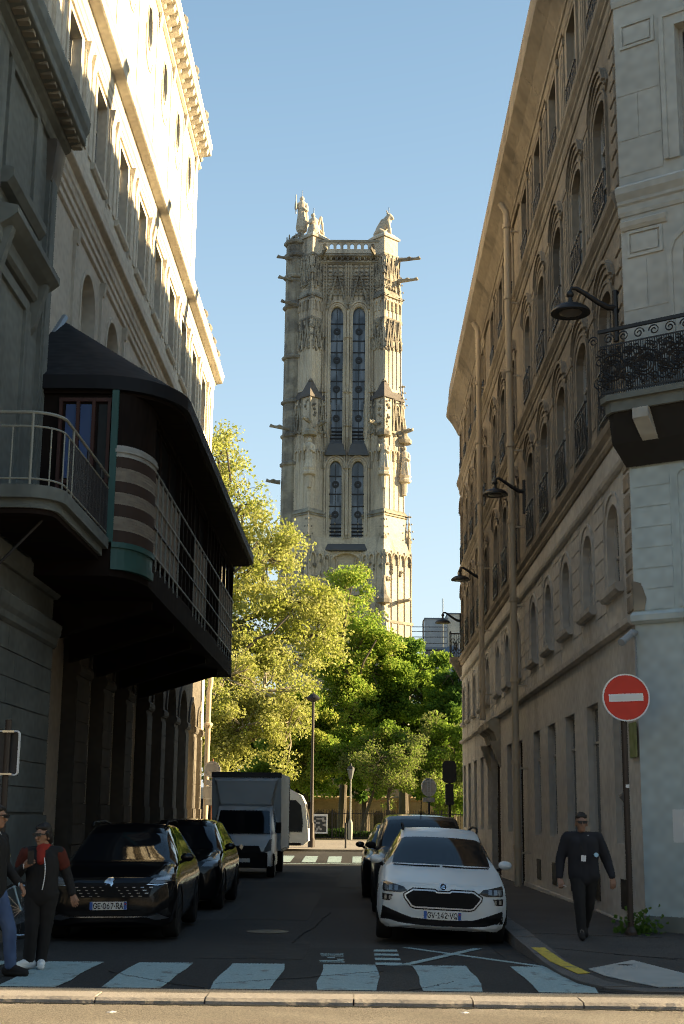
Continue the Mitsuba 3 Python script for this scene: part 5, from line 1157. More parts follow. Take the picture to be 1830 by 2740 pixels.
# low balustraded stone pavilion glimpsed under the trees
pvn = thing('stone_balustrade', 'sunlit yellow stone terrace wall with arched openings at the foot of the tower', 'wall')
FS = Fr((0, 104.8, 0), (1, 0, 0), (0, -1, 0))
os_ = unary_union([arch(x, 0.6, 2.0, 0.7, 0.3) for x in (-3.0, -2.0, -1.0, 1.4, 2.4, 4.6, 5.6)])
put('wall', FS.ext(rect(-8, 0, 9, 2.7).difference(os_), -0.4, 0), 'stone_yellow', pvn)
put('wall_back', FS.box(-8, 9, 0, 2.6, -0.75, -0.6), 'stone_dark', pvn)
put('coping', FS.mould(steps(-0.5, 0, [(0.08, 2.7), (0.2, 2.8), (0.2, 2.95), (0.05, 3.05)]), -8, 9), 'stone_yellow', pvn)
for x in (-4.0, 0.2, 3.4, 6.6):
    put('pier', [FS.box(x - 0.35, x + 0.35, 0, 3.0, -0.3, 0.22), FS.box(x - 0.42, x + 0.42, 3.0, 3.2, -0.4, 0.3)], 'stone_yellow', pvn)
base = put('tower_base', box(-6.4, 4.4, 109.5, 122, 0, 8.5), 'stone_yellow', twr)

# houses far behind the park, with scaffolding and zinc roof
fh = thing('far_house', 'distant house with grey zinc roof, round dormer window and white wall, right of the tower', 'building')
put('wall', box(7.0, 30, 172, 190, 0, 17.2), 'white_wall', fh)
put('roof', hull([(7.0, 172, 17.2), (30, 172, 17.2), (8.4, 173.5, 21.4), (30, 173.5, 21.4), (7, 190, 17.2), (30, 190, 17.2), (9, 182, 22.6), (30, 182, 22.6)]), 'zinc_dark', fh)
put('round_dormer', [Fr((0, 172, 0), (1, 0, 0), (0, -1, 0)).ext(Point(9.9, 18.9).buffer(0.85, 12).difference(Point(9.9, 18.9).buffer(0.55, 12)), -0.6, 0.3)], 'stone_cream', fh)
put('pane', [Fr((0, 172, 0), (1, 0, 0), (0, -1, 0)).ext(Point(9.9, 18.9).buffer(0.6, 12), -0.6, 0.1)], 'window_glass', fh)
put('dome', ball((12.4, 175, 21.4), 1.9, 2, (1.3, 1, 0.8)), 'zinc_dark', fh)
tb = put('roof_block', box(8.3, 11.2, 178, 184, 20, 26.6), 'zinc', fh)
put('roof_block', box(11.3, 16.5, 179, 186, 20, 27.4), 'stone_grey', fh)
put('parapet', [box(8.2, 11.3, 177.9, 184.1, 26.6, 26.75), box(11.2, 16.6, 178.9, 186, 27.4, 27.55)], 'zinc_dark', fh)
for x in (10.6, 14.0):
    put('mast', cyl((x, 177.5, 20), (x, 177.5, 29.2), 0.06, 5), 'rail_pale', fh)
sc_ = thing('scaffolding', 'metal scaffolding and platform beside the distant zinc roof', 'scaffolding')
for x in (4.8, 6.4, 8.0):
    for y in (176, 177.4):
        put('standard', cyl((x, y, 14), (x, y, 26.2), 0.07, 5), 'iron_grey', sc_)
for z in (19.5, 21.4, 23.2, 24.0, 24.7, 25.3):
    put('ledger', cyl((4.4, 176, z), (11, 176, z), 0.05, 5), 'iron_grey', sc_)
put('platform', box(4.6, 12.2, 175.8, 177.5, 22.4, 22.7), 'zinc_dark', sc_)
for k in range(3):
    put('brace', cyl((6.6, 175.9, 16 + 2.2 * k), (8.2, 175.9, 18.2 + 2.2 * k), 0.05, 5), 'rail_pale', sc_)
# ---- vehicles --------------------------------------------------------------------------------------------
mat('paint_white', (0.52, 0.56, 0.58), 0.3, 0.0, 0.5, 1.0)
mat('paint_black', (0.004, 0.004, 0.005), 0.10, 0.0, 0.3, 0.3)
mat('paint_dark_grey', (0.022, 0.024, 0.028), 0.15, 0.1, 0.5, 1.0)
mat('car_glass', (0.008, 0.009, 0.011), 0.03, 0.0, 0.65)
mat('plastic_black', (0.008, 0.008, 0.009), 0.6, 0.0, 0.15)
mat('chrome', (0.72, 0.73, 0.75), 0.15, 1.0)
mat('silver', (0.45, 0.46, 0.48), 0.3, 0.7)
mat('lamp_clear', (0.16, 0.175, 0.19), 0.08, 0.35, 0.7, 1.0)
mat('lamp_dark', (0.018, 0.019, 0.021), 0.10, 0.1, 0.5, 0.5)
mat('rubber', (0.012, 0.012, 0.012), 0.8)
mat('plate_white', (0.62, 0.62, 0.60), 0.4)
mat('plate_blue', (0.03, 0.09, 0.32), 0.4)
mat('ink_black', (0.01, 0.01, 0.012), 0.5)
mat('box_panel', lambda p, n, uv: mix((0.46, 0.52, 0.55), (0.36, 0.41, 0.44), fbm(p.x * 1.5, p.y * 0.7, p.z * 1.5)), 0.5)
mat('paint_red_dot', (0.45, 0.03, 0.03), 0.5)
from scipy.interpolate import PchipInterpolator

def body_shell(st, ny=46):
    """st: rows (y, zlow, wlow, wmid, zbelt, wbelt, zroof, wroof). Returns the closed body, and a face mask for each glazed band."""
    st = np.array(st, float)
    ys = np.unique(np.round(np.concatenate([st[:, 0], np.linspace(st[0, 0], st[-1, 0], ny)]), 4))
    P = [PchipInterpolator(st[:, 0], st[:, k])(ys) for k in range(1, 8)]
    rows = []
    for zl, wl, wm, zb, wb, zr, wr in zip(*P):
        c = [(0, zl), (wl * 0.92, zl), (wl, zl + 0.05), (wm, zl + (zb - zl) * 0.35), (wm * 1.0, zl + (zb - zl) * 0.68), (wb + (wm - wb) * 0.45, zb - (zb - zl) * 0.09), (wb, zb),
             (wb + (wr - wb) * 0.5 + 0.012, zb + (zr - zb) * 0.46), (wr, zb + (zr - zb) * 0.88), (wr * 0.88, zb + (zr - zb) * 0.955), (wr * 0.5, zr - (zr - zb) * 0.01), (0, zr)]
        rows.append(c)
    c = np.array(rows)                                        # (ny, 12, 2)
    full = np.concatenate([c, c[:, -2:0:-1] * (-1, 1)], 1)    # closed section, 22 points
    n, m = full.shape[:2]
    v = np.concatenate([full[:, :, :1], np.repeat(ys[:, None, None], m, 1), full[:, :, 1:]], 2).reshape(-1, 3)
    f, band, stn = [], [], []
    for i in range(n - 1):
        for j in range(m):
            a, b, d, e = i * m + j, i * m + (j + 1) % m, (i + 1) * m + j, (i + 1) * m + (j + 1) % m
            f += [(a, b, e), (a, e, d)]
            jj = j if j < 11 else 21 - j
            band += [jj, jj]; stn += [(ys[i] + ys[i + 1]) / 2] * 2
    for i, s in ((0, 1), (n - 1, -1)):
        o = len(v)
        v = np.vstack([v, [[0, ys[i], full[i, :, 1].mean()]]])
        for j in range(m):
            t = (o, i * m + (j + 1) % m, i * m + j) if s > 0 else (o, i * m + j, i * m + (j + 1) % m)
            f.append(t); band.append(-1); stn.append(ys[i])
    mesh = trimesh.Trimesh(v, f, process=False)
    flip = mesh.volume < 0
    if flip: mesh.invert()
    return mesh, np.array(band), np.array(stn)

def caster(mesh, ymax=1.6):
    tri = mesh.triangles
    tri = tri[tri[:, :, 1].min(1) < ymax]
    a, b, c = tri[:, 0][:, [0, 2]], tri[:, 1][:, [0, 2]], tri[:, 2][:, [0, 2]]
    den = (b[:, 1] - c[:, 1]) * (a[:, 0] - c[:, 0]) + (c[:, 0] - b[:, 0]) * (a[:, 1] - c[:, 1])
    ok = np.abs(den) > 1e-9
    tri, a, b, c, den = tri[ok], a[ok], b[ok], c[ok], den[ok]
    def f(x, z):
        out = np.full(len(x), np.nan)
        for i, (px, pz) in enumerate(zip(x, z)):
            l1 = ((b[:, 1] - c[:, 1]) * (px - c[:, 0]) + (c[:, 0] - b[:, 0]) * (pz - c[:, 1])) / den
            l2 = ((c[:, 1] - a[:, 1]) * (px - c[:, 0]) + (a[:, 0] - c[:, 0]) * (pz - c[:, 1])) / den
            h = (l1 >= -1e-6) & (l2 >= -1e-6) & (l1 + l2 <= 1 + 1e-6)
            if h.any():
                out[i] = (l1[h] * tri[h, 0, 1] + l2[h] * tri[h, 1, 1] + (1 - l1[h] - l2[h]) * tri[h, 2, 1]).min()
        bad = np.isnan(out)
        if bad.any():
            out[bad] = np.nanmax(out) if (~bad).any() else 0.0
        return out
    return f

def decal(cast, poly, off=0.004, t=0.012, size=0.06):
    """A thin piece laid on the front of the body; poly in (x, z)."""
    m = extr(poly, t)
    m = m.subdivide_to_size(size)
    v = np.array(m.vertices)
    y = cast(v[:, 0], v[:, 1]) - off - v[:, 2]
    return fix(trimesh.Trimesh(np.stack([v[:, 0], y, v[:, 1]], 1), np.array(m.faces), process=False))

def mirror(p): return affinity.scale(p, -1, 1, origin=(0, 0))

SUVW = lambda h, zb, zn: [(0.0, 0.27, 0.40, 0.60, zn - 0.22, 0.54, zn - 0.10, 0.34), (0.03, 0.24, 0.62, 0.74, zn - 0.12, 0.70, zn - 0.03, 0.46), (0.09, 0.215, 0.76, 0.83, zn - 0.05, 0.79, zn + 0.015, 0.56), (0.2, 0.21, 0.84, 0.89, zn - 0.01, 0.85, zn + 0.05, 0.64),
    (0.45, 0.21, 0.87, 0.92, zn + 0.03, 0.87, zn + 0.11, 0.70), (0.8, 0.21, 0.87, 0.92, zn + 0.10, 0.86, zn + 0.17, 0.72), (1.05, 0.21, 0.87, 0.92, zb - 0.02, 0.85, zb + 0.03, 0.72), (1.1, 0.21, 0.87, 0.92, zb - 0.01, 0.845, zb + 0.06, 0.72),
    (1.75, 0.21, 0.87, 0.92, zb + 0.01, 0.84, h - 0.14, 0.61), (1.95, 0.21, 0.87, 0.92, zb + 0.01, 0.84, h - 0.06, 0.60), (2.4, 0.21, 0.87, 0.92, zb + 0.01, 0.84, h, 0.60), (3.3, 0.21, 0.87, 0.92, zb + 0.03, 0.84, h - 0.02, 0.60), (3.95, 0.24, 0.87, 0.92, zb + 0.06, 0.83, h - 0.11, 0.57),
    (4.25, 0.28, 0.84, 0.89, zb + 0.02, 0.80, zb + 0.28, 0.55), (4.38, 0.32, 0.76, 0.82, zb - 0.08, 0.72, zb - 0.02, 0.5)]

def wheel_parts(key, x, y, r, xf, out):
    s = 1 if x > 0 else -1
    ty = [(r * 0.62, -0.10), (r * 0.9, -0.115), (r * 0.985, -0.09), (r, -0.05), (r, 0.05), (r * 0.985, 0.09), (r * 0.9, 0.115), (r * 0.62, 0.10)]
    rot = trimesh.transformations.rotation_matrix(PI / 2, (0, 1, 0))
    def place(m):
        m.apply_transform(rot); m.apply_translation((x, y, r)); m.apply_transform(xf); return m
    w = put('wheel', place(lathe([(0.02, 0.0), (r * 0.6, 0.0), (r * 0.64, 0.09), (r * 0.66, 0.09), (r * 0.64, -0.09), (0.02, -0.06)], 20)), 'silver', key, smooth=40)
    put('tyre', place(lathe(ty, 28)), 'rubber', w, smooth=40)
    sp = [box(-0.03, 0.03, 0.03, r * 0.62, 0.0, 0.03 ) for _ in range(5)]
    for i, m in enumerate(sp):
        m.apply_transform(trimesh.transformations.rotation_matrix(i * 2 * PI / 5, (0, 0, 1)))
        m.apply_translation((0, 0, 0.05 if s > 0 else -0.08))
    put('spokes', [place(m) for m in sp], 'silver', w)

def make_car(name, label, paint, loc, st, scale=1.0, roll=0.0, yaw=0.0, roofrail=False, mirrors='paint', pillar=0.055, group=None):
    """Body, glass, mirrors, wheels; returns (key, transform, front caster)."""
    key = thing(name, label, 'car', group)
    shell, band, stn = body_shell(st)
    ys = np.array(st)[:, 0]
    X = trimesh.transformations.translation_matrix(loc) @ trimesh.transformations.rotation_matrix(yaw, (0, 0, 1)) @ trimesh.transformations.rotation_matrix(roll, (0, 1, 0)) @ trimesh.transformations.scale_matrix(scale)
    ws = (band >= 8) & (stn > 1.1) & (stn < 1.76) & (np.abs(shell.triangles_center[:, 0]) < 0.9)
    side = (band >= 6) & (band <= 7) & (stn > 1.35) & (stn < 3.9) & ~((stn > 2.33) & (stn < 2.46)) & ~((stn > 3.28) & (stn < 3.4))
    rear = (band >= 8) & (stn > 3.95) & (stn < 4.25)
    def sub(mask, inset=0.0):
        m = trimesh.Trimesh(shell.vertices, shell.faces[mask], process=False)
        m.remove_unreferenced_vertices()
        return m
    def go(m, mt, nm, par=key, smooth=35):
        m = m.copy(); m.apply_transform(X)
        return put(nm, m, mt, par, smooth=smooth)
    b = go(sub(~(ws | side | rear)), paint, 'body')
    go(sub(ws), 'car_glass', 'windscreen')
    for sx in (-1, 1):
        for lo_, hi_ in ((1.3, 2.4), (2.4, 3.35), (3.35, 4.0)):
            ms_ = side & (shell.triangles_center[:, 0] * sx > 0) & (stn > lo_) & (stn < hi_)
            if ms_.sum(): go(sub(ms_), 'car_glass', 'side_window')
    go(sub(rear), 'car_glass', 'rear_window')
    for sx in (-1, 1):
        zb = np.array(st)[7, 4]
        mm = ball((sx * 0.965, 1.32, zb + 0.1), 1, 2, (0.10, 0.07, 0.065))
        mk = go(mm, paint if mirrors == 'paint' else mirrors, 'door_mirror', smooth=True)
        m2 = cyl((sx * 0.85, 1.34, zb + 0.02), (sx * 0.95, 1.34, zb + 0.07), 0.025, 6); go(m2, 'plastic_black', 'mirror_stalk', mk)
        for y in (0.78, 3.55):
            wheel_parts(key, sx * 0.80, y, 0.345, X, None)
            a_ = np.linspace(-0.12, PI + 0.12, 15)
            arch_ = tube([(sx * 0.905, y + 0.385 * math.cos(t), 0.345 + 0.385 * math.sin(t)) for t in a_], 0.03, 6)
            go(arch_, 'plastic_black', 'wheel_arch')
        if roofrail:
            zt = max(np.array(st)[:, 6])
            go(tube([(sx * 0.57, 1.98, zt - 0.05), (sx * 0.575, 2.1, zt + 0.015), (sx * 0.575, 3.2, zt + 0.03), (sx * 0.56, 3.75, zt - 0.02)], 0.018, 6), 'plastic_black', 'roof_rail')
    go(box(-0.8, 0.8, 0.3, 4.1, 0.18, 0.34), 'plastic_black', 'underbody', smooth=False)
    return key, X, caster(shell), go

def plate(go, cast, z, text, key, zb=0.52, w=0.52, h=0.11):
    p_ = go(decal(cast, rect(-w / 2, z - h / 2, w / 2, z + h / 2), 0.012, 0.01, 0.2), 'plate_white', 'number_plate', smooth=False)
    for s in (-1, 1):
        go(decal(cast, rect(s * (w / 2 - 0.022) - 0.021, z - h / 2 + 0.003, s * (w / 2 - 0.022) + 0.021, z + h / 2 - 0.003), 0.0235, 0.003, 0.2), 'plate_blue', 'band', p_, smooth=False)
    m = meshkit.text_mesh(text, 0.078, 0.003, bold=True)
    c = m.bounds.mean(0)
    wd = m.extents[0]
    m.apply_translation((-c[0], -c[1], 0)); m.apply_scale((0.42 / wd, 1, 1))
    y0 = float(np.nanmin(cast(np.array([0.0, -0.2, 0.2]), np.array([z, z, z])))) - 0.028
    v = np.asarray(m.vertices)
    yy = cast(v[:, 0], np.full(len(v), z)) - 0.0235 - v[:, 2]
    m2 = fix(trimesh.Trimesh(np.stack([v[:, 0], yy, v[:, 1] + z], 1), np.array(m.faces), process=False))
    go(m2, 'ink_black', 'lettering', p_, smooth=False)
    go(decal(cast, Point(w / 2 - 0.022, z + 0.025).buffer(0.012, 8), 0.028, 0.002, 0.2), 'paint_red_dot', 'region_mark', p_, smooth=False)

def poly(*p): return Polygon(p)

# white estate in front, nose to the crossing
k, X, cast, go = make_car('white_car', 'white sport utility car parked by the right kerb, nose to the crossing', 'paint_white', (1.1, 19.25, float(gz(19.8)) + 0.01), SUVW(1.585, 1.0, 0.82), 0.96, math.radians(2.4), math.radians(-1.0), True)
gr = poly((-0.42, 0.735), (-0.12, 0.735), (-0.09, 0.712), (0.09, 0.712), (0.12, 0.735), (0.42, 0.735), (0.53, 0.665), (0.52, 0.63), (0.43, 0.52), (0.38, 0.505), (-0.38, 0.505), (-0.43, 0.52), (-0.52, 0.63), (-0.53, 0.665))
g = go(decal(cast, gr.buffer(0.028), 0.003, 0.006), 'plastic_black', 'grille')
go(decal(cast, gr.buffer(0.012).difference(gr.buffer(-0.008)), 0.008, 0.012), 'silver', 'surround', g)
go(decal(cast, unary_union([rect(x, 0.515, x + 0.008, 0.73) for x in np.arange(-0.5, 0.5, 0.035)]).intersection(gr.buffer(-0.012)), 0.008, 0.006, 0.2), 'plastic_black', 'slats', g)
for mm in (lambda p: p, mirror):
    hl = go(decal(cast, mm(poly((0.50, 0.72), (0.56, 0.775), (0.84, 0.835), (0.852, 0.72), (0.835, 0.695), (0.6, 0.69))), 0.004, 0.010), 'lamp_dark', 'headlight')
    for x in (0.66, 0.74, 0.80):
        go(decal(cast, mm(rect(x - 0.028, 0.715, x + 0.022, 0.785)), 0.015, 0.006), 'lamp_clear', 'lens', hl)
    fl = go(decal(cast, mm(poly((0.70, 0.655), (0.852, 0.665), (0.845, 0.575), (0.745, 0.575))), 0.003, 0.008), 'plastic_black', 'fog_light')
    for x in (0.735, 0.80):
        go(decal(cast, mm(rect(x - 0.015, 0.59, x + 0.02, 0.645)), 0.012, 0.005), 'lamp_clear', 'lens', fl)
    go(decal(cast, mm(poly((0.84, 0.50), (0.86, 0.32), (0.6, 0.27), (0.0, 0.25), (0.0, 0.34), (0.42, 0.36), (0.56, 0.40))), 0.003, 0.008), 'plastic_black', 'lower_intake')
    go(decal(cast, mm(poly((0.86, 0.315), (0.74, 0.32), (0.6, 0.285), (0.3, 0.265), (0.0, 0.26), (0.0, 0.235), (0.4, 0.24), (0.7, 0.255), (0.85, 0.285))), 0.012, 0.012), 'paint_white', 'bumper_lip')
em = go(decal(cast, Point(0.0, 0.79).buffer(0.05, 14), 0.004, 0.008), 'chrome', 'emblem')
go(decal(cast, Point(0.0, 0.79).buffer(0.042, 14), 0.0135, 0.003), 'ink_black', 'disc', em)
wing = unary_union([poly((-0.03, 0.772), (-0.012, 0.772), (-0.012, 0.79), (0.03, 0.80), (0.005, 0.818), (-0.012, 0.803), (-0.02, 0.80)), rect(-0.002, 0.766, 0.024, 0.783), Point(0.012, 0.797).buffer(0.006)])
go(decal(cast, wing, 0.0175, 0.003), 'chrome', 'winged_arrow', em)
plate(go, cast, 0.405, 'GV·142·VQ', k)
go(decal(cast, rect(-0.52, 0.205, 0.5, 0.212), 0.02, 0.004), 'silver', 'skid_edge')
for s in (-1, 1):
    go(tube([(s * 0.7, 1.06, 1.035), (s * 0.35, 1.02, 1.03), (s * 0.02, 1.02, 1.04)], 0.012, 5), 'plastic_black', 'wiper')

# black car on the left
k, X, cast, go = make_car('black_car', 'black sport utility car with silver bumper trim, first of the left parked row', 'paint_black', (-3.36, 19.25, float(gz(19.8)) + 0.01), SUVW(1.61, 1.02, 0.86), 0.96, math.radians(-0.8), math.radians(1.5), True)
em = go(decal(cast, poly((-0.06, 0.83), (-0.02, 0.87), (0.04, 0.88), (0.07, 0.85), (0.05, 0.82), (0.06, 0.79), (0.03, 0.75), (0.02, 0.78), (-0.02, 0.80), (-0.05, 0.77), (-0.03, 0.80), (-0.07, 0.80)), 0.012, 0.008), 'chrome', 'emblem')
gk = go(decal(cast, poly((-0.62, 0.80), (0.62, 0.80), (0.56, 0.60), (-0.56, 0.60)), 0.003, 0.005), 'plastic_black', 'grille')
for r_, z in enumerate((0.62, 0.66, 0.70, 0.74)):
    wq = 0.5 + 0.03 * r_
    dash = unary_union([rect(x, z - 0.005, x + 0.02 + 0.06 * abs(x), z + 0.003) for x in np.arange(-wq, wq, 0.115) if abs(x) > 0.08])
    go(decal(cast, dash, 0.009, 0.006, 0.2), 'silver', 'grille_dashes', gk)
for mm in (lambda p: p, mirror):
    hl = go(decal(cast, mm(poly((0.56, 0.80), (0.62, 0.86), (0.84, 0.90), (0.855, 0.82), (0.68, 0.775))), 0.004, 0.01), 'lamp_clear', 'headlight')
    go(decal(cast, mm(poly((0.64, 0.83), (0.66, 0.855), (0.82, 0.885), (0.835, 0.835))), 0.015, 0.006), 'silver', 'lens', hl)
    go(decal(cast, mm(poly((0.52, 0.775), (0.68, 0.762), (0.82, 0.79), (0.68, 0.775), (0.55, 0.785))), 0.012, 0.006), 'chrome', 'light_blade', hl)
    go(decal(cast, mm(poly((0.52, 0.335), (0.66, 0.295), (0.84, 0.315), (0.70, 0.375))), 0.012, 0.012), 'chrome', 'bumper_trim')
    go(decal(cast, mm(poly((0.70, 0.40), (0.78, 0.35), (0.86, 0.36), (0.82, 0.46))), 0.004, 0.008), 'lamp_dark', 'fog_light')
go(decal(cast, rect(-0.55, 0.333, 0.55, 0.345), 0.012, 0.01), 'chrome', 'bumper_line')
go(decal(cast, poly((-0.6, 0.42), (0.6, 0.42), (0.66, 0.36), (-0.66, 0.36)), 0.003, 0.006), 'plastic_black', 'lower_intake')
plate(go, cast, 0.49, 'GE·067·RA', k)
# the row behind it, and the row behind the white car
k, X, cast, go = make_car('black_car', 'black car parked between the first black car and the box van', 'paint_black', (-3.42, 25.9, float(gz(27)) + 0.01), SUVW(1.66, 1.05, 0.88), 0.98, 0, 0, False)
for mm in (lambda p: p, mirror):
    go(decal(cast, mm(poly((0.56, 0.80), (0.62, 0.88), (0.84, 0.92), (0.855, 0.80))), 0.004, 0.01), 'lamp_clear', 'headlight')
for z in (0.62, 0.70): go(decal(cast, rect(-0.45, z, 0.45, z + 0.012), 0.006, 0.006, 0.2), 'chrome', 'grille_bar')
def boxy(h): return [(0.0, 0.3, 0.5, 0.68, 0.78, 0.6, 0.88, 0.4), (0.05, 0.24, 0.72, 0.82, 0.86, 0.76, 0.95, 0.52), (0.2, 0.22, 0.84, 0.89, 0.95, 0.85, 1.02, 0.68), (0.7, 0.21, 0.87, 0.92, 1.06, 0.87, 1.12, 0.74), (1.05, 0.21, 0.87, 0.92, 1.08, 0.87, 1.16, 0.76), (1.1, 0.21, 0.87, 0.92, 1.08, 0.87, 1.2, 0.76),
    (1.75, 0.21, 0.87, 0.92, 1.1, 0.87, h - 0.1, 0.70), (1.95, 0.21, 0.87, 0.92, 1.1, 0.87, h - 0.03, 0.70), (2.4, 0.21, 0.87, 0.92, 1.1, 0.87, h, 0.71), (3.3, 0.21, 0.87, 0.92, 1.1, 0.87, h, 0.71), (3.95, 0.24, 0.87, 0.92, 1.1, 0.87, h - 0.02, 0.71), (4.25, 0.28, 0.86, 0.9, 1.08, 0.85, h - 0.12, 0.68), (4.38, 0.32, 0.8, 0.86, 1.0, 0.78, 1.3, 0.6)]
k, X, cast, go = make_car('dark_van', 'dark grey people carrier with roof aerial just behind the white car', 'paint_dark_grey', (1.12, 24.9, float(gz(26)) + 0.01), boxy(1.80), 0.97, math.radians(1.5), 0, False, 'plastic_black')
go(tube([(0.0, 2.05, 1.79), (0.0, 2.03, 1.86), (0.0, 2.1, 2.16)], [0.02, 0.012, 0.008], 6), 'plastic_black', 'aerial')
k, X, cast, go = make_car('dark_car', 'dark car third in the right parked row, mostly hidden by the people carrier', 'paint_black', (0.98, 30.6, float(gz(32)) + 0.01), SUVW(1.6, 1.02, 0.85), 1.0, 0, 0, False)
for mm in (lambda p: p, mirror):
    go(decal(cast, mm(poly((0.56, 0.80), (0.62, 0.86), (0.84, 0.90), (0.855, 0.80))), 0.004, 0.01), 'lamp_clear', 'headlight')

# box van
bv = thing('box_van', 'grey white box van with tall box body parked on the left, facing the crossing', 'van')
vx, vy, vz = -3.42, 41.2, float(gz(43))
def V(m): m = m.copy(); m.apply_translation((vx, vy, vz)); return m
cab = hull([(sx * x, y, z) for sx in (-1, 1) for x, y, z in ((0.86, 0.05, 0.35), (0.92, 0.35, 0.35), (0.86, 0.04, 0.78), (0.92, 0.35, 0.95), (0.84, 0.16, 1.05), (0.93, 0.8, 1.22), (0.80, 0.55, 1.30), (0.93, 2.0, 0.35), (0.93, 2.0, 1.25), (0.80, 1.25, 2.05), (0.80, 2.0, 2.1), (0.7, 1.5, 2.12))])
put('cab', V(cab), 'paint_white', bv, smooth=30)
put('windscreen', V(hull([(sx * x, y, z) for sx in (-1, 1) for x, y, z in ((0.80, 0.33, 1.27), (0.80, 0.45, 1.24), (0.735, 1.03, 1.93), (0.735, 1.2, 1.9))])), 'car_glass', bv)
for s in (-1, 1):
    put('side_window', V(hull([(s * 0.90, 0.95, 1.3), (s * 0.90, 1.75, 1.3), (s * 0.835, 1.3, 1.92), (s * 0.835, 1.75, 1.92), (s * 0.94, 0.95, 1.3), (s * 0.94, 1.75, 1.3), (s * 0.85, 1.3, 1.93), (s * 0.85, 1.75, 1.93)])), 'car_glass', bv)
    mk = put('door_mirror', V(hull([(s * 1.0 + x, 0.75 + y, 1.25 + z) for x in (-0.06, 0.1) for y in (-0.06, 0.06) for z in (0.02, 0.34)])), 'plastic_black', bv)
    put('headlight', V(hull([(s * 0.60, 0.02, 0.70), (s * 0.86, 0.02, 0.80), (s * 0.87, 0.12, 1.12), (s * 0.80, 0.10, 1.10), (s * 0.62, 0.10, 0.75), (s * 0.86, 0.2, 1.1)])), 'lamp_clear', bv)
    for y in (0.75, 5.2):
        rot = trimesh.transformations.rotation_matrix(PI / 2, (0, 1, 0))
        ty = lathe([(0.05, -0.1), (0.32, -0.11), (0.35, -0.07), (0.35, 0.07), (0.32, 0.11), (0.05, 0.1)], 22); ty.apply_transform(rot); ty.apply_translation((s * 0.82, y, 0.35))
        put('wheel', V(ty), 'rubber', bv, smooth=40)
put('front_bumper', V(hull([(sx * x, y, z) for sx in (-1, 1) for x, y, z in ((0.70, -0.03, 0.3), (0.94, 0.3, 0.3), (0.70, -0.04, 0.72), (0.94, 0.3, 0.7), (0.6, 0.03, 0.76))])), 'plastic_black', bv)
put('grille', V(hull([(sx * x, y, z) for sx in (-1, 1) for x, y, z in ((0.58, -0.01, 0.74), (0.5, 0.02, 0.92), (0.58, 0.1, 0.74), (0.5, 0.1, 0.92))])), 'plastic_black', bv)
put('emblem', V(hull([(0, -0.03, 0.98), (0, -0.03, 0.80), (0.055, -0.03, 0.89), (-0.055, -0.03, 0.89), (0, 0.05, 0.98), (0, 0.05, 0.80), (0.055, 0.05, 0.89), (-0.055, 0.05, 0.89)])), 'chrome', bv)
put('number_plate', V(box(-0.26, 0.26, -0.065, -0.045, 0.46, 0.57)), 'plate_white', bv)
bx = put('box_body', V(hull([(sx * x, y, z) for sx in (-1, 1) for x, y, z in ((1.05, 1.85, 0.75), (1.05, 6.4, 0.75), (1.05, 1.5, 3.02), (1.05, 6.4, 3.05), (1.05, 1.35, 2.9), (1.0, 1.4, 3.04), (1.0, 6.4, 3.08))])), 'box_panel', bv)
put('roof_fairing', V(hull([(sx * x, y, z) for sx in (-1, 1) for x, y, z in ((0.78, 1.3, 2.06), (0.98, 1.34, 2.88), (0.9, 1.2, 2.8), (0.74, 1.2, 2.12), (0.8, 1.9, 2.06), (0.98, 1.6, 2.95))])), 'box_panel', bv)
put('edge_trim', V(box(-1.06, 1.06, 1.33, 1.38, 2.9, 3.06)), 'iron_grey', bv)
for s in (-1, 1):
    put('side_rail', V(box(s * 1.05 - 0.015, s * 1.05 + 0.015, 1.85, 6.4, 0.72, 0.80)), 'iron_grey', bv)
    put('corner_trim', V(box(s * 1.05 - 0.02, s * 1.05 + 0.02, 6.36, 6.41, 0.75, 3.05)), 'iron_grey', bv)
put('chassis', V(box(-0.7, 0.7, 1.5, 6.3, 0.45, 0.75)), 'plastic_black', bv)
# bus crossing at the far end of the street
bs = thing('bus', 'white bus with black side windows crossing the far end of the street', 'bus')
b_ = hull([(x, y, z) for y in (63.2, 65.6) for x, z in ((-14, 0.32), (-2.5, 0.32), (-2.28, 0.5), (-2.3, 1.0), (-2.42, 2.1), (-2.62, 2.5), (-3.1, 2.76), (-14, 2.9))])
put('body', b_, 'paint_white', bs, smooth=30)
put('side_window', hull([(x, y, z) for y in (63.15, 63.19) for x, z in ((-13.8, 0.9), (-2.56, 0.9), (-2.52, 1.3), (-2.62, 2.05), (-2.85, 2.28), (-13.8, 2.35))]), 'car_glass', bs)
put('windscreen', hull([(x + o, y, z) for y in (63.4, 65.4) for x, z, o in ((-2.31, 1.05, 0.03), (-2.35, 1.5, 0.03), (-2.45, 2.12, 0.03), (-2.55, 2.12, 0), (-2.45, 1.05, 0))]), 'car_glass', bs)
put('skirt', box(-13.9, -2.6, 63.16, 63.2, 0.3, 0.42), 'plastic_black', bs)
put('door_mirror', hull([(-2.3 + x, 63.1 + y, 1.9 + z) for x in (0, 0.12) for y in (-0.08, 0.1) for z in (0, 0.3)]), 'plastic_black', bs)
put('headlight', ball((-2.42, 63.35, 0.75), 0.1, 1), 'lamp_clear', bs)
for x in (-4.2, -9.5):
    ty = lathe([(0.05, -0.12), (0.42, -0.13), (0.46, -0.08), (0.46, 0.08), (0.42, 0.13), (0.05, 0.12)], 22); ty.apply_transform(trimesh.transformations.rotation_matrix(PI / 2, (1, 0, 0))); ty.apply_translation((x, 63.3, 0.46 + float(gz(63))))
    put('wheel', ty, 'rubber', bs, smooth=40)
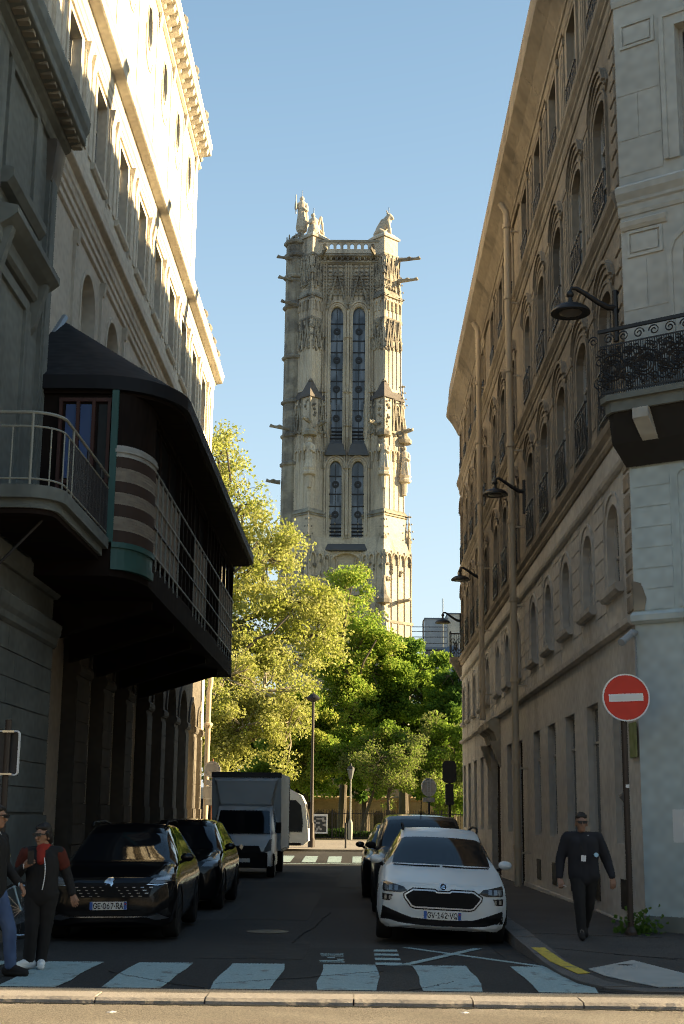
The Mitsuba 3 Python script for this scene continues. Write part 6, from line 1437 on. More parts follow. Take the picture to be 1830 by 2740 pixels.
# ---- street furniture --------------------------------------------------------------------------------------
mat('sign_red', (0.50, 0.035, 0.02), 0.45)
mat('sign_white', (0.62, 0.64, 0.66), 0.4)
mat('sign_back', lambda p, n, uv: mix((0.55, 0.54, 0.52), (0.44, 0.43, 0.42), noise(p.x * 6, p.y * 6, p.z * 6)), 0.5, 0.0)
mat('pole_brown', (0.035, 0.025, 0.02), 0.5)
mat('pole_rust', (0.17, 0.06, 0.025), 0.7)
mat('camera_grey', (0.22, 0.25, 0.28), 0.45)
mat('poster_print', lambda p, n, uv: mix((0.03, 0.035, 0.04), (0.30, 0.30, 0.30), smoothstep(0.55, 0.62, noise(p.x * 9, p.y, p.z * 9))), 0.4)
mat('tread_plate', lambda p, n, uv: mix((0.36, 0.38, 0.38), (0.28, 0.30, 0.30), fbm(p.x * 3, p.y * 3)), 0.5, 0.3)
mat('lamp_glass', (0.10, 0.09, 0.08), 0.3)
for i, (y, lb) in enumerate(((20.45, 'black wall lamp on a curved bracket above the corner balcony, nearest'), (32.7, 'black wall lamp beside the long drainpipe, second from the corner'), (44.6, 'black wall lamp on the tan facade, third from the corner'), (54.35, 'black wall lamp against the sky at the far end of the facade'))):
    z0 = float(gp(y))
    k = thing('wall_lamp', lb, 'street lamp', 'wall lamps along the right facade')
    put('post', [cyl((3.95, y, z0 + 8.85), (3.95, y, z0 + 9.68), 0.055, 8), box(3.93, 4.0, y - 0.04, y + 0.04, z0 + 8.95, z0 + 9.05), box(3.93, 4.0, y - 0.04, y + 0.04, z0 + 9.45, z0 + 9.55)], 'iron', k)
    put('arm', tube([(3.95, y, z0 + 9.40), (3.82, y, z0 + 9.41), (3.66, y, z0 + 9.50), (3.48, y, z0 + 9.63), (3.34, y, z0 + 9.72), (3.26, y, z0 + 9.72), (3.24, y, z0 + 9.64)], [0.055, 0.05, 0.045, 0.04, 0.036, 0.036, 0.04], 8), 'iron', k, smooth=40)
    put('knuckle', ball((3.24, y, z0 + 9.62), 0.06, 2), 'iron', k, smooth=True)
    put('shade', lathe([(0.0, 9.33), (0.2, 9.315), (0.285, 9.30), (0.31, 9.305), (0.31, 9.325), (0.27, 9.38), (0.19, 9.43), (0.09, 9.46), (0.045, 9.49), (0.03, 9.58)], 28, (3.24, y, z0)), 'iron', k, smooth=40)
    put('lens', lathe([(0.0, 9.285), (0.1, 9.288), (0.17, 9.305), (0.18, 9.32)], 20, (3.24, y, z0)), 'lamp_glass', k, smooth=True)

# no-entry sign
k = thing('no_entry_sign', 'round red no entry sign with white bar on a dark pole at the right corner', 'traffic sign')
PX, PY = 3.66, 19.42
put('pole', cyl((PX, PY, 0.09), (PX, PY, 3.25), 0.042, 14), 'pole_brown', k, smooth=40)
put('base', lathe([(0.08, 0.09), (0.08, 0.13), (0.045, 0.2)], 14, (PX, PY, 0)), 'pole_brown', k)
FN = Fr((3.69, PY - 0.06, 3.26), (0.9998, -0.0, 0), (0, -1, 0))
ca, sa = math.cos(math.radians(2.6)), math.sin(math.radians(2.6))
put('rim', FN.ext(Point(0, 0).buffer(0.328, 40).difference(Point(0, 0).buffer(0.309, 40)), -0.022, 0.012), 'sign_white', k)
put('disc', FN.ext(Point(0, 0).buffer(0.309, 40), -0.016, 0.004), 'sign_red', k)
put('bar', FN.ext(affinity.rotate(rect(-0.238, -0.053, 0.238, 0.053), 2.6), 0.004, 0.007), 'sign_white', k)
put('clamp', box(PX - 0.06, PX + 0.06, PY - 0.05, PY + 0.05, 3.05, 3.09), 'iron_grey', k)
put('strap_box', [hull([(PX - 0.10, PY - 0.03, 1.9), (PX - 0.04, PY - 0.03, 1.84), (PX - 0.04, PY - 0.03, 1.96), (PX - 0.10, PY + 0.03, 1.93), (PX - 0.04, PY + 0.03, 1.84), (PX - 0.04, PY + 0.03, 1.96)])], 'iron_grey', k)
put('sticker', box(PX - 0.012, PX + 0.036, PY - 0.0445, PY - 0.0425, 2.03, 2.075), 'sign_white', k)
# weeds at the pole's foot
wd = np.random.default_rng(2)
wp = np.stack([PX + 0.15 + wd.normal(size=260) * 0.14, PY + 0.3 + wd.normal(size=260) * 0.14, 0.1 + np.abs(wd.normal(size=260)) * 0.12], 1)
q = put('weeds', leaves(wp, 0.07, 5), 'leaf_deep'); labels[q] = {'label': 'small dark weeds growing at the wall foot behind the sign pole', 'category': 'weeds', 'kind': 'stuff'}
# surveillance camera under the ledge of the corner
k = thing('security_camera', 'small grey surveillance camera under the ledge at the building corner', 'camera')
put('mount', [ball((3.93, 19.98, 4.24), 0.06, 2), cyl((3.93, 19.98, 4.24), (4.03, 20.12, 4.27), 0.035, 8)], 'camera_grey', k, smooth=True)
put('housing', [cyl((3.90, 19.95, 4.22), (3.76, 19.86, 4.10), 0.05, 10), cyl((3.77, 19.87, 4.11), (3.74, 19.84, 4.085), 0.057, 10)], 'camera_grey', k)
put('cable', tube([(3.985, 20.06, 4.2), (3.985, 20.07, 3.9), (3.985, 20.07, 3.62)], 0.014, 6), 'camera_grey', k)

# left sign pole, seen from behind
k = thing('left_sign', 'dark pole with a sign plate seen from behind, left edge of the view', 'traffic sign')
put('pole', cyl((-4.42, 17.5, 0.09), (-4.42, 17.5, 2.76), 0.04, 12), 'pole_brown', k, smooth=40)
FB = Fr((-4.42, 17.44, 2.35), (1, 0, 0), (0, -1, 0))
rr_ = rect(-0.36, -0.23, 0.10, 0.23).buffer(0.05, 6)
put('plate', box(-4.83, -4.28, 17.55, 17.56, 2.07, 2.63), 'iron_grey', k)
put('edge', [Fr((-4.42, 17.53, 2.35), (1, 0, 0), (0, -1, 0)).ext(rr_.difference(rr_.buffer(-0.018)), -0.03, 0.02)], 'sign_white', k)
put('clamp', [box(-4.475, -4.33, 17.44, 17.56, z, z + 0.025) for z in (2.075, 2.6)], 'chrome', k)

# far signs, signal, lamp posts, poster, bollard
k = thing('round_sign', 'round sign seen from behind with a small plate below, far end of right pavement', 'traffic sign')
z0 = float(gp(51))
put('pole', [cyl((2.5, 51.05, z0 + 0.1), (2.5, 51.05, 3.0), 0.04, 8)], 'iron_grey', k)
FK = Fr((2.5, 51, 2.65), (0.85, 0.5, 0), (0.5, -0.85, 0))
put('disc', FK.ext(Point(0, 0).buffer(0.31, 24), -0.02, 0.0), 'sign_back', k)
put('rim', FK.ext(Point(0, 0).buffer(0.325, 24).difference(Point(0, 0).buffer(0.30, 24)), -0.03, 0.012), 'sign_white', k)
put('stiffener', [FK.box(-0.22, 0.22, z - 0.02, z + 0.02, 0, 0.02) for z in (-0.2, 0.2)] + [FK.box(s - 0.02, s + 0.02, -0.3, 0.3, 0.001, 0.018) for s in (-0.06, 0.06)], 'sign_white', k)
put('small_plate', FK.box(-0.26, 0.26, -0.52, -0.36, -0.02, 0.0), 'sign_back', k)
k = thing('round_sign', 'round sign and square plates seen from behind on a rusty pole, far left corner', 'traffic sign')
put('pole', cyl((-5.76, 55, float(gp(55)) + 0.1), (-5.76, 55, 3.75), 0.035, 8), 'pole_rust', k)
FJ = Fr((-5.78, 54.95, 3.34), (1, 0, 0), (0, -1, 0))
put('disc', FJ.ext(Point(0, 0).buffer(0.30, 24), -0.02, 0.0), 'sign_back', k)
put('rim', FJ.ext(Point(0, 0).buffer(0.32, 24).difference(Point(0, 0).buffer(0.295, 24)), -0.03, 0.012), 'sign_white', k)
put('disc', FJ.ext(Point(-0.06, -0.89).buffer(0.28, 24), -0.02, 0.0), 'sign_back', k)
for z in (-0.5, -1.27):
    put('small_plate', FJ.box(-0.24, 0.18, z - 0.11, z + 0.11, -0.02, 0.004), 'sign_back', k)
put('stiffener', [FJ.box(-0.28, 0.26, z - 0.015, z + 0.015, 0, 0.02) for z in (0.24, -0.24, -0.66, -1.12)], 'sign_white', k)
k = thing('traffic_light', 'dark traffic light with rounded back board at the far end of right pavement', 'traffic light')
put('pole', cyl((3.43, 54.0, float(gp(54)) + 0.1), (3.43, 54.0, 3.0), 0.055, 10), 'iron', k)
FJ = Fr((3.43, 53.9, 0), (1, 0, 0), (0, -1, 0))
put('back_board', FJ.ext(rect(-0.1, 3.05, 0.1, 3.55).buffer(0.17, 8), -0.03, 0.0), 'iron', k)
put('housing', [FJ.ext(rect(-0.1, 2.95, 0.1, 3.62).buffer(0.05, 4), -0.2, -0.03), FJ.ext(rect(-0.12, 2.1, 0.12, 2.8).buffer(0.04, 4), -0.16, 0.04), FJ.ext(rect(-0.14, 0.0, 0.14, 1.1), -0.3, 0.0)], 'iron', k)
k = thing('tall_lamp_post', 'tall dark street lamp post standing before the trees', 'street lamp')
z0 = float(gz(68))
put('post', lathe([(0.17, 0), (0.17, 0.5), (0.15, 0.55), (0.13, 1.2), (0.09, 1.3), (0.075, 4), (0.06, 7.1)], 12, (-2.3, 68, z0)), 'pole_brown', k, smooth=40)
put('head', [lathe([(0.05, 7.0), (0.3, 7.12), (0.34, 7.2), (0.2, 7.34), (0.05, 7.42), (0.02, 7.5)], 16, (-2.3, 68, z0)), cyl((-2.75, 68, z0 + 7.2), (-1.9, 68, z0 + 7.2), 0.035, 6)], 'iron', k)
k = thing('park_lamp', 'slim pale park lamp with glass lantern beside the fence', 'street lamp')
z0 = float(gz(79))
put('post', lathe([(0.13, 0), (0.13, 1.0), (0.08, 1.1), (0.045, 1.2), (0.04, 3.3), (0.07, 3.35)], 10, (-0.5, 77.4, z0)), 'rail_pale', k)
put('lantern', lathe([(0.09, 3.35), (0.2, 3.85), (0.2, 3.87)], 6, (-0.5, 77.4, z0)), 'lamp_clear', k)
put('cap', lathe([(0.23, 3.87), (0.18, 3.98), (0.06, 4.08), (0.03, 4.2)], 6, (-0.5, 77.4, z0)), 'iron', k)
k = thing('poster_panel', 'framed dark poster panel hung on the park fence', 'poster')
FJ = Fr((-2.2, 77.7, 1.2), (1, 0, 0), (0, -1, 0))
put('frame', FJ.ext(rect(-0.45, -0.55, 0.45, 0.5).difference(rect(-0.37, -0.46, 0.37, 0.38)), -0.05, 0.0), 'sign_white', k)
put('print', FJ.box(-0.38, 0.38, -0.47, 0.39, -0.04, -0.01), 'poster_print', k)
k = thing('fence_panel', 'pale blank panel fixed to the park fence behind the parked row', 'panel')
put('panel', box(1.4, 2.4, 77.6, 77.66, 1.05, 1.5), 'sign_back', k)
k = thing('bollard', 'thin dark bollard post on the far pavement, right of the tall lamp', 'bollard')
put('post', lathe([(0.05, 0), (0.04, 0.2), (0.035, 1.05), (0.05, 1.07), (0.05, 1.14), (0.01, 1.18)], 10, (-0.65, 67.2, float(gz(67.2)) + 0.1)), 'iron', k)

# chequered steel cover at the corner, with its lifting hole
k = thing('steel_cover', 'large pale chequered steel cover in the pavement at the right corner', 'manhole cover')
pl = Polygon([(2.46, 15.55), (3.10, 16.4), (3.42, 15.26), (3.75, 14.3), (3.25, 14.12), (2.9, 14.06), (2.72, 14.48), (2.54, 15.01)])
hole = affinity.scale(Point(2.93, 15.95).buffer(0.07, 12), 1.25, 1)
m = extr(pl.difference(hole), 0.006); m.vertices[:, 2] += 0.099 + gp(m.vertices[:, 1]); put('plate', m, 'tread_plate', k)
dots = []
ax = np.array([0.64, 0.85]); ax /= np.linalg.norm(ax); bx_ = np.array([ax[1], -ax[0]])
for i in range(60):
    for j in range(66):
        p_ = np.array([2.46, 15.55]) + ax * 0.036 * (i - 20) + bx_ * 0.036 * j
        if pl.buffer(-0.02).contains(Point(p_)) and not hole.buffer(0.02).contains(Point(p_)):
            zz_ = 0.1045 + float(gp(p_[1])); d1, d2 = (ax, bx_) if (i + j) % 2 else (bx_, ax)
            a_, b_ = p_ + d1 * 0.015, p_ - d1 * 0.015
            c_, d_ = p_ + d2 * 0.005, p_ - d2 * 0.005
            dots.append(trimesh.Trimesh([(*a_, zz_), (*c_, zz_), (*b_, zz_), (*d_, zz_), (*p_, zz_ + 0.005)], [(0, 1, 4), (1, 2, 4), (2, 3, 4), (3, 0, 4)], process=False))
stuff(put('tread_pattern', dots, 'tread_plate', k))
m = extr(hole, 0.004); m.vertices[:, 2] += 0.098 + gp(m.vertices[:, 1]); put('hole', m, 'ink_black', k)

# bicycle leaning by the left kerb
k = thing('bicycle', 'pale blue bicycle parked behind the two people on the left', 'bicycle')
mat('bike_blue', (0.25, 0.36, 0.40), 0.4)
BX, BY, BZ = -4.75, 17.75, 0.1
def bp(x, z, y=0.0): return (BX + x, BY + y, BZ + z)
put('frame', [tube([bp(-0.05, 0.30), bp(0.42, 0.80)], 0.017, 8), tube([bp(-0.05, 0.30), bp(-0.17, 0.82)], 0.016, 8), tube([bp(-0.15, 0.74), bp(0.40, 0.76)], 0.015, 8), tube([bp(-0.05, 0.30), bp(-0.5, 0.34)], 0.010, 6), tube([bp(-0.15, 0.72), bp(-0.5, 0.34)], 0.009, 6)], 'bike_blue', k)
put('fork', [tube([bp(0.38, 0.95), bp(0.43, 0.72), bp(0.50, 0.5), bp(0.56, 0.34)], 0.013, 8)], 'bike_blue', k)
put('handlebar', [tube([bp(0.28, 1.05, -0.28), bp(0.36, 1.0, -0.1), bp(0.38, 0.98), bp(0.36, 1.0, 0.1), bp(0.28, 1.05, 0.28)], 0.012, 8)], 'chrome', k)
put('saddle', hull([bp(-0.32, 0.92, -0.07), bp(-0.32, 0.92, 0.07), bp(-0.05, 0.92, 0.02), bp(-0.05, 0.92, -0.02), bp(-0.3, 0.96, -0.06), bp(-0.3, 0.96, 0.06), bp(-0.1, 0.95, 0)]), 'rubber', k)
put('seat_post', cyl(bp(-0.165, 0.8), bp(-0.19, 0.92), 0.012, 8), 'chrome', k)
put('crank', [lathe([(0.09, -0.004), (0.09, 0.004)], 18).apply_transform(trimesh.transformations.rotation_matrix(PI / 2, (1, 0, 0))).apply_translation(bp(-0.05, 0.30, -0.05)), cyl(bp(-0.05, 0.3, -0.07), bp(0.08, 0.2, -0.07), 0.01, 6)], 'chrome', k)
for x in (-0.5, 0.56):
    rg_ = np.linspace(0, 2 * PI, 33)
    w = put('wheel', tube([bp(x + 0.325 * math.cos(t), 0.34 + 0.325 * math.sin(t)) for t in rg_], 0.017, 8), 'rubber', k, smooth=True)
    put('rim', [tube([bp(x + 0.30 * math.cos(t), 0.34 + 0.30 * math.sin(t)) for t in rg_], 0.009, 6)] + [cyl(bp(x, 0.34, s * 0.02), bp(x + 0.3 * math.cos(t), 0.34 + 0.3 * math.sin(t)), 0.0018, 3) for t in np.linspace(0, 2 * PI, 17)[:-1] for s in (1,)], 'chrome', w)
# small litter on the roadway in front
for i, (x, y, s) in enumerate(((-2.05, 12.1, 0.05), (0.9, 12.3, 0.04), (2.9, 12.35, 0.03))):
    m = hull([(x + s * a_, y + s * b_, 0.006 + c_) for a_, b_, c_ in ((-1, 0, 0), (1, 0.1, 0), (0.2, 0.5, 0), (-0.3, -0.5, 0), (0.1, 0.1, 0.012))])
    q = put('litter', m, 'sign_white'); labels[q] = {'label': ['pale scrap of paper left on the sunlit roadway in front', 'tiny pale scrap right of centre on the near roadway', 'tiny pale scrap on the near roadway towards the right'][i], 'category': 'litter'}
# ---- people ------------------------------------------------------------------------------------------------
mat('skin', (0.24, 0.135, 0.09), 0.5)
mat('skin_tan', (0.22, 0.125, 0.085), 0.5)
mat('hair_dark', (0.012, 0.010, 0.009), 0.6)
mat('cloth_navy', (0.014, 0.015, 0.020), 0.9)
mat('cloth_black', (0.011, 0.011, 0.012), 0.9)
mat('cloth_orange', (0.07, 0.014, 0.008), 0.95)
mat('cloth_red', (0.22, 0.02, 0.013), 0.9)
mat('denim', lambda p, n, uv: mix((0.03, 0.055, 0.13), (0.06, 0.10, 0.20), noise(p.x * 14, p.y * 14, p.z * 6)), 0.9)
mat('shoe_white', (0.62, 0.66, 0.68), 0.6)
mat('badge_blue', (0.30, 0.50, 0.66), 0.4)

def person(label, at, yaw, J, cloth, feet, scale=1.0, hair='short', bulk=1.0, glasses=True, skin='skin', head_yaw=0.0, grip=(0.5, 0.5)):
    """A figure from its joints (x to its left hand side in the picture's right, y away, z up). J: head, neck, sh, el, wr, hd (each a right/left pair), hip, kn, an, toe.
    One continuous body; hair, glasses, jacket, trousers and shoes are its parts."""
    key = thing('person', label, 'person')
    X = trimesh.transformations.translation_matrix(at) @ trimesh.transformations.rotation_matrix(yaw, (0, 0, 1)) @ trimesh.transformations.scale_matrix(scale)
    A = {k_: [np.array(q, float) for q in v_] for k_, v_ in J.items()}
    h, nk = A['head'][0], A['neck'][0]
    def go(m, mt, nm, smooth=True, par=key):
        m = m.copy(); m.apply_transform(X); return put(nm, m, mt, par, smooth=smooth)
    cy, sy = math.cos(head_yaw), math.sin(head_yaw)
    def H(x, y, z): return h + np.array([x * cy - y * sy, x * sy + y * cy, z])
    chest, belly, pel = (A['sh'][0] + A['sh'][1]) / 2, None, (A['hip'][0] + A['hip'][1]) / 2
    waist = chest * 0.4 + pel * 0.6
    bones = [(H(0, 0.015, 0.045), 0.078, H(0, 0.0, 0.0), 0.074), (H(0, -0.012, 0.0), 0.068, H(0, -0.035, -0.085), 0.038), (H(0, 0.02, -0.06), 0.052, nk, 0.055), (nk, 0.055, chest * 0.9 + waist * 0.1, 0.07)]
    bones += [(H(0, -0.083, -0.005), 0.012, H(0, -0.1, -0.03), 0.015), (H(-0.03, -0.06, 0.03), 0.02, H(0.03, -0.06, 0.03), 0.02), (H(-0.022, -0.07, -0.058), 0.011, H(0.022, -0.07, -0.058), 0.011)]
    for s in (-1, 1):
        bones.append((H(s * 0.076, 0.01, 0.005), 0.014, H(s * 0.08, 0.015, -0.035), 0.011))
    bones += [(A['sh'][0] * 0.8 + chest * 0.2, 0.07, A['sh'][1] * 0.8 + chest * 0.2, 0.07), (chest - (0, 0, 0.08), 0.125, waist, 0.115), (waist, 0.115, pel, 0.12)]
    for s in (0, 1):
        sh, el, wr, hd = A['sh'][s], A['el'][s], A['wr'][s], A['hd'][s]
        bones += [(sh, 0.055, el, 0.042), (el, 0.042, wr, 0.026)]
        ax = hd - wr; L = np.linalg.norm(ax); ax = ax / L
        side = np.cross(ax, [0, 1, 0.15]); side /= np.linalg.norm(side)
        pal = np.cross(side, ax)
        k_ = wr + ax * 0.085
        for f_ in (-1.5, -0.5, 0.5, 1.5):
            bones.append((wr + side * f_ * 0.008, 0.018, k_ + side * f_ * 0.019, 0.0125))
            ln = (0.068, 0.078, 0.074, 0.056)[int(f_ + 1.5)]
            g = grip[s]
            m1 = k_ + side * f_ * 0.020 + ax * ln * 0.5 * (1 - 0.2 * g) + pal * ln * 0.35 * g
            m2 = m1 + (ax * (0.5 - 0.65 * g) + pal * (0.2 + 0.35 * g)) * ln
            bones += [(k_ + side * f_ * 0.019, 0.011, m1, 0.0095), (m1, 0.0095, m2, 0.008)]
        th = wr + ax * 0.03 + side * 0.03
        bones += [(wr + side * 0.012, 0.016, th + pal * 0.012, 0.012), (th + pal * 0.012, 0.012, th + ax * 0.055 + side * 0.014 + pal * 0.025, 0.009)]
        hp, kn, an = A['hip'][s], A['kn'][s], A['an'][s]
        bones += [(hp, 0.085, kn, 0.055), (kn, 0.055, an, 0.036), (an, 0.036, A['toe'][s], 0.03)]
    go(chainmesh(bones, 0.022, 4, 2), skin, 'body')
    # eyes behind or under the glasses
    for s in (-1, 1):
        go(ball(H(s * 0.031, -0.072, 0.012), 0.011, 2), 'plate_white', 'eye')
    if glasses:
        gl = [box(s * 0.034 - 0.027, s * 0.034 + 0.027, -0.102, -0.093, -0.008, 0.03) for s in (-1, 1)] + [box(-0.01, 0.01, -0.102, -0.094, 0.014, 0.024)] + [box(s * 0.078 - 0.003, s * 0.078 + 0.003, -0.098, 0.02, 0.012, 0.022) for s in (-1, 1)] + [box(s * 0.068 - 0.012, s * 0.068 + 0.012, -0.1, -0.092, 0.012, 0.024) for s in (-1, 1)]
        G = np.eye(4); G[:3, :3] = [[cy, -sy, 0], [sy, cy, 0], [0, 0, 1]]; G[:3, 3] = h
        m = trimesh.util.concatenate(gl); m.apply_transform(G); go(m, 'ink_black', 'sunglasses', False)
    hb = [(H(0, 0.03, 0.075), 0.082, H(0, 0.045, 0.03), 0.08), (H(0, 0.045, 0.03), 0.08, H(0, 0.055, -0.045), 0.058), (H(-0.045, -0.025, 0.088), 0.035, H(0.045, -0.025, 0.088), 0.035)]
    if hair == 'tied':
        hb += [(H(0.03, 0.07, 0.0), 0.05, H(0.02, 0.1, -0.06), 0.04), (H(-0.07, 0.0, 0.03), 0.03, H(-0.066, 0.03, -0.03), 0.026), (H(0.07, 0.0, 0.03), 0.03, H(0.066, 0.03, -0.03), 0.026)]
    go(chainmesh(hb, 0.03, 3, 2), 'hair_dark', 'hair')
    # jacket: torso and sleeves; trousers; shoes
    bk_ = bulk
    jb = [(A['sh'][0] * 0.94 + chest * 0.06, 0.088, A['sh'][1] * 0.94 + chest * 0.06, 0.088), (nk + (0, 0.02, -0.02), 0.072, chest, 0.1), (chest - (0.07 * bk_, 0, 0.08), 0.14, waist - (0.06 * bk_, 0, 0), 0.135), (chest - (-0.07 * bk_, 0, 0.08), 0.14, waist + (0.06 * bk_, 0, 0), 0.135), (waist - (0.06 * bk_, 0, 0), 0.135, pel + (-0.06 * bk_, 0, 0.02), 0.14), (waist + (0.06 * bk_, 0, 0), 0.135, pel + (0.06 * bk_, 0, 0.02), 0.14)]
    jb += [(chest - (0, 0, 0.05), 0.135, waist, 0.138), (waist, 0.138, pel + (0, 0, -0.02), 0.142), (nk + (0, 0.01, -0.06), 0.085, A['sh'][0] * 0.75 + chest * 0.25, 0.085), (nk + (0, 0.01, -0.06), 0.085, A['sh'][1] * 0.75 + chest * 0.25, 0.085)]
    for s in (0, 1):
        sh, el, wr = A['sh'][s], A['el'][s], A['wr'][s]
        jb += [(sh, 0.084, el * 0.55 + sh * 0.45, 0.07 * bk_ ** 0.5), (el * 0.55 + sh * 0.45, 0.07 * bk_ ** 0.5, el, 0.062 * bk_ ** 0.5), (el, 0.062 * bk_ ** 0.5, el * 0.1 + wr * 0.9, 0.048)]
    jm = chainmesh(jb, 0.035, 3, 2)
    v_ = np.array(jm.vertices); nn = jm.vertex_normals
    jm.vertices = v_ + nn * (0.012 * (meshkit.noise(v_ * (14, 14, 9)) - 0.5))[:, None]
    jk = go(jm, cloth['jacket'], 'jacket')
    tb = [(A['hip'][0], 0.118, A['hip'][1], 0.118)]
    for s in (0, 1):
        hp, kn, an = A['hip'][s], A['kn'][s], A['an'][s]
        tb += [(hp, 0.112, kn, 0.078), (kn, 0.078, an + (0, 0, 0.03), 0.064)]
    tm_ = chainmesh(tb, 0.035, 3, 2)
    v_ = np.array(tm_.vertices); nn = tm_.vertex_normals
    tm_.vertices = v_ + nn * (0.014 * (meshkit.noise(v_ * (12, 12, 20)) - 0.5))[:, None]
    go(tm_, cloth['trousers'], 'trousers')
    for s in (0, 1):
        an, to = A['an'][s], A['toe'][s]
        d = (to - an) * (1, 1, 0); d /= np.linalg.norm(d) + 1e-9
        bk = an * (1, 1, 0) + (0, 0, to[2] + 0.005) - d * 0.05
        fr_ = to
        sm = chainmesh([(bk, 0.042, fr_, 0.040), (an + (0, 0, -0.005), 0.052, bk + (0, 0, 0.015), 0.048), (an, 0.05, fr_ + (0, 0, 0.012), 0.035)], 0.03, 2, 2)
        v_ = np.array(sm.vertices); v_[:, 2] = np.maximum(v_[:, 2], to[2] - 0.038); sm.vertices = v_
        go(sm, feet, 'shoe')
    return key, X, go, A, H, jk

# man in dark clothes walking towards us on the right pavement
J = dict(head=[(-0.02, -0.02, 1.545)], neck=[(-0.01, 0.02, 1.40)], sh=[(-0.215, 0.02, 1.345), (0.205, 0.02, 1.345)], el=[(-0.315, 0.05, 1.05), (0.335, 0.06, 1.03)], wr=[(-0.345, -0.04, 0.80), (0.385, -0.04, 0.815)], hd=[(-0.33, -0.09, 0.72), (0.385, -0.06, 0.72)],
         hip=[(-0.09, 0.02, 0.84), (0.09, 0.02, 0.84)], kn=[(-0.085, -0.11, 0.46), (0.075, 0.10, 0.45)], an=[(-0.075, -0.14, 0.085), (0.03, 0.30, 0.11)], toe=[(-0.09, -0.30, 0.042), (0.03, 0.18, 0.045)])
k, X, go, A, H, jk = person('man in dark jacket and sunglasses with white badges walking on the right pavement', (2.96, 18.85, 0.08), 0.0, J, {'jacket': 'cloth_navy', 'trousers': 'cloth_black'}, 'cloth_black', 0.955, bulk=1.3, skin='skin_tan', grip=(0.6, 0.3))
go(hull([(-0.06 + x, -0.175 + y, 1.115 + z) for x, z in ((0, 0), (0.068, -0.004), (0.062, -0.085), (-0.004, -0.08)) for y in (-0.008, 0.0)]), 'sign_white', 'name_badge', False)
go(cyl((0.15, -0.135, 1.12), (0.15, -0.168, 1.12), 0.03, 16), 'badge_blue', 'round_patch', False)
go(tube([(-0.04, -0.05, 1.36), (-0.05, -0.155, 1.25), (-0.03, -0.168, 1.12)], 0.005, 5), 'ink_black', 'lanyard', False)
go(box(0.055, 0.072, -0.065, -0.06, 1.362, 1.385), 'sign_white', 'collar_pin', False)
go(cyl((-0.31, -0.16, 0.715), (-0.275, -0.21, 0.70), 0.0045, 6), 'sign_white', 'cigarette', False)
go(tube([(0.385 + 0.034 * math.cos(t), -0.042 + 0.034 * math.sin(t), 0.83) for t in np.linspace(0, 2 * PI, 15)], 0.008, 5), 'ink_black', 'watch', False)
go(tube([(-0.085 + 0.022 * math.cos(t), -0.235, 0.115 + 0.022 * math.sin(t)) for t in np.linspace(0, 2 * PI, 13)], 0.0035, 5), 'chrome', 'boot_ring', False)

# woman with red scarf on the crossing
J = dict(head=[(-0.02, -0.01, 1.475)], neck=[(0.01, 0.02, 1.335)], sh=[(-0.19, -0.03, 1.27), (0.165, 0.06, 1.275)], el=[(-0.285, -0.02, 1.03), (0.27, 0.10, 1.02)], wr=[(-0.16, -0.24, 1.14), (0.345, 0.05, 0.82)], hd=[(-0.08, -0.27, 1.19), (0.375, 0.02, 0.74)],
         hip=[(-0.085, 0.0, 0.82), (0.085, 0.0, 0.82)], kn=[(-0.075, -0.06, 0.45), (0.06, 0.02, 0.45)], an=[(-0.10, -0.03, 0.085), (0.03, 0.03, 0.085)], toe=[(-0.20, -0.13, 0.042), (0.06, -0.10, 0.042)])
k, X, go, A, H, jk = person('woman in black and orange jacket with red scarf and white trainers on the crossing', (-3.40, 15.3, 0.0), 0.0, J, {'jacket': 'cloth_black', 'trousers': 'cloth_black'}, 'shoe_white', 0.935, 'tied', bulk=0.85, head_yaw=-0.55, grip=(0.9, 0.5))
go(chainmesh([((-0.015, -0.045, 1.33), 0.062, (0.02, 0.03, 1.33), 0.07), ((-0.01, -0.085, 1.29), 0.05, (0.0, -0.115, 1.20), 0.05)], 0.03, 3, 2), 'cloth_red', 'scarf')
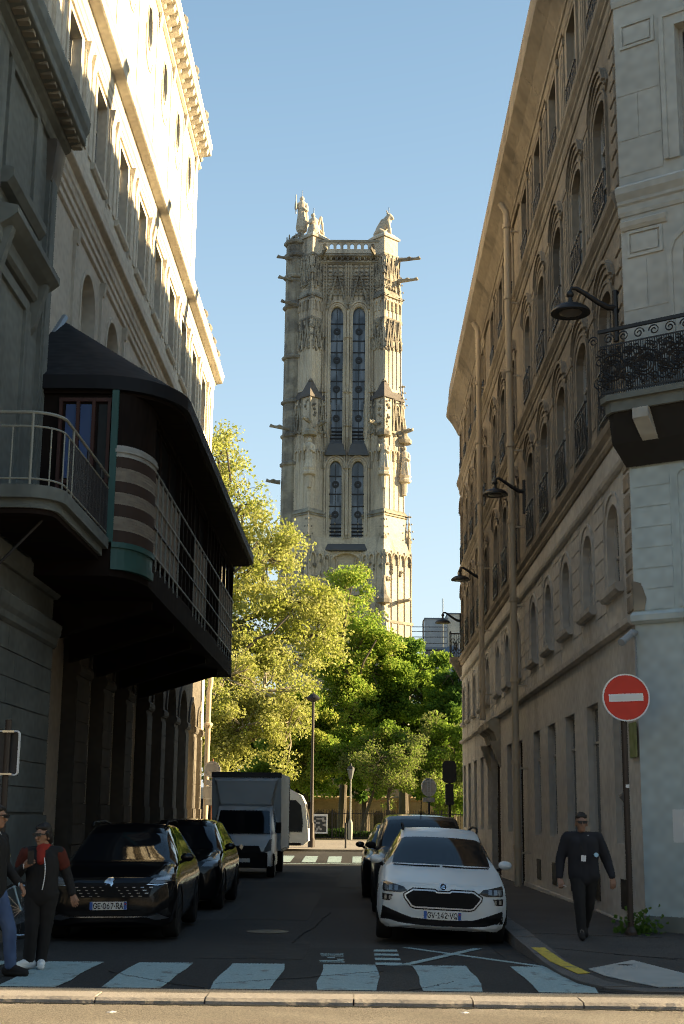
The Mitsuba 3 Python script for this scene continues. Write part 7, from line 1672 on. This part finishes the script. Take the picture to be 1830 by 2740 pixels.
for s in (0, 1):
    go(chainmesh([(A['sh'][s] * 0.99 + np.array([0, 0, 0.008]), 0.088, A['el'][s] * 0.5 + A['sh'][s] * 0.5, 0.077)], 0.03, 2, 2), 'cloth_orange', 'orange_sleeve')
go(tube([(0.045, -0.155, 1.235), (0.065, -0.165, 1.12), (0.06, -0.16, 1.0), (0.04, -0.155, 0.88)], 0.006, 5), 'sign_white', 'zip', False)
go(hull([(-0.075 + x, -0.31 + y, 1.24 + z) for x in (-0.035, 0.035) for y in (-0.005, 0.005) for z in (-0.075, 0.075)]), 'ink_black', 'phone', False)
go(tube([A['wr'][0] + np.array([0.0, 0.03 * math.cos(t), 0.03 * math.sin(t)]) for t in np.linspace(0, 2 * PI, 13)], 0.006, 5), 'sign_white', 'bracelet', False)

# man in jeans at the left edge, stepping to the right
J = dict(head=[(0.0, -0.03, 1.70)], neck=[(0.0, 0.02, 1.53)], sh=[(-0.21, 0.02, 1.46), (0.21, 0.02, 1.46)], el=[(-0.28, 0.12, 1.17), (0.27, -0.02, 1.16)], wr=[(-0.27, 0.0, 0.94), (0.25, -0.22, 0.97)], hd=[(-0.26, -0.05, 0.85), (0.24, -0.28, 0.89)],
         hip=[(-0.09, 0.0, 0.93), (0.09, 0.0, 0.93)], kn=[(-0.09, 0.06, 0.50), (0.08, -0.20, 0.51)], an=[(-0.09, 0.25, 0.12), (0.08, -0.24, 0.09)], toe=[(-0.09, 0.12, 0.045), (0.08, -0.42, 0.042)])
k, X, go, A, H, jk = person('man in dark jacket and blue jeans stepping in at the left edge', (-3.76, 14.6, 0.0), math.radians(78), J, {'jacket': 'cloth_black', 'trousers': 'denim'}, 'cloth_black', 0.925, skin='skin', grip=(0.5, 0.4))
go(tube([A['wr'][1] + np.array([0.03 * math.cos(t), 0.0, 0.03 * math.sin(t)]) for t in np.linspace(0, 2 * PI, 13)], 0.009, 5), 'badge_blue', 'watch', False)
go(tube([H(0.05, 0.02, -0.13), H(0.06, -0.02, -0.2)], 0.008, 5), 'sign_white', 'earphone_wire', False)
